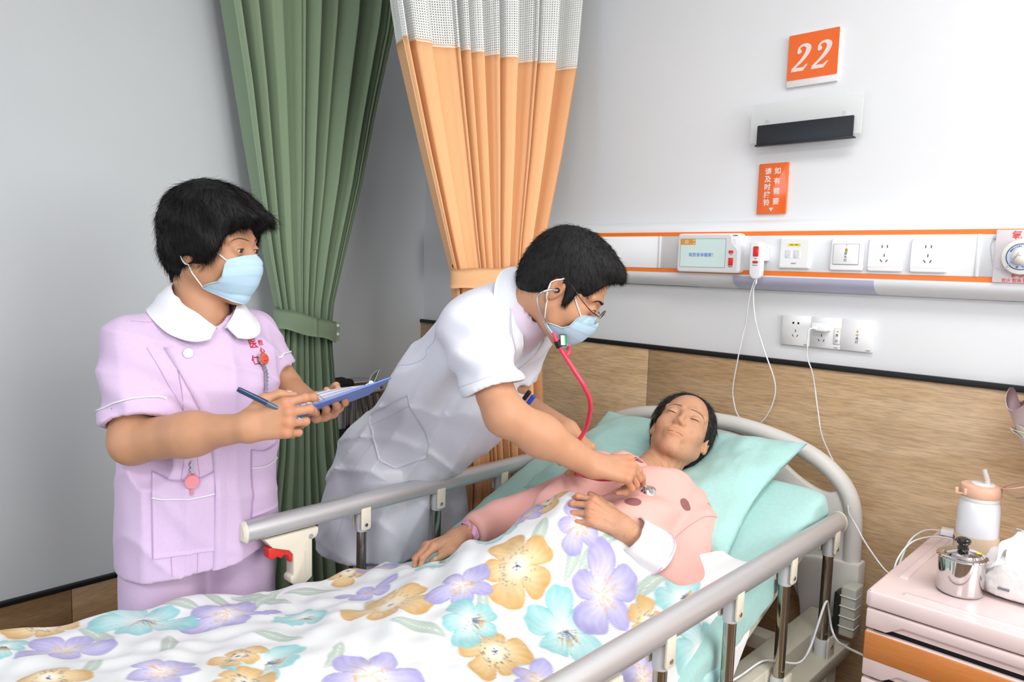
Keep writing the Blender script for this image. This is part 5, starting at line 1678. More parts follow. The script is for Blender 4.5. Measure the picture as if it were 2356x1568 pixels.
def n_tunic(P):
    P = P.astype(np.float32)
    d = n_tunic0(P)
    x, y, z = P[:, 0], P[:, 1], P[:, 2]
    # folds: soft drapes below the bust, pulls at the armpit, noise
    fold = .0055 * np.sin(y * 42 + 2.2 * np.sin(z * 7)) * np.clip((1.0 - z) / .3, 0, 1)
    fold += .0060 * np.sin((z * 62 + y * 46 + x * 20) + 2 * hash3(P, 9, 4.0)) * np.exp(-((z - 1.12) / .09) ** 2) * np.clip((-1.50 - y) / .04, 0, 1)
    fold += .0042 * hash3(P, 17, 3.0) + .0022 * hash3(P, 38, 7.0)
    ph = (y * 1.0 + x * .3) * 24 + 2.4 * hash3(P, 6, 5.0)
    fold += .007 * ((1 - np.abs(np.sin(ph))) ** 2 - .3) * np.clip(.45 + .9 * hash3(P, 5, 8.0), 0, 1)
    ph2 = (z * .85 + y * .55) * 34 + 2.8 * hash3(P, 8, 11.0)
    fold += .006 * ((1 - np.abs(np.sin(ph2))) ** 3) * np.clip(.1 + hash3(P, 5.5, 17.0), 0, 1)
    d = d - fold
    # crease between sleeve and body
    d = smax(d, .728 + .10 * (y - NY) - z, .003)
    # hollow hem, sleeves and neck
    cav = n_torso(P) + .016
    d = smax(d, -smax(cav, z - .77, .01), .003)
    ca = rc(P, N_RSE - n_rax * .03, N_RSE + n_rax * .1, .056, .060); d = smax(d, -ca, .003)
    ca = rc(P, N_LSE - n_lax * .03, N_LSE + n_lax * .1, .050, .053); d = smax(d, -ca, .003)
    nk = rc(P, (-1.690, NY + .004, 1.255), (-1.69, NY + .004, 1.40), .056, .088); d = smax(d, -nk, .006)
    d = smax(d, -rc(P, (-1.640, NY + .004, 1.268), (-1.63, NY + .004, 1.36), .018, .060), .006)
    return d
V, Q = sdf_mesh(n_tunic, (NX - .22, NY - .27, .62), (NX + .22, NY + .27, 1.36), .0055)
keep(new_obj('tunic', V, Q, 'lilac_cloth', None, smooth=True), nurse)
tn = lambda P: n_tunic(P)
# placket: overlapping front edge running down from the collar button, with a stitched line
pl = [(NX + .3, -1.530, 1.225), (NX + .3, -1.508, 1.16), (NX + .3, -1.468, 1.06), (NX + .3, -1.452, .98), (NX + .3, -1.450, .86), (NX + .3, -1.452, .74), (NX + .3, -1.455, .728)]
pp = march(tn, np.array(spline(pl, 8)), (-1, 0, 0), .0012, 60)
G = []
for off in (0.0, .012, .03):
    q = np.array(spline(pl, 8)); q[:, 1] += off
    G.append(march(tn, q, (-1, 0, 0), .0016 if off < .02 else .0, 60))
pk = grid_obj('placket', np.stack([G[0] - np.array((.003, 0, 0)), G[0] + np.array((.0035, 0, 0)), G[1] + np.array((.003, 0, 0)), G[2] - np.array((.001, 0, 0))], 0), 'lilac_cloth', nurse)
q = np.array(spline(pl, 8)); q[:, 1] -= .030
sm = tube('seam', march(tn, q, (-1, 0, 0), .0002, 60), .0009, 'seam_lilac', nurse, seg=5)
# princess seam, shoulder seam, side seams
def seam(pts, d, name='seam', m='seam_lilac', r=.0009, off=.0002):
    return tube(name, march(tn, np.array(spline(pts, 8)), d, off, 60), r, m, nurse, seg=5)
seam([(NX + .25, -1.535, 1.20), (NX + .25, -1.525, 1.05), (NX + .25, -1.53, .95), (NX + .25, -1.55, .80), (NX + .25, -1.552, .728)], (-1, .15, 0))
seam([(NX + .02, -1.48, 1.45), (NX + .04, -1.53, 1.45), (NX + .03, -1.575, 1.42)], (0, 0, -1))
ring = []
for k in range(25):
    a = 2 * PI * k / 24
    B = axes(n_rax, (1, 0, 0))
    ring.append(NRS + n_rax * .015 + (B[:, 1] * math.cos(a) + B[:, 2] * math.sin(a)) * .16 + np.array((0, .02, 0)))
# pockets with a curved white piping
def pocket(yc, zc, w, h, name, side=1):
    n = np.array((.93, -.37 * side, 0)); n /= np.linalg.norm(n)
    u = np.array((.37 * side, .93, 0)); u /= np.linalg.norm(u)
    c = np.array((NX + .15, yc, zc))
    Gp = patch(tn, c, u, (0, 0, 1), n, w, h, .0022, nu=20, nv=16, shape=lambda a, b: (a, b - (.14 * (1 - a * a) if b > 0 else 0) * max(0, b)))
    p = grid_obj('pocket', Gp, 'lilac_cloth', nurse, thick=.003)
    top = [Gp[i, -5] + n * .0015 for i in range(20)]
    t = tube('pocket_piping', top, .0026, 'collar_white', None, seg=6, flat=.7); t.parent = p
    t = tube('pocket_edge', [Gp[i, -1] + n * .0006 for i in range(20)], .0012, 'seam_lilac', None, seg=5); t.parent = p
    for e in (0, -1):
        t = tube('pocket_edge', [Gp[e, j] for j in range(16)], .0010, 'seam_lilac', None, seg=5); t.parent = p
    return p
pocket(-1.516, .862, .062, .090, 'pocket')
pocket(-1.300, .905, .050, .080, 'pocket', -1.3)
# sleeve piping
for (E_, ax, r0) in ((N_RSE, n_rax, .12), (N_LSE, n_lax, .11)):
    B = axes(ax, (1, 0, 0)); pts = []
    for k in range(32):
        a = 2 * PI * k / 32
        dirv = B[:, 1] * math.cos(a) + B[:, 2] * math.sin(a)
        pts.append(E_ - ax * .030 + dirv * r0)
    pts = np.array(pts); dirs = (E_ - ax * .030) - pts
    slv = (lambda P: rc(P, NRS + np.array((0, .006, .0)), N_RSE + n_rax * .05, .064, .074)) if E_ is N_RSE else (lambda P: rc(P, NLS + np.array((0, -.006, .0)), N_LSE + n_lax * .05, .064, .066))
    pp = march(slv, pts, dirs, .0008, 60)
    pp = project(tn, pp, .0012, 3)
    tube('sleeve_piping', pp, .0028, 'collar_white', nurse, seg=6, closed=True, flat=.8)
# collar: wide rounded flat collar, open at the throat
def collar(sign):
    nth, nr = 30, 12
    G = np.zeros((nth, nr, 3))
    cxn, cyn = -1.690, NY + .004
    for i in range(nth):
        t = i / (nth - 1)                       # 0 front, 1 back
        th = math.radians(4 + 176 * t) * sign
        th_o = math.radians(16 + 164 * t) * sign
        zi = np.interp(t, [0, .15, .6, 1], [1.262, 1.296, 1.352, 1.372])
        ri = np.interp(t, [0, .2, .5, 1], [.088, .074, .062, .060])
        wd = np.interp(t, [0, .03, .08, .16, .6, 1], [.030, .050, .066, .074, .076, .070])
        for j in range(nr):
            s_ = j / (nr - 1)
            tt = th + (th_o - th) * s_ * (1 if t < .3 else 0)
            r = ri + wd * s_ * .66
            roll = .012 * math.sin(min(1, s_ * 3) * PI / 2)
            z = zi + roll * (1 - s_) - wd * s_ * np.interp(t, [0, .3, .6, 1], [.72, .76, .74, .74])
            G[i, j] = (cxn + r * math.cos(tt) * 1.02, cyn + r * math.sin(tt) * 1.06, z)
    F = G.reshape(-1, 3)
    f = tn(F.astype(np.float32)); g = grad(tn, F)
    near = np.clip(.006 - f, 0, .05)
    F = (F + g * near[:, None]).reshape(nth, nr, 3)
    for _ in range(6):
        F[1:-1, 1:] = .5 * F[1:-1, 1:] + .25 * (F[:-2, 1:] + F[2:, 1:])
    return F
for s_ in (-1, 1):
    Gc = collar(s_)
    if s_ > 0: Gc = Gc[:, ::-1]
    grid_obj('collar', Gc, 'collar_white', nurse, thick=.003)
bt = march(tn, np.array([(NX + .3, -1.508, 1.212)]), (-1, .1, 0), .002, 60)[0]
o = lathe('button', [(.0105, 0), (.0105, .002), (.009, .0035), (.005, .003), (0, .003)], 'collar_white', (0, 0, 0), None, 20, 'x')
o.data.transform(Matrix.Translation(bt) @ Matrix.Rotation(-.25, 4, 'Z')); keep(o, nurse)
# embroidered red characters on the left breast
for ch, y, z, s_ in (('医', -1.335, 1.222, .026), ('仁', -1.338, 1.185, .026), ('心', -1.312, 1.205, .016), ('院', -1.312, 1.222, .014)):
    p = march(tn, np.array([(NX + .3, y, z)]), (-1, 0, 0), .0006, 60)[0]
    g = grad(tn, p[None])[0]
    o = text_obj('embroidery', ch, s_, (0, 0, 0), 'stitch_red', None, rot=(0, 0, 0), bold=.0004)
    B = axes(g, (0, 0, 1))
    M4 = Matrix(((B[0, 1], B[0, 2], B[0, 0], p[0]), (B[1, 1], B[1, 2], B[1, 0], p[1]), (B[2, 1], B[2, 2], B[2, 0], p[2]), (0, 0, 0, 1)))
    o.data.transform(M4); keep(o, nurse)

# trousers and shoes
def n_trousers(P):
    d = None
    for s in (-1, 1):
        q = rc(P, (NX, NY + s * .078, .86), (NX, NY + s * .092, .45), .094, .090)
        q = smin(q, rc(P, (NX, NY + s * .092, .45), (NX - .01, NY + s * .105, .04), .088, .084), .03)
        d = q if d is None else smin(d, q, .03)
    d = d - .003 * hash3(P, 16, 2.0) - .003 * np.sin(P[:, 1] * 60 + P[:, 2] * 4)
    return smax(smax(d, .05 - P[:, 2], .004), P[:, 2] - .80, .01)
V, Q = sdf_mesh(n_trousers, (NX - .2, NY - .25, .03), (NX + .2, NY + .25, .83), .010)
keep(new_obj('trousers', V, Q, 'lilac_cloth', None, smooth=True), nurse)
for s in (-1, 1):
    def shoe(P, s=s):
        d = rc(P, (NX - .03, NY + s * .105, .045), (NX + .15, NY + s * .115, .035), .042, .036)
        return smax(d, .004 - P[:, 2], .004)
    V, Q = sdf_mesh(shoe, (NX - .1, NY + s * .105 - .07, -.01), (NX + .22, NY + s * .105 + .08, .11), .006)
    keep(new_obj('shoe', V, Q, 'shoe_white', None, smooth=True), nurse)

# ------------------------------------------------------------------ things the nurse carries
# clipboard
mat('clip_blue', (92, 128, 214), rough=0.4, var=.03, vscale=20)
mat('paper', (232, 232, 250), rough=0.8)
mat('paper_white', (246, 246, 250), rough=0.8)
mat('ink_line', (90, 92, 130), rough=0.8)
CA = np.array((-1.392, -1.452, 1.080)); Cu = np.array((.247, .929, .274)); Cu /= np.linalg.norm(Cu)
Cw = np.array((-.184, .071, -.072)); Cw -= Cu * (Cw @ Cu); Cw /= np.linalg.norm(Cw)
Cn = np.cross(Cw, Cu); Cn = Cn if Cn[2] > 0 else -Cn
clip = empty('clipboard', tuple(CA), 'blue clipboard with paper and a steel clip held by the nurse', 'clipboard')
def brd(u, w, n): return tuple(CA + Cu * u + Cw * w + Cn * n)
bm = bmesh.new()
def slab(name, pts, n0, n1, m, parent):
    bm = bmesh.new()
    a = [bm.verts.new(brd(u, w, n0)) for u, w in pts]; b = [bm.verts.new(brd(u, w, n1)) for u, w in pts]
    bm.faces.new(a); bm.faces.new(b[::-1])
    for i in range(len(pts)): bm.faces.new((a[i], b[i], b[(i + 1) % len(pts)], a[(i + 1) % len(pts)]))
    return keep(bm_obj(name, bm, m, None), parent)
slab('board', rrect(0, .315, 0, .215, .008, 4), -.0015, .0015, 'clip_blue', clip)
# metal clip at the far end
slab('clip_plate', rrect(.268, .310, .045, .165, .003, 2), .0015, .0035, 'chrome', clip)
tube('clip_spring', [brd(.285, .06, .009), brd(.285, .15, .009)], .0055, 'chrome', clip, seg=12)
Gl = np.array([[brd(.290 + .028 * t - .018 * t * t * 0, .066 + .078 * s_ * (1) , .006 + .030 * t) for s_ in np.linspace(0, 1, 6)] for t in np.linspace(0, 1, 8)])
grid_obj('clip_lever', Gl, 'chrome', clip, thick=.0014)
Gl = np.array([[brd(.285 - .032 * t, .055 + .10 * s_, .009 - .0062 * t + .002 * math.sin(t * PI)) for s_ in np.linspace(0, 1, 6)] for t in np.linspace(0, 1, 8)])
grid_obj('clip_jaw', Gl, 'chrome', clip, thick=.0014)
tube('hang_hook', spline([brd(.305, .075, .003), brd(.325, .085, .004), brd(.330, .105, .004), brd(.325, .125, .004), brd(.305, .135, .003)], 5), .0012, 'chrome', clip, seg=6)
# paper on it
Gp = np.zeros((24, 12, 3))
for i in range(24):
    for j in range(12):
        u = .006 + .272 * i / 23; w = .004 + .205 * j / 11
        lift = .0022 + .030 * math.sin(PI * min(1, j / 9)) * math.sin(PI * min(1, i / 23)) ** .7
        Gp[i, j] = brd(u, w, lift)
pap = tag(grid_obj('paper_sheet', Gp, 'paper', None, thick=.0006), 'printed form with a ruled grid clipped to the blue clipboard', 'paper')
for k in range(13):
    i = 1 + k
    ln = tube('ruled_line', [Gp[i, j] + Cn * .0006 for j in range(0, 4)], .0004, 'ink_line', None, seg=4); ln.parent = pap
for j in (1, 2):
    ln = tube('ruled_line', [Gp[i, j] + Cn * .0006 for i in range(0, 20)], .0004, 'ink_line', None, seg=4); ln.parent = pap
Gs = np.array([[brd(-.020 + .12 * i / 9, .05 + .10 * j / 5, .012 + .035 * (1 - i / 9) * .9) for j in range(6)] for i in range(10)])
pap2 = tag(grid_obj('note_card', Gs, 'paper_white', None, thick=.0005), 'small white card tucked above the form on the clipboard', 'paper')
# pen
mat('pen_navy', (26, 56, 96), rough=0.25, coat=.4)
mat('pen_clear', (70, 100, 126), rough=0.1, coat=.6)
p0, p1 = np.array((-1.366, -1.490, 1.166)), np.array((-1.318, -1.384, 1.101))
pd = (p1 - p0) / np.linalg.norm(p1 - p0)
p1 = p0 + pd * .143
pen = empty('pen', tuple(p0), 'dark blue gel pen gripped in the nurse right hand', 'pen')
tube('pen_cap', [p0, p0 + pd * .004, p0 + pd * .062], [.0042, .0052, .0058], 'pen_navy', pen, seg=16)
tube('pen_barrel', [p0 + pd * .062, p0 + pd * .064, p0 + pd * .118, p0 + pd * .130], [.0058, .0052, .0050, .0032], 'pen_clear', pen, seg=16)
tube('pen_tip', [p0 + pd * .130, p0 + pd * .140, p0 + pd * .143], [.003, .0012, .0005], 'chrome', pen, seg=10)
# badge reel on the breast and its chain, key reel over the pocket
def surf(y, z, off=.004):
    return march(tn, np.array([(NX + .3, y, z)]), (-1, 0, 0), off, 60)[0]
b0 = surf(-1.322, 1.188, .006)
bd = empty('badge_reel', tuple(b0), 'round orange smiling badge reel with chain clipped to the breast pocket', 'badge reel')
g = grad(tn, b0[None])[0]; B = axes(g)
def disc(name, c, r, t, m, parent, B=B):
    V, F = lathe_data([(r * .9, 0), (r, t * .4), (r, t * .8), (r * .92, t), (0, t)], 24, axis='x')
    V = np.array(V) @ B.T + c
    return keep(new_obj(name, V, F, m, None, smooth=True, sharp=40), parent)
disc('reel_case', b0, .0145, .006, 'steel', bd)
fc = disc('reel_face', b0 + g * .0045, .0128, .003, 'badge_orange', bd)
for dy in (-.0035, .0035):
    V, F = lathe_data([(.0008, 0), (.0008, .0006)], 8, axis='x'); o = new_obj('smile_eye', np.array(V) @ B.T + b0 + g * .0077 + B @ np.array((0, dy, .0035)), F, 'print_dark'); o.parent = fc; 
sm_ = [b0 + g * .0079 + B @ np.array((0, .006 * math.cos(t), -.001 + .0055 * math.sin(t))) for t in np.linspace(PI * 1.15, PI * 1.85, 9)]
o = tube('smile_line', sm_, .0005, 'print_dark', None, seg=5); o.parent = fc
chp = np.array(spline([b0 + np.array((.002, 0, -.013)), surf(-1.322, 1.160, .006), surf(-1.324, 1.14, .007), surf(-1.326, 1.118, .008)], 5))
for k in range(0, len(chp), 2):
    disc('chain_link', chp[k], .0042, .0025, 'chrome', bd)
disc('chain_weight', chp[-1] + np.array((0, 0, -.012)), .0095, .007, 'chrome', bd)
r0 = surf(-1.497, .938, .004)
rl = empty('key_reel', tuple(r0), 'round pink retractable reel hanging above the tunic pocket', 'key reel')
g = grad(tn, r0[None])[0]; B2 = axes(g)
disc('reel_case', r0, .0155, .009, 'reel_pink', rl, B2)
tube('reel_loop', [r0 + B2 @ np.array((.004, .005 * math.cos(t), .0165 + .004 * math.sin(t))) for t in np.linspace(0, 2 * PI, 12)], .0014, 'reel_pink', rl, seg=6)
cc = r0 + B2 @ np.array((.004, 0, .022))
for k in range(5):
    disc('chain_link', cc + np.array((0, .0012 * (-1) ** k, .0052 * k)), .0033, .002, 'chrome', rl, B2)
tube('reel_cord', [r0 + B2 @ np.array((.004, 0, -.0155)), r0 + B2 @ np.array((.002, 0, -.030))], .0032, 'reel_pink', rl, seg=8)
# ------------------------------------------------------------------ doctor bending over the bed
mat('coat_white', (228, 230, 240), rough=0.8, var=.02, vscale=200, bump=.10, bscale=34, bdist=.006, sheen=.1, fold=.65, fscale=5.0, stretch=(.8, 1, .6))
mat('coat_seam', (214, 216, 230), rough=0.85)
mat('shirt_pink', (232, 218, 236), rough=0.8, bump=.08, bscale=60, bdist=.004)
mat('trouser_white', (234, 234, 242), rough=0.85, bump=.1, bscale=40, bdist=.006)
mat('gold_wire', (176, 152, 104), rough=0.25, metal=1.0)
mat('tortoise', (70, 42, 24), rough=0.25, coat=.4, var=.4, vscale=120)
mat('lens', (245, 250, 250), rough=0.02, trans=1.0, ior=1.08, alpha=.25)
mat('tube_red', (236, 62, 92), rough=0.3, coat=.3)
mat('rubber_black', (20, 20, 22), rough=0.5)
mat('tag_green', (46, 170, 80), rough=0.4)
mat('pen_blue', (40, 70, 190), rough=0.3)

doc = empty('person', (-1.72, -.80, 0), 'man in a white coat and glasses bending over the bed with a stethoscope', 'person')
doc['skin'] = 'doctor'
d_hc = np.array((-1.130, -.797, 1.372)); d_hs = 1.03
_h = np.array((.828, .558, 0.0)); _p = math.radians(36)
d_A = axes(_h * math.cos(_p) + np.array((0, 0, -1)) * math.sin(_p))
f32 = lambda *a: np.array(a, np.float32)
def d_head(P):
    return head_sdf(((P - d_hc.astype(np.float32)) @ d_A.astype(np.float32)) / d_hs, male=True) * d_hs
DL = np.array((-.20, .98, 0.0))                         # to his left
DRS = np.array((-1.272, -.985, 1.280)); DLS = np.array((-1.385, -.640, 1.275))
DRE = np.array((-1.108, -1.008, 1.095)); DRW = np.array((-1.008, -.822, .972))
DLE = np.array((-1.400, -.690, 1.050)); DLW = np.array((-1.185, -.705, 1.005))
d_rh = Hand(DRW, (.68, .72, -.06), (.345, -.36, .87), left=False, scale=1.0, fat=1.0,
            pose={'index': (-5, 46, 14, 10), 'middle': (-3, 58, 58, 30), 'ring': (-2, 62, 66, 35), 'little': (-1, 60, 70, 36)},
            thumb=((.018, .022, -.010), (.048, .036, -.034), (.078, .034, -.052), (.104, .026, -.060)))
d_lh = Hand(DLW, (.85, -.32, -.36), (.35, -.1, .9), left=True, scale=1.0, fat=1.0,
            pose={'index': (4, 50, 60, 30), 'middle': (0, 56, 66, 34), 'ring': (-3, 60, 70, 36), 'little': (-6, 62, 72, 38)})
d_nb = np.array((-1.236, -.812, 1.335))
def d_neck(P):
    d = rc(P, d_hc + d_A @ np.array((-.034, 0, -.045)) * d_hs, d_nb, .057, .060)
    return smin(d, rc(P, d_nb, d_nb + np.array((-.06, 0, -.05)), .06, .085), .03)
def d_skin_head(P): return smin(d_head(P), d_neck(P), .022)
def d_rarm(P):
    d = rc(P, DRS * .55 + DRE * .45, DRE, .047, .044)
    f = rc(P, DRE, DRE * .6 + DRW * .4, .0445, .0435); f = smin(f, rc(P, DRE * .6 + DRW * .4, DRW, .043, .0290), .03)
    return smin(smin(d, f, .02), d_rh.fn(P), .018)
def d_larm(P):
    d = rc(P, DLS * .55 + DLE * .45, DLE, .046, .043)
    return smin(smin(d, rc(P, DLE, DLW, .043, .029), .02), d_lh.fn(P), .018)
parts = [sdf_mesh(d_skin_head, d_hc - (.21, .17, .20), d_hc + (.17, .17, .17), .0030)]
lo, hi = d_rh.bounds(); parts.append(sdf_mesh(d_rarm, np.minimum(lo, DRE - .06), np.maximum(hi, DRE + (.06, .06, .10)), .0026))
lo, hi = d_lh.bounds(); parts.append(sdf_mesh(d_larm, np.minimum(lo, DLE - .06), np.maximum(hi, DLE + (.06, .06, .10)), .0034))
D_HIP = np.array((-1.695, -.800, .885)); D_MID = np.array((-1.515, -.806, 1.110)); D_SH = np.array((-1.325, -.808, 1.262))
def d_core(P):
    d = rc(P, D_HIP, D_MID, .09, .085); d = smin(d, rc(P, D_MID, D_SH, .085, .07), .05)
    d = smin(d, rc(P, DRS, DLS, .04, .04), .04)
    for a, b in ((DRS, DRE), (DLS, DLE)): d = smin(d, rc(P, a, b, .045, .042), .02)
    for s in (-1, 1):
        h = D_HIP + DL * s * .085
        k = np.array((-1.70, -.80, .48)) + DL * s * .095; a = np.array((-1.73, -.80, .10)) + DL * s * .10
        d = smin(d, rc(P, h, k, .085, .06), .03); d = smin(d, rc(P, k, a, .058, .04), .02)
        d = smin(d, rc(P, a + (0, 0, -.05), a + (.13, .02, -.06), .036, .028), .02)
    return d
parts.append(sdf_mesh(d_core, (-1.9, -1.12, -.01), (-1.0, -.45, 1.36), .012))
V, Q = join_meshes(parts)
reds = d_rh.knuck + [d_hc + d_A @ np.array((-.01, s * .08, 0)) for s in (-1, 1)]
keep(new_obj('body', V, Q, 'skin_doctor', None, smooth=True, col=skin_color(V, (204, 150, 116), reds)), doc)
d_rh.nail_objs(doc)
eye_meshes(d_head, d_A, d_hc, d_hs, doc, look=(0, -.35))
brow_mesh(d_head, d_A, d_hc, d_hs, doc, thick=1.2)

def d_hair(P):
    Q = ((P - d_hc.astype(np.float32)) @ d_A.astype(np.float32)) / d_hs
    y = np.abs(Q[:, 1]); S = np.stack([Q[:, 0], y, Q[:, 2]], 1)
    d = ell(Q, (-.012, 0, .040), (.107, .083, .098))
    d = smin(d, ell(Q, (.026, 0, .093), (.074, .062, .034)), .02)              # longer on top
    d = smin(d, ell(Q, (-.050, 0, .000), (.066, .070, .080)), .02)              # back
    cut = ell(Q, (.112, 0, -.022), (.084, .086, .108))
    d = smax(d, -cut, .008)
    # sides stop above the ear, neckline
    d = smax(d, -ell(S, (.005, .095, -.045), (.040, .040, .055)), .006)
    d = smax(d, -ell(S, (.052, .082, -.030), (.036, .030, .062)), .006)
    d = smin(d, ell(S, (.026, .0665, .000), (.010, .012, .030)), .006)
    d = smax(d, -.070 - Q[:, 2] + .25 * (Q[:, 0] + .05), .01)
    return d
V, Q = sdf_mesh(d_hair, d_hc - .17, d_hc + .17, .0040)
hb = new_obj('hair', V, Q, 'hair_base', None, smooth=True); keep(hb, doc)
hs1 = hair_strands(d_hair, V, d_hc, d_A, d_hs, 20000, (-.055, 0, .14), .22, (.008, .020), None, 5, w=.00042, grav=.0, down=.2, fwd=.45)
hs1.parent = hb; tag(hs1, kind='stuff')
face_mask(d_hc, d_A, d_hs, doc, d_head)

# glasses
gl = lambda x, y, z: d_hc + d_hs * (d_A @ np.array((x, y, z)))
gls = None
for s in (-1, 1):
    rim = [gl(.109 - .10 * abs(s * u - 0) ** 2 * 0 - .25 * max(0, (abs(yy) - .02)) ** 1.2, yy, zz) for u, (yy, zz) in enumerate([(s * (.034 + .023 * math.cos(t)) , -.004 + .0165 * math.sin(t)) for t in np.linspace(0, 2 * PI, 33)[:-1]])]
    o = tube('lens_rim', rim, .0007, 'gold_wire', doc, seg=6, closed=True)
    gls = gls or o
    nl_ = len(rim)
    o = new_obj('lens', [tuple(p) for p in rim], [tuple(range(nl_))], 'lens', None); keep(o, doc)
    top = [p for p in rim[1:16]]
    tube('brow_bar', top, .0012, 'tortoise', doc, seg=6)
    tm = spline([rim[0] if s > 0 else rim[16], gl(.083, s * .066, .000), gl(.050, s * .0745, .008), gl(.010, s * .0785, .020), gl(-.014, s * .082, .020), gl(-.030, s * .080, -.004)], 6)
    tm[0] = gl(.092, s * .058, .000)
    tube('temple', tm, .0014, 'tortoise', doc, seg=6)
tube('bridge', spline([gl(.108, -.011, .002), gl(.111, 0, .006), gl(.108, .011, .002)], 4), .0009, 'gold_wire', doc, seg=6)

# ---- white coat
D_RSE = np.array((-1.146, -1.004, 1.146)); d_rax = (DRE - DRS) / np.linalg.norm(DRE - DRS)
D_LSE = np.array((-1.336, -.638, 1.115)); d_lax = (DLE - DLS) / np.linalg.norm(DLE - DLS)
D_RSE = DRS + d_rax * .178; D_LSE = DLS + d_lax * .175
d_cut = np.array((.36, .10, -.93)); d_cut /= np.linalg.norm(d_cut)
def d_sleeve_r(P): return rc(P, DRS + np.array((-.005, .02, -.012)), D_RSE + d_rax * .06, .074, .071)
def d_sleeve_l(P): return rc(P, DLS + np.array((-.01, -.015, -.005)), D_LSE + d_lax * .06, .076, .070)
def d_body(P, g=0.0):
    d = None
    for s in (-1, 1):
        w = DL * s
        q = rc(P, D_HIP + w * .070, D_MID + w * .070, .112 - g, .098 - g)
        q = smin(q, rc(P, D_MID + w * .070, D_SH + w * .080, .098 - g, .104 - g), .05)
        q = smin(q, rc(P, D_HIP + w * .075, np.array((-1.730, -.80, .52)) + w * .10, .104 - g, .146 - g), .05)
        d = q if d is None else smin(d, q, .08)
    d = smin(d, rc(P, D_SH + (.01, 0, .01), d_nb + (-.03, 0, -.012), .095 - g, .062 - g), .05)
    # chest / belly hanging forward
    d = smin(d, rc(P, (-1.375, -.80, 1.055), (-1.57, -.80, .90), .088 - g, .095 - g), .06)
    # back of the skirt flaring out
    d = smin(d, rc(P, (-1.735, -.90, .86), (-1.800, -.945, .54), .115 - g, .105 - g), .05)
    return d
def d_coat(P):
    P = P.astype(np.float32)
    x, y, z = P[:, 0], P[:, 1], P[:, 2]
    d = d_body(P)
    rs = smax(d_sleeve_r(P), (P - D_RSE.astype(np.float32)) @ d_cut.astype(np.float32), .003)
    ls = smax(d_sleeve_l(P), (P - D_LSE.astype(np.float32)) @ d_lax.astype(np.float32), .004)
    d = smin(d, rs, .05); d = smin(d, ls, .05)
    low = np.clip((1.0 - z) / .35, 0, 1)
    fold = .0095 * np.sin((x * .55 + y) * 40 + 1.5 * np.sin(z * 9)) * low
    # diagonal drag lines over the back and from the shoulder
    fold += .0075 * np.sin((x - z) * 46 + y * 22 + 2 * hash3(P, 7, 1.0)) * np.exp(-((z - 1.12) / .16) ** 2)
    # crumples on the sleeve
    fold += .0065 * np.sin((z * 1.1 + x * .4) * 75 + y * 30) * np.exp(-(((P - (DRS * .45 + D_RSE * .55).astype(np.float32)) ** 2).sum(1)) / .010)
    fold += .0055 * hash3(P, 14, 2.0) + .0032 * hash3(P, 33, 6.0)
    ph = (x * .75 - z * .66) * 27 + y * 17 + 2.6 * hash3(P, 6, 9.0)
    msk = np.clip(.55 + .9 * hash3(P, 4.5, 3.0), 0, 1)
    fold += .010 * ((1 - np.abs(np.sin(ph))) ** 2 - .3) * msk
    ph2 = (z * 1.0 + y * .5 - x * .25) * 30 + 3.0 * hash3(P, 7, 12.0)
    fold += .008 * ((1 - np.abs(np.sin(ph2))) ** 3) * np.clip(.2 + hash3(P, 5, 21.0), 0, 1)
    hm = np.clip(np.abs((P - D_RSE.astype(np.float32)) @ d_cut.astype(np.float32)) / .03, .15, 1)
    nearS = np.exp(-(((P - D_RSE.astype(np.float32)) ** 2).sum(1)) / .016)
    d = d - fold * (1 - nearS * (1 - hm))
    d = smax(d, .585 - z + .06 * (x + 1.72), .003)
    d = smax(d, -smax(d_body(P, .022) , z - .66, .01), .003)
    d = smax(d, -rc(P, D_RSE - d_rax * .01, D_RSE + d_rax * .12, .050, .058), .003)
    d = smax(d, -rc(P, D_LSE - d_lax * .03, D_LSE + d_lax * .12, .052, .058), .003)
    nk = rc(P, d_nb + (-.01, 0, -.02), d_hc + (-.03, 0, -.02), .056, .075); d = smax(d, -nk, .005)
    # open front below the throat
    d = smax(d, -rc(P, d_nb + (.045, .0, -.06), d_nb + (-.03, 0, -.17), .042, .020), .006)
    return d
V, Q = sdf_mesh(d_coat, (-2.02, -1.12, .56), (-1.02, -.50, 1.42), .0060)
keep(new_obj('coat', V, Q, 'coat_white', None, smooth=True), doc)
# shirt under the coat
def d_shirt(P):
    d = rc(P, d_nb + (.0, 0, -.025), D_MID + (.04, 0, .02), .080, .085)
    d = smin(d, rc(P, d_nb, d_nb + (.02, 0, .012), .066, .064), .02)
    nk = rc(P, d_nb + (-.01, 0, -.03), d_hc + (-.02, 0, -.02), .055, .072); d = smax(d, -nk, .004)
    return d - .002 * hash3(P, 40, 3.0)
V, Q = sdf_mesh(d_shirt, (-1.66, -.95, 1.0), (-1.08, -.66, 1.42), .007)
keep(new_obj('shirt', V, Q, 'shirt_pink', None, smooth=True), doc)
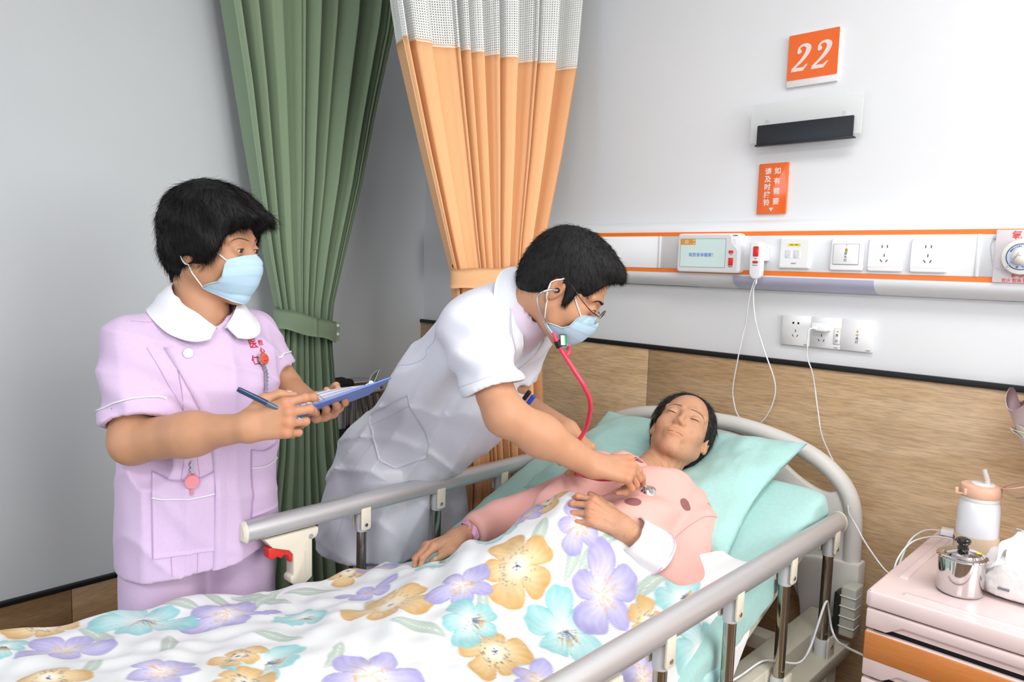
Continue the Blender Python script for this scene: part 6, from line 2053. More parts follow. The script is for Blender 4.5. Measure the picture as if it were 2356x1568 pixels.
# coat collar and lapels: folded band round the neck
nd = d_hc - d_nb; nd /= np.linalg.norm(nd)
B = axes(nd, (1, 0, -.6)) ; B = axes(nd, np.array((.5, .3, -1.0)))     # col0 along the neck, col2 roughly to the throat
def neck_band(r0, r1, h0, h1, a0, a1, n=34, droop=0.0, m=8):
    G = np.zeros((n, m, 3))
    for i in range(n):
        t = i / (n - 1); a = a0 + (a1 - a0) * t
        e = min(t, 1 - t) * 2
        for j in range(m):
            s_ = j / (m - 1)
            r = r0 + (r1 - r0) * s_ + .004 * math.sin(s_ * PI)
            h = h0 + (h1 - h0) * s_ - droop * (1 - e) ** 2 * (.4 + .6 * s_)
            G[i, j] = d_nb + nd * h + (B[:, 2] * math.cos(a) + B[:, 1] * math.sin(a)) * r
    return G
grid_obj('coat_collar', neck_band(.066, .092, .040, -.022, math.radians(35), math.radians(325), droop=.035), 'coat_white', doc, thick=.003)
grid_obj('shirt_collar', neck_band(.060, .076, .036, -.004, math.radians(14), math.radians(346), droop=.028), 'shirt_pink', doc, thick=.002)
# lapels lying on the chest
for s in (-1, 1):
    n0 = np.array((.72, 0, -.69)) + DL * s * .25
    c0 = d_nb + np.array((.030, 0, -.035)) + DL * s * .050
    c1 = d_nb + np.array((-.085, 0, -.205)) + DL * s * .012
    Gl = np.zeros((18, 7, 3))
    for i in range(18):
        t = i / 17; c = c0 * (1 - t) + c1 * t
        w = .048 * math.sin(PI * (.28 + .72 * t)) if t < 1 else .002
        for j in range(7):
            Gl[i, j] = c + DL * s * (w * j / 6) + n0 * .07
    Gm = march(d_coat, Gl.reshape(-1, 3), -n0, .004, 60).reshape(18, 7, 3)
    if s < 0: Gm = Gm[:, ::-1]
    grid_obj('lapel', Gm, 'coat_white', doc, thick=.003)
# seams
def dseam(pts, d, r=.0009, m='coat_seam', off=.0002):
    return tube('seam', march(d_coat, np.array(spline(pts, 8)), d, off, 60), r, m, doc, seg=5)
cs = np.array((.69, -.72, .1))
yp = project(d_coat, np.array(spline([(-1.56, -.99, 1.16), (-1.47, -1.0, 1.17), (-1.40, -1.02, 1.22), (-1.36, -1.0, 1.29), (-1.36, -.93, 1.35)], 8)), .0002, 12)
tube('seam', yp, .0009, 'coat_seam', doc, seg=5)
yp = project(d_coat, np.array(spline([(-1.56, -.95, 1.02), (-1.64, -.98, .92), (-1.70, -1.0, .80), (-1.72, -1.03, .64)], 8)), .0002, 12)
tube('seam', yp, .0009, 'coat_seam', doc, seg=5)
rp = []
Bx = axes(d_cut, (0, 1, 0))
for k in range(40):
    a = 2 * PI * k / 40
    rp.append(D_RSE - d_cut * .024 + (Bx[:, 1] * math.cos(a) + Bx[:, 2] * math.sin(a)) * .14)
rp = march(d_sleeve_r, np.array(rp), (D_RSE - d_cut * .024) - np.array(rp), .0, 60)
tube('sleeve_hem', project(d_coat, rp, .0003, 3), .0009, 'coat_seam', doc, seg=5, closed=True)
# hip pocket
pn = np.array((.55, -.80, .22)); pn /= np.linalg.norm(pn)
pu = np.array((.62, .42, .30)); pu -= pn * (pu @ pn); pu /= np.linalg.norm(pu); pv = np.cross(pn, pu)
if pv[2] < 0: pv = -pv
pc = np.array((-1.575, -.925, .955))
Gp = patch(d_coat, pc + pn * .05, pu, pv, pn, .078, .080, .002, nu=20, nv=18, shape=lambda a, b: (a * (1 if b > -.6 else (1 - .35 * (-.6 - b) / .4)), b))
pk = grid_obj('pocket', Gp, 'coat_white', doc, thick=.003)
for e in (list(Gp[:, -1]), list(Gp[0]), list(Gp[-1]), list(Gp[:, 0]), list(Gp[:, -4])):
    t = tube('pocket_seam', [p + pn * .0004 for p in e], .0009, 'coat_seam', None, seg=5); t.parent = pk
# trousers and shoes
def d_trousers(P):
    d = None
    for s in (-1, 1):
        h = D_HIP + DL * s * .085; k = np.array((-1.70, -.80, .48)) + DL * s * .10; a = np.array((-1.73, -.80, .05)) + DL * s * .105
        q = smin(rc(P, h, k, .108, .088), rc(P, k, a, .086, .078), .03)
        d = q if d is None else smin(d, q, .02)
    d = d - .004 * hash3(P, 15, 4.0)
    return smax(smax(d, .05 - P[:, 2], .004), P[:, 2] - .86, .01)
V, Q = sdf_mesh(d_trousers, (-1.92, -1.05, .03), (-1.5, -.55, .9), .010)
keep(new_obj('trousers', V, Q, 'trouser_white', None, smooth=True), doc)
for s in (-1, 1):
    a = np.array((-1.75, -.80, .045)) + DL * s * .105
    def shoe(P, a=a):
        d = rc(P, a, a + np.array((.18, .03, -.008)), .044, .038)
        return smax(d, .004 - P[:, 2], .004)
    V, Q = sdf_mesh(shoe, a - (.08, .08, .055), a + (.27, .1, .06), .007)
    keep(new_obj('shoe', V, Q, 'rubber_black', None, smooth=True), doc)

# pens in the breast pocket
pp = march(d_coat, np.array([(-1.10, -.835, 1.03)]), (-.74, .1, .66), .006, 60)[0]
for i, (m, dx) in enumerate((('rubber_black', 0.0), ('pen_blue', .014))):
    ax_ = np.array((.42, .12, .60)); ax_ /= np.linalg.norm(ax_)
    b0 = np.array((-1.262, -.800, 1.092)) + np.array((dx * .7, .4 * dx, -.010 * i)) + np.array((.03, -.05, -.03))
    pe = empty('pen', tuple(b0), ('black' if i == 0 else 'blue') + ' pen clipped in the breast pocket of the white coat', 'pen')
    tube('pen_barrel', [b0, b0 + ax_ * .045], [.0045, .0045], 'pen_clear', pe, seg=12)
    tube('pen_cap', [b0 + ax_ * .045, b0 + ax_ * .068, b0 + ax_ * .070], [.0055, .0055, .004], m, pe, seg=12)

# ------------------------------------------------------------------ stethoscope
ste = empty('stethoscope', (-1.09, -.83, 1.2), 'red stethoscope running from the doctor ears to the patient chest', 'stethoscope')
yk = np.array((-1.093, -.831, 1.214))
earR = gl(-.002, -.086, -.008); earL = gl(-.002, .086, -.008)
jr = np.array((-1.106, -.853, 1.257)); jl = np.array((-1.112, -.794, 1.246))
tube('metal_tube', spline([earR + d_A[:, 1] * -.004, gl(-.018, -.104, -.020), gl(-.024, -.107, -.045), np.array((-1.122, -.874, 1.296)), jr], 8), .0029, 'chrome', ste, seg=10)
tube('metal_tube', spline([earL + d_A[:, 1] * .004, gl(-.018, .104, -.020), gl(-.020, .100, -.060), jl + np.array((-.006, .012, .045)), jl], 8), .0029, 'chrome', ste, seg=10)
for e_, s in ((earR, -1), (earL, 1)):
    tube('ear_tip', [e_ + d_A[:, 1] * s * .002, e_, e_ - d_A[:, 1] * s * .008], [.004, .006, .0045], 'rubber_black', ste, seg=12)
tube('tube_sleeve', [jr + np.array((-.004, -.004, .012)), jr + np.array((.003, .005, -.012))], .0048, 'tube_red', ste, seg=12)
tube('tube_arm', spline([jr, jr + np.array((.006, .010, -.022)), yk + np.array((-.004, -.006, .010)), yk + np.array((.002, .002, -.004))], 6), .0050, 'tube_red', ste, seg=12)
tube('tube_arm', spline([jl, jl + np.array((.004, -.006, -.020)), yk + np.array((.004, .008, .008)), yk + np.array((.002, .002, -.004))], 6), .0050, 'tube_red', ste, seg=12)
_tip = d_rh.fing['index'][0][3]
cp = np.array((-.957, -.668, .9055)) * .4 + (_tip + np.array((.004, .004, -.012))) * .6
cp[2] = max(.900, cp[2] - .004)
main = spline([yk, (-1.076, -.815, 1.180), (-1.059, -.796, 1.142), (-1.063, -.766, 1.097), (-1.098, -.735, 1.030), (-1.128, -.728, .985), (-1.118, -.755, .948), (-1.078, -.782, .932), (-1.030, -.768, .925), (-.995, -.730, .925), (-.970, -.695, .918), (-.960, -.676, .911)], 8)
tube('tubing', main, .0054, 'tube_red', ste, seg=14)
# name clip: black band with a white and green tag
tube('tag_band', [jr + np.array((.002, .004, -.008)), jr + np.array((.006, .010, -.022))], .0078, 'rubber_black', ste, seg=14)
tg = np.array((.62, .75, -.02)); tg /= np.linalg.norm(tg); tz = np.array((-.2, .1, .97)); tnn = np.cross(tg, tz)
def tagbox(name, c, w, h, t, m):
    V = [c + tg * a * w + tz * b * h + tnn * e * t for a in (-1, 1) for b in (-1, 1) for e in (-1, 1)]
    F = [(0, 1, 3, 2), (4, 6, 7, 5), (0, 4, 5, 1), (2, 3, 7, 6), (0, 2, 6, 4), (1, 5, 7, 3)]
    return keep(new_obj(name, np.array(V), F, m), ste)
tc_ = jr + np.array((.013, .014, -.006))
side = 1.0 if tnn @ np.array((.69, -.72, .1)) > 0 else -1.0
tagbox('name_tag', tc_, .0075, .0135, .002, 'rubber_black')
tagbox('name_card', tc_ + tnn * side * .0018 - tg * .0016, .0045, .0115, .0008, 'collar_white')
tagbox('name_stripe', tc_ + tnn * side * .0018 + tg * .0046, .0020, .0120, .0008, 'tag_green')
# chest piece pressed on the shirt
cn = np.array((.18, -.42, .89)); cn /= np.linalg.norm(cn)
Bc = axes(cn, (0, 1, .5))
V, F = lathe_data([(.0195, 0), (.0225, .001), (.0228, .0035), (.0215, .005), (.014, .0075), (.008, .010), (.0065, .013), (0, .0135)], 36, axis='x')
keep(new_obj('chest_piece', np.array(V) @ Bc.T + cp - cn * .008, F, 'steel', None, smooth=True, sharp=35), ste)
tube('stem', [cp + cn * .003, np.array((-.963, -.682, .913))], .0032, 'chrome', ste, seg=10)
# ------------------------------------------------------------------ patient lying on the raised back of the bed
mat('pajama_pink', (244, 196, 188), rough=0.85, attr='Col', bump=.10, bscale=30, bdist=.006, sheen=.15, fold=.7, fscale=6.0)
mat('cuff_white', (242, 236, 240), rough=0.85, bump=.08, bscale=60, bdist=.004)
mat('band_pink', (236, 178, 214), rough=0.4)
pat = empty('person', (-1.05, -.90, .60), 'elderly patient in a pink spotted top lying under the floral duvet', 'person')
pat['skin'] = 'patient'
p_hc = np.array((-1.035, -.395, .982)); p_hs = .97
p_A = axes((.40, -.58, .71), (-.12, .80, .60))
def p_head(P):
    return head_sdf(((P - p_hc.astype(np.float32)) @ p_A.astype(np.float32)) / p_hs, closed=True) * p_hs
PN = np.array((0, -.371, .928)); PU = np.array((0, .928, .371))
PLS = np.array((-.895, -.545, .815)); PLE = np.array((-.840, -.705, .722)); PLW = np.array((-.922, -.812, .846))
PRS = np.array((-1.225, -.575, .815)); PRE = np.array((-1.325, -.785, .748)); PRW = np.array((-1.318, -.950, .745))
p_lh = Hand(PLW, (-.70, -.50, .44), (.18, -.45, .87), left=True, scale=.95, fat=.92, old=True,
            pose={'index': (6, 30, 42, 20), 'middle': (2, 38, 46, 22), 'ring': (-3, 44, 52, 25), 'little': (-9, 42, 56, 28)})
p_rh = Hand(PRW, (-.10, -.97, -.06), (-.25, .10, .95), left=False, scale=.95, fat=.92, old=True,
            pose={'index': (3, 22, 38, 20), 'middle': (0, 26, 44, 24), 'ring': (-3, 30, 48, 26), 'little': (-7, 30, 46, 26)},
            thumb=((.018, .020, -.010), (.046, .034, -.016), (.076, .034, -.022), (.102, .026, -.030)))
p_nb = np.array((-1.050, -.560, .870))
def p_neck(P):
    d = rc(P, p_hc + p_A @ np.array((-.030, 0, -.05)) * p_hs, p_nb, .048, .050)
    d = smin(d, rc(P, p_nb, p_nb - PU * .06 - PN * .02, .052, .075), .03)
    # loose skin folds of the neck
    return d + .0016 * np.sin(P[:, 1] * 260 + P[:, 0] * 120)
def p_skin_head(P): return smin(p_head(P), p_neck(P), .018)
def p_larm(P):
    d = rc(P, PLE * .6 + PLW * .4, PLW, .034, .0260)
    return smin(d, p_lh.fn(P), .014)
def p_rarm(P):
    d = rc(P, PRE, PRW, .034, .0255)
    return smin(d, p_rh.fn(P), .014)
parts = [sdf_mesh(p_skin_head, p_hc - (.17, .24, .20), p_hc + (.17, .17, .16), .0025)]
lo, hi = p_lh.bounds(); parts.append(sdf_mesh(p_larm, np.minimum(lo, PLW - .10), np.maximum(hi, PLW + (.09, .12, .05)), .0022))
lo, hi = p_rh.bounds(); parts.append(sdf_mesh(p_rarm, np.minimum(lo, PRE - .05), np.maximum(hi, PRE + .05), .0022))
def p_core(P):
    d = rc(P, PLS, PRS, .05, .05); 
    d = smin(d, rc(P, (-1.05, -.66, .80), (-1.06, -1.0, .68), .07, .07), .06)
    for a, b, c in ((PLS, PLE, PLW), (PRS, PRE, PRW)):
        d = smin(d, rc(P, a, b, .035, .032), .02); d = smin(d, rc(P, b, c, .030, .022), .02)
    for s in (-1, 1):
        d = smin(d, rc(P, (-1.06 + s * .08, -1.0, .67), (-1.07 + s * .09, -1.42, .675), .06, .05), .03)
        d = smin(d, rc(P, (-1.07 + s * .09, -1.42, .675), (-1.08 + s * .08, -1.80, .655), .045, .035), .03)
        d = smin(d, rc(P, (-1.08 + s * .08, -1.82, .655), (-1.08 + s * .09, -1.85, .70), .03, .025), .02)
    return d
parts.append(sdf_mesh(p_core, (-1.42, -1.95, .58), (-.78, -.48, .93), .011))
V, Q = join_meshes(parts)
reds = p_lh.knuck + p_rh.knuck + [p_hc + p_hs * (p_A @ np.array((.094, yy, -.065))) for yy in (-.011, .011)]
keep(new_obj('body', V, Q, 'skin_patient', None, smooth=True, col=skin_color(V, (202, 152, 120), reds, mottled=.22)), pat)
p_lh.nail_objs(pat, 'nail_old'); p_rh.nail_objs(pat, 'nail_old')
eye_meshes(p_head, p_A, p_hc, p_hs, pat, closed=True)
brow_mesh(p_head, p_A, p_hc, p_hs, pat, m='hair_grey', thick=.7)
def p_hair(P):
    Q = ((P - p_hc.astype(np.float32)) @ p_A.astype(np.float32)) / p_hs
    y = np.abs(Q[:, 1]); S = np.stack([Q[:, 0], y, Q[:, 2]], 1)
    d = ell(Q, (-.026, -.004, .034), (.106, .092, .096))
    d = smin(d, ell(Q, (-.050, 0, -.010), (.066, .076, .090)), .02)
    d = smax(d, -ell(Q, (.110, 0, -.005), (.096, .090, .110)), .01)
    d = smax(d, -ell(S, (.012, .10, -.050), (.045, .040, .055)), .008)
    return d
V, Q = sdf_mesh(p_hair, p_hc - .17, p_hc + .17, .0045)
hb = new_obj('hair', V, Q, 'hair_base', None, smooth=True); keep(hb, pat)
hs2 = hair_strands(p_hair, V, p_hc, p_A, p_hs, 9000, (.02, 0, .16), .03, (.014, .030), None, 8, w=.0004, grav=.1, down=.3)
hs2.parent = hb; tag(hs2, kind='stuff')
hs3 = hair_strands(p_hair, V, p_hc, p_A, p_hs, 2200, (.02, 0, .16), .04, (.014, .030), None, 9, m='hair_grey', w=.0003, grav=.1, down=.3)
hs3.parent = hb; tag(hs3, kind='stuff')

# ---- pajama top
def p_top0(P):
    d = None
    for s in (-1, 1):
        w = np.array((s * .085, 0, 0))
        q = rc(P, np.array((-1.055, -.590, .845)) + w * 1.15, np.array((-1.055, -.72, .795)) + w, .080, .086)
        q = smin(q, rc(P, np.array((-1.055, -.72, .795)) + w, np.array((-1.06, -.95, .690)) + w * .8, .086, .06), .04)
        d = q if d is None else smin(d, q, .06)
    d = smin(d, rc(P, np.array((-1.05, -.60, .868)), p_nb + (0, -.01, .0), .085, .062), .04)
    l = rc(P, PLS + (-.015, 0, 0), PLE, .066, .058)
    l = smin(l, rc(P, PLE, PLE * .52 + PLW * .48, .058, .046), .012)
    d = smin(d, l, .012)
    r = rc(P, PRS + (.015, 0, 0), PRE, .066, .058)
    r = smin(r, rc(P, PRE, PRE * .45 + PRW * .55, .055, .047), .02)
    d = smin(d, r, .025)
    return d
def p_top(P):
    P = P.astype(np.float32)
    d = p_top0(P)
    x, y, z = P[:, 0], P[:, 1], P[:, 2]
    f = .0085 * np.sin((x * .9 - y * .5) * 62 + 2.5 * hash3(P, 8, 2.0)) * np.clip((z - .78) / .08, 0, 1)
    eb = np.exp(-(((P - PLE.astype(np.float32)) ** 2).sum(1)) / .012)
    f += .0105 * np.sin((z * 1.0 + x * .5 - y * .3) * 92 + 2 * hash3(P, 12, 5.0)) * eb
    f += .0035 * hash3(P, 17, 4.0) + .0018 * hash3(P, 40, 8.0)
    ph = (x * .8 - y * .6) * 30 + 2.8 * hash3(P, 8, 14.0)
    f += .008 * ((1 - np.abs(np.sin(ph))) ** 3) * np.clip(.35 + hash3(P, 6, 19.0), 0, 1)
    for q in ((-.885, -.615, .84), (-.945, -.745, .87)):
        f = f * (1 - .85 * np.exp(-((P - np.array(q, np.float32)) ** 2).sum(1) / .0030))
    d = d - f
    d = smax(d, -(y + .90 + .0), .01)
    nk = rc(P, p_nb + np.array((.0, -.006, .004)), p_hc, .052, .066); d = smax(d, -nk, .005)
    return d
V, Q = sdf_mesh(p_top, (-1.42, -1.06, .60), (-.74, -.47, 1.0), .0050)
c = np.tile(np.array(lin((238, 180, 170))[:3]), (len(V), 1))
keep(new_obj('pajama_top', V, Q, 'pajama_pink', None, smooth=True, col=c), pat)
# shirt collar around the neck
nd2 = p_hc - p_nb; nd2 /= np.linalg.norm(nd2); B = axes(nd2, (.35, -.7, .6))
G = np.zeros((34, 7, 3))
for i in range(34):
    a = math.radians(14 + 332 * i / 33); e = min(i, 33 - i) / 16.5
    for j in range(7):
        s_ = j / 6
        r = .066 + .030 * s_ + .004 * math.sin(s_ * PI); h = .022 - .040 * s_ - .030 * (1 - e) ** 2 * (.3 + .7 * s_)
        G[i, j] = p_nb + nd2 * h + (B[:, 2] * math.cos(a) + B[:, 1] * math.sin(a)) * r
F_ = G.reshape(-1, 3); f_ = p_top(F_.astype(np.float32)); F_ = F_ + grad(p_top, F_) * np.clip(.005 - f_, 0, .04)[:, None]
Gc = F_.reshape(34, 7, 3)
cc = np.tile(np.array(lin((238, 180, 170))[:3]), (34 * 7, 1))
grid_obj('top_collar', Gc, 'pajama_pink', pat, thick=.0025, col=cc)
# turned-back cuffs
def cuff(E, W, t0, t1, r0, r1, m, name, flare=.006):
    ax = (W - E) / np.linalg.norm(W - E); Bq = axes(ax, (.3, .2, 1))
    G = np.zeros((40, 9, 3)); L_ = np.linalg.norm(W - E)
    for i in range(40):
        a = 2 * PI * i / 40
        for j in range(9):
            t = j / 8
            c_ = E + ax * L_ * (t0 + (t1 - t0) * t)
            r = r0 + (r1 - r0) * t + .003 * math.sin(3 * a + 2 * t) + .0015 * math.sin(7 * a + 5 * t)
            G[i, j] = c_ + (Bq[:, 1] * math.cos(a) + Bq[:, 2] * math.sin(a)) * r
    return grid_obj(name, G, m, pat, thick=.003, closed_u=True)
cuff(PLE, PLW, .44, .88, .0635, .0440, 'cuff_white', 'cuff')
tube('cuff_stitch', [PLE + (PLW - PLE) * .47 + (axes((PLW - PLE), (.3, .2, 1))[:, 1] * math.cos(a) + axes((PLW - PLE), (.3, .2, 1))[:, 2] * math.sin(a)) * .0635 for a in np.linspace(0, 2 * PI, 40)[:-1]], .0012, 'band_pink', pat, seg=5, closed=True)
wb = cuff(PRE, PRW, .74, .84, .031, .0305, 'band_pink', 'wristband')

mat('spot_brown', (150, 98, 98), rough=0.85)
for (x, y, rx, ry, a) in ((-.885, -.615, .0165, .0135, .3), (-.945, -.745, .020, .015, .6), (-1.20, -.665, .016, .012, .2), (-1.025, -.605, .013, .011, .0), (-1.12, -.80, .016, .014, .2)):
    n_ = np.array((.25 if x > -1.0 else (-.2 if x < -1.1 else 0), -.37, .9)); n_ /= np.linalg.norm(n_)
    cz = march(p_top, np.array([(x, y, .98)]), (0, 0, -1), .0, 60)[0]; n_ = grad(p_top, cz[None], .01)[0]; Bs = axes(n_, (0, 1, .3)); pts = [cz + n_ * .02]
    for rr in (.5, 1.0):
        for k in range(20):
            t = 2 * PI * k / 20
            pts.append(cz + n_ * .02 + Bs[:, 1] * rr * (rx * math.cos(t) * math.cos(a) - ry * math.sin(t) * math.sin(a)) + Bs[:, 2] * rr * (rx * math.cos(t) * math.sin(a) + ry * math.sin(t) * math.cos(a)))
    P_ = project(p_top, march(p_top, np.array(pts), -n_, .004, 60), -.0001 + .0009, 3)
    F_ = [(0, 1 + k, 1 + (k + 1) % 20) for k in range(20)] + [(1 + k, 21 + k, 21 + (k + 1) % 20, 1 + (k + 1) % 20) for k in range(20)]
    keep(new_obj('spot', P_, F_, 'spot_brown', None, smooth=True), pat)

tube('collar_edge', [p + np.array((0, 0, .0008)) for p in Gc[:, -1]], .0012, 'band_pink', pat, seg=5)
sp = project(p_top, np.array(spline([(-.80, -.55, .84), (-.83, -.61, .85), (-.86, -.67, .82), (-.87, -.71, .78)], 8)), .0002, 10)
mat('seam_pink', (214, 150, 142), rough=0.85)
tube('sleeve_seam', sp, .0010, 'seam_pink', pat, seg=5)

mat('lip_line', (134, 78, 70), rough=0.7)
ml = [p_hc + p_hs * (p_A @ np.array((.13, yy, -.0650 - .0015 * abs(yy) / .02))) for yy in np.linspace(-.022, .022, 11)]
tube('mouth_line', march(p_head, np.array(ml), -p_A[:, 0], .0001, 60), [.0005, .0009, .0011, .0012, .0012, .0012, .0012, .0012, .0011, .0009, .0005], 'lip_line', pat, seg=5)
# ------------------------------------------------------------------ floral duvet
def duvet_height(X, Y):
    base = np.interp(Y, [-2.2, -2.02, -1.85, -1.63, -1.35, -1.1, -.94, -.8, -.6, -.5], [.70, .72, .722, .695, .672, .660, .660, .695, .770, .81])
    B = np.interp(Y, [-2.1, -1.9, -1.6, -1.3, -1.1, -.95, -.85, -.70, -.55], [.03, .055, .05, .07, .125, .185, .215, .225, .20])
    w = np.where(X < -1.06, np.interp(Y, [-1.6, -1.0], [.30, .22]), np.interp(Y, [-1.6, -1.2, -.9], [.34, .24, .185]))
    return base + B * np.exp(-((X + 1.06) / w) ** 2)
def duvet_wrinkle(X, Y):
    w = .010 * np.sin(9 * X + 5 * Y + 1.6 * np.sin(6 * Y)) * .6
    w += .007 * np.sin(21 * (X * .75 - Y * .65) + 2.0 * np.sin(5 * X + 3 * Y)) * np.clip((Y + 1.5) / .5, 0, 1)
    w += .0045 * np.sin(38 * (X * .4 + Y * .92) + 2.3 * np.sin(11 * X)) * np.clip((-1.0 - X) / .3 + .4, 0, 1)
    w += .0028 * np.sin(67 * X + 31 * Y + 1.5 * np.sin(23 * Y)) + .0022 * np.sin(53 * Y - 47 * X + 2 * np.sin(17 * X))
    # fold running down from the hand towards the far edge
    d = (X + 1.23) * .55 + (Y + 1.0) * .83
    w += .016 * np.exp(-(d / .030) ** 2) * np.clip((-1.12 - X) / .1, 0, 1) * np.clip((X + 1.6) / .2, 0, 1)
    return w
def duvet_section(Y, n):
    """cross-section at Y: returns (s, X, Z) sampled n points by arc length; s=0 at X=-1.06 on top"""
    xf = np.interp(Y, [-2.1, -1.5, -1.36, -.5], [-1.60, -1.585, -1.515, -1.505]); xn = -.705
    hf, hn = .30, .34
    xs = np.linspace(xf, xn, 160)
    zt = duvet_height(xs, Y) + duvet_wrinkle(xs, Y)
    r = .040
    e = np.minimum(xs - xf, xn - xs)
    drop = np.where(e < r, r - np.sqrt(np.clip(r * r - (r - e) ** 2, 0, None)), 0)
    zt = zt - drop
    k = np.linspace(0, 1, 40)
    fx = xf - .006 * np.sin(k * 3) - .015 * k + .006 * np.sin(Y * 40 + 3 * k) * k; fz = zt[0] - hf * k
    nx = xn + .026 * np.minimum(1, k * 6) + .004 * np.sin(Y * 55 + 4 * k) * k; nz = zt[-1] - hn * k
    PX = np.concatenate([fx[::-1][:-1], xs, nx[1:]]); PZ = np.concatenate([fz[::-1][:-1], zt, nz[1:]])
    L = np.concatenate([[0], np.cumsum(np.hypot(np.diff(PX), np.diff(PZ)))])
    i0 = np.argmin(np.abs(PX - (-1.06)) + (np.arange(len(PX)) < 39) * 9)
    L = L - L[i0]
    s = np.linspace(DUV_S0, DUV_S1, n)
    return s, np.interp(s, L, PX), np.interp(s, L, PZ)
DUV_S0, DUV_S1, DUV_Y1 = -.78, .74, -2.06
def duvet_border(s):
    return np.interp(s, [-.80, -.50, -.36, -.22, -.05, .12, .20, .255, .30, .345, .41, .50, .60, .75],
                     [-1.18, -1.07, -1.00, -.955, -.850, -.815, -.805, -.785, -.70, -.625, -.60, -.66, -.76, -.80])
def duvet_grid(ns, nt):
    s = np.linspace(DUV_S0, DUV_S1, ns)
    yb = duvet_border(s)
    v = np.linspace(0, 1, nt)
    Y = yb[:, None] + (DUV_Y1 - yb)[:, None] * v[None]
    ylist = np.linspace(-.55, DUV_Y1, 420)
    SX = np.zeros((420, ns)); SZ = np.zeros((420, ns))
    for i, y in enumerate(ylist):
        _, SX[i], SZ[i] = duvet_section(y, ns)
    f = (Y - ylist[0]) / (ylist[-1] - ylist[0]) * 419
    i0 = np.clip(f.astype(int), 0, 418); t = f - i0
    col = np.arange(ns)[:, None]
    X = SX[i0, col] * (1 - t) + SX[i0 + 1, col] * t; Z = SZ[i0, col] * (1 - t) + SZ[i0 + 1, col] * t
    return np.stack([X, Y, Z], -1), s, Y
#--FLOWERS--
FLOWERS = [
    (0.044, -1.054, 'o', 0.088, 0.8, 1.0),
    (-0.094, -1.278, 'o', 0.087, 6.0, 1.0),
    (0.176, -1.240, 'o', 0.066, 0.6, 1.0),
    (0.206, -1.067, 't', 0.087, 3.1, 1.0),
    (0.216, -0.933, 'p', 0.093, 5.6, 1.0),
    (-0.002, -1.165, 'p', 0.066, 2.4, 1.0),
    (-0.358, -1.491, 'p', 0.089, 3.0, 1.0),
    (-0.444, -1.632, 't', 0.093, 2.6, 1.0),
    (0.099, -1.461, 'p', 0.077, 0.1, 1.0),
    (-0.516, -1.782, 'o', 0.063, 1.9, 1.0),
    (-0.053, -1.568, 't', 0.071, 2.5, 1.0),
    (-0.099, -1.594, 'o', 0.045, 2.3, 1.0),
    (-0.383, -1.781, 'p', 0.071, 5.4, 1.0),
    (-0.119, -1.709, 'p', 0.061, 1.5, 1.0),
    (-0.221, -1.845, 'o', 0.056, 3.2, 1.0),
    (-0.231, -1.397, 't', 0.063, 5.9, 1.0),
    (-0.424, -1.167, 'o', 0.059, 2.3, 1.0),
    (-0.399, -1.091, 'p', 0.054, 5.2, 1.0),
    (0.089, -1.225, 't', 0.063, 3.5, 1.0),
    (0.450, -0.847, 't', 0.085, 4.8, 1.0),
    (0.079, -0.889, 'p', 0.059, 4.5, 1.0),
    (-0.094, -0.970, 't', 0.053, 0.7, 1.0),
    (-0.053, -0.856, 'o', 0.054, 6.2, 1.0),
    (-0.012, -1.625, 'o', 0.049, 5.6, 1.0),
    (0.343, -0.780, 't', 0.057, 2.3, 1.0),
    (0.323, -0.889, 'o', 0.050, 4.1, 1.0),
    (0.389, -1.027, 'p', 0.066, 4.6, 1.0),
    (-0.434, -1.861, 't', 0.039, 5.2, 1.0),
    (-0.073, -0.906, 'p', 0.046, 5.5, 1.0),
    (0.267, -1.218, 'p', 0.054, 2.8, 1.0),
]
LEAVES = [
    (0.038, -1.309, 0.048, 0.0145, 0.40, 0.15),
    (0.008, -1.478, 0.037, 0.0112, -0.90, 0.15),
    (0.018, -0.974, 0.047, 0.0142, -1.20, 0.15),
    (0.155, -0.889, 0.056, 0.0169, 1.50, 0.15),
    (0.105, -0.947, 0.051, 0.0154, -1.00, 0.15),
    (0.288, -0.820, 0.047, 0.0140, 1.40, 0.15),
    (-0.404, -1.725, 0.048, 0.0145, 0.20, 0.15),
    (-0.272, -1.651, 0.047, 0.0141, -0.50, 0.15),
    (-0.404, -1.399, 0.057, 0.0170, 0.60, 0.15),
    (-0.444, -1.476, 0.042, 0.0126, 0.20, 0.15),
    (-0.200, -1.101, 0.049, 0.0148, -0.50, 0.15),
    (0.211, -1.227, 0.047, 0.0140, 1.20, 0.15),
    (0.069, -1.185, 0.042, 0.0127, -0.80, 0.15),
    (-0.368, -1.292, 0.049, 0.0146, 0.90, 0.15),
    (-0.251, -1.782, 0.036, 0.0108, -0.60, 0.15),
    (-0.434, -1.037, 0.055, 0.0165, 0.00, 0.15),
    (0.298, -0.866, 0.041, 0.0123, 2.00, 0.15),
    (-0.139, -1.499, 0.044, 0.0131, 0.40, 0.15),
    (0.333, -1.053, 0.040, 0.0121, 0.50, 0.15),
]
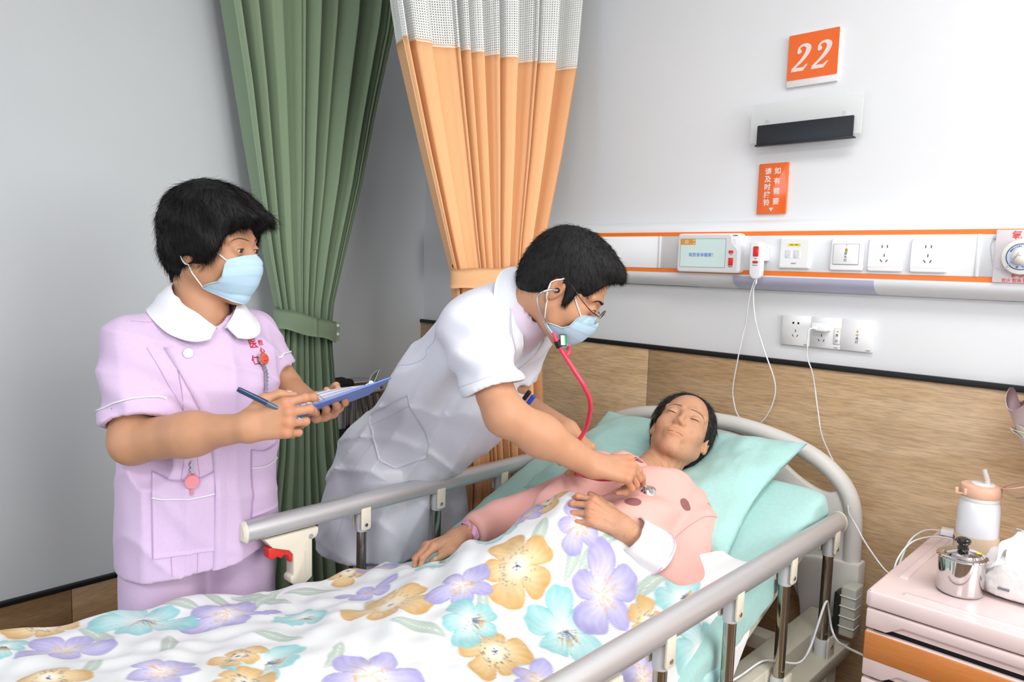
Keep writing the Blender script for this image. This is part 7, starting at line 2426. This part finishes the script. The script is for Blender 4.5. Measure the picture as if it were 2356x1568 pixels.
#--END--
_r = np.random.default_rng(11)
for _k in range(900):          # the print goes on towards the foot and down the sides
    _s, _t = _r.uniform(-.76, .72), _r.uniform(-2.04, -.95)
    if min(math.hypot(_s - q[0], (_t - q[1])) - q[3] * .95 for q in FLOWERS) > .088:
        FLOWERS.append((_s, _t, 'opt'[len(FLOWERS) % 3], _r.uniform(.058, .072), _r.uniform(0, 6), 1.0))
        if len(FLOWERS) % 2: LEAVES.append((_s + .10, _t - .05, .045, .013, _r.uniform(0, 3), .15))
def duvet_color(S, T):
    """watercolour flower print in cloth coordinates (metres)"""
    n = len(S)
    white = np.array(lin((233, 235, 235))[:3])
    c = np.tile(white, (n, 1))
    pal = {'o': ((208, 160, 84), (238, 216, 170), (236, 200, 130)), 't': ((136, 202, 204), (208, 234, 234), (176, 226, 226)), 'p': ((162, 154, 210), (216, 212, 238), (200, 194, 236))}
    P3 = np.stack([S, T, S * 0], 1)
    nz = hash3(P3, 120, 2.0); nz2 = hash3(P3, 420, 5.0)
    def mixin(col, w):
        nonlocal c
        c = c * (1 - w[:, None]) + col * w[:, None]
    for (s0, t0, L, W, ang, bend) in LEAVES:
        L, W = L * 1.35, W * 1.25
        m = (np.abs(S - s0) < L * 1.2) & (np.abs(T - t0) < L * 1.2)
        if not m.any(): continue
        x = (S - s0) * math.cos(ang) + (T - t0) * math.sin(ang); y = -(S - s0) * math.sin(ang) + (T - t0) * math.cos(ang)
        u = np.clip(x / L, -1, 1)
        y = y - bend * L * (1 - u * u)
        half = W * (1 - u * u) ** .8 * (1 - .25 * u)
        w = np.clip((half - np.abs(y)) / .004, 0, 1) * (np.abs(x) < L) * m
        g = np.array(lin((166, 184, 170))[:3]); g2 = np.array(lin((208, 220, 210))[:3])
        q = np.clip(np.abs(y) / (half + 1e-6), 0, 1)
        colr = g[None] * (.55 + .45 * q)[:, None] + g2[None] * (.45 - .45 * q)[:, None]
        colr = colr * (1 + .05 * np.sin(x * 500 + y * 900))[:, None]
        mixin(colr, w * .9)
        rib = np.clip((.0009 - np.abs(y)) / .0006, 0, 1) * (np.abs(x) < L * .95) * m
        mixin(np.array(lin((238, 242, 238))[:3]), rib * .7)
    for k, (s0, t0, kind, R, rot, sx) in enumerate(FLOWERS):
        R = R * 1.17
        dx, dy = (S - s0) / sx, (T - t0)
        idx = np.where((np.abs(dx) < R * 1.2) & (np.abs(dy) < R * 1.2))[0]
        if len(idx) == 0: continue
        x, y = dx[idx], dy[idx]; cs = c[idx]
        def mix2(col, w):
            nonlocal cs
            cs = cs * (1 - w[:, None]) + col * w[:, None]
        r = np.hypot(x, y); th = np.arctan2(y, x) - rot
        npet = 5
        ph = (th / (2 * PI) * npet) % 1.0 - .5                       # position within the petal
        pid = np.floor(th / (2 * PI) * npet).astype(int) % npet
        vary = .86 + .14 * np.sin(pid * 2.4 + k)
        if kind == 'p':
            prof = (1 - np.abs(ph * 1.90) ** 2.2).clip(0) ** .55 * (1 + .10 * np.exp(-(ph / .12) ** 2))
        elif kind == 't':
            prof = (1 - np.abs(ph * 1.94) ** 2.8).clip(0) ** .50 * (1 + .04 * np.sin(ph * 20))
        else:
            prof = (1 - np.abs(ph * 2.0) ** 4.0).clip(0) ** .50 * (1 - .05 * np.exp(-(ph / .08) ** 2))
        RR = R * vary * (.42 + .58 * prof) * (1 + .010 * nz[idx])
        w = np.clip((RR - r) / .0042 + .3, 0, 1)
        a, b, mid = [np.array(lin(q)[:3]) for q in pal[kind]]
        f = np.clip(r / (RR + 1e-6), 0, 1)
        streak = .5 + .5 * np.sin(ph * 30 + 4 * np.sin(r * 60 + k) )
        tone = np.clip(.15 + .95 * f ** 1.4 - .28 * streak * (1 - f * .6) + .16 * nz[idx], 0, 1)
        colr = b[None] * (1 - tone)[:, None] + a[None] * tone[:, None]
        seam = np.exp(-((np.abs(ph) - .5) / .03) ** 2) * np.clip((r / R - .1) * 4, 0, 1)
        colr = colr * (1 - .12 * seam)[:, None]
        colr = colr * (1 - .10 * np.exp(-((RR - r) / .002) ** 2))[:, None]
        mix2(colr, w * .95)
        mix2(np.array(lin((250, 246, 238))[:3]), np.exp(-(r / (R * .20)) ** 2) * .85)       # pale centre
        rs = np.random.default_rng(100 + k)
        if kind == 'o':
            ink = np.array(lin((86, 92, 116))[:3])
            for q in range(46):
                a_ = rs.uniform(0, 2 * PI); r_ = R * rs.uniform(.24, .42)
                mix2(ink, np.exp(-((x - r_ * math.cos(a_)) ** 2 + (y - r_ * math.sin(a_)) ** 2) / .0017 ** 2) * .85)
            for q in range(5):
                a_ = q * 2 * PI / 5 + .3
                d2 = np.abs(-x * math.sin(a_) + y * math.cos(a_)); al = x * math.cos(a_) + y * math.sin(a_)
                mix2(np.array(lin((60, 74, 112))[:3]), np.clip((.0016 - d2) / .0012, 0, 1) * ((al > 0) & (al < R * .09)))
        else:
            lean = rs.uniform(-.8, .8)
            for q in range(26):
                a_ = lean + rs.normal(0, .55) + (0 if kind == 't' else rs.uniform(-PI, PI)); r_ = R * rs.uniform(.22, .40)
                al = x * math.cos(a_) + y * math.sin(a_); d2 = np.abs(-x * math.sin(a_) + y * math.cos(a_))
                mix2(np.array(lin((92, 104, 128) if kind == 't' else (222, 190, 150))[:3]), np.clip((.0013 - d2) / .001, 0, 1) * ((al > .003) & (al < r_)) * .6)
                mix2(np.array(lin((216, 176, 110))[:3]), np.exp(-((x - r_ * math.cos(a_)) ** 2 + (y - r_ * math.sin(a_)) ** 2) / .0022 ** 2) * .9)
        c[idx] = cs
    return c
#--BUILD--
mat('duvet_print', (250, 250, 250), rough=0.85, attr='Col', bump=.08, bscale=500, sheen=.15, fold=.22, fscale=6.0)
Gd, sv, Yv = duvet_grid(500, 520)
colr = duvet_color(np.repeat(sv, Yv.shape[1]), Yv.ravel())
# rolled hem along the top border
nrm_ = np.cross(np.gradient(Gd, axis=0), np.gradient(Gd, axis=1)); nrm_ /= np.linalg.norm(nrm_, axis=-1, keepdims=True)
if nrm_[250, 260, 2] < 0: nrm_ = -nrm_
tan_ = Gd[:, 0] - Gd[:, 1]; tan_ /= np.linalg.norm(tan_, axis=1, keepdims=True)
hem = []
rr_ = .013
for k in range(10):
    a = PI * (1 - k / 9)
    hem.append(Gd[:, 0] + tan_ * rr_ * math.sin(a) - nrm_[:, 0] * rr_ * (1 - math.cos(PI - a)) * 1.0)
hem = np.stack(hem[::-1], 1)
under = [hem[:, 0] - tan_ * (.012 * q) - np.array((0, 0, .014 * q)) for q in (3, 2, 1)]
Gfull = np.concatenate([np.stack(under, 1), hem[:, :-1], Gd], 1)
cext = np.concatenate([np.repeat(colr.reshape(500, 520, 3)[:, :1], 12, 1), colr.reshape(500, 520, 3)], 1)
dv = grid_obj('duvet', Gfull[:, ::-1], 'duvet_print', None, col=cext[:, ::-1].reshape(-1, 3))
tag(dv, 'white duvet printed with ochre, teal and purple flowers over the patient', 'duvet')
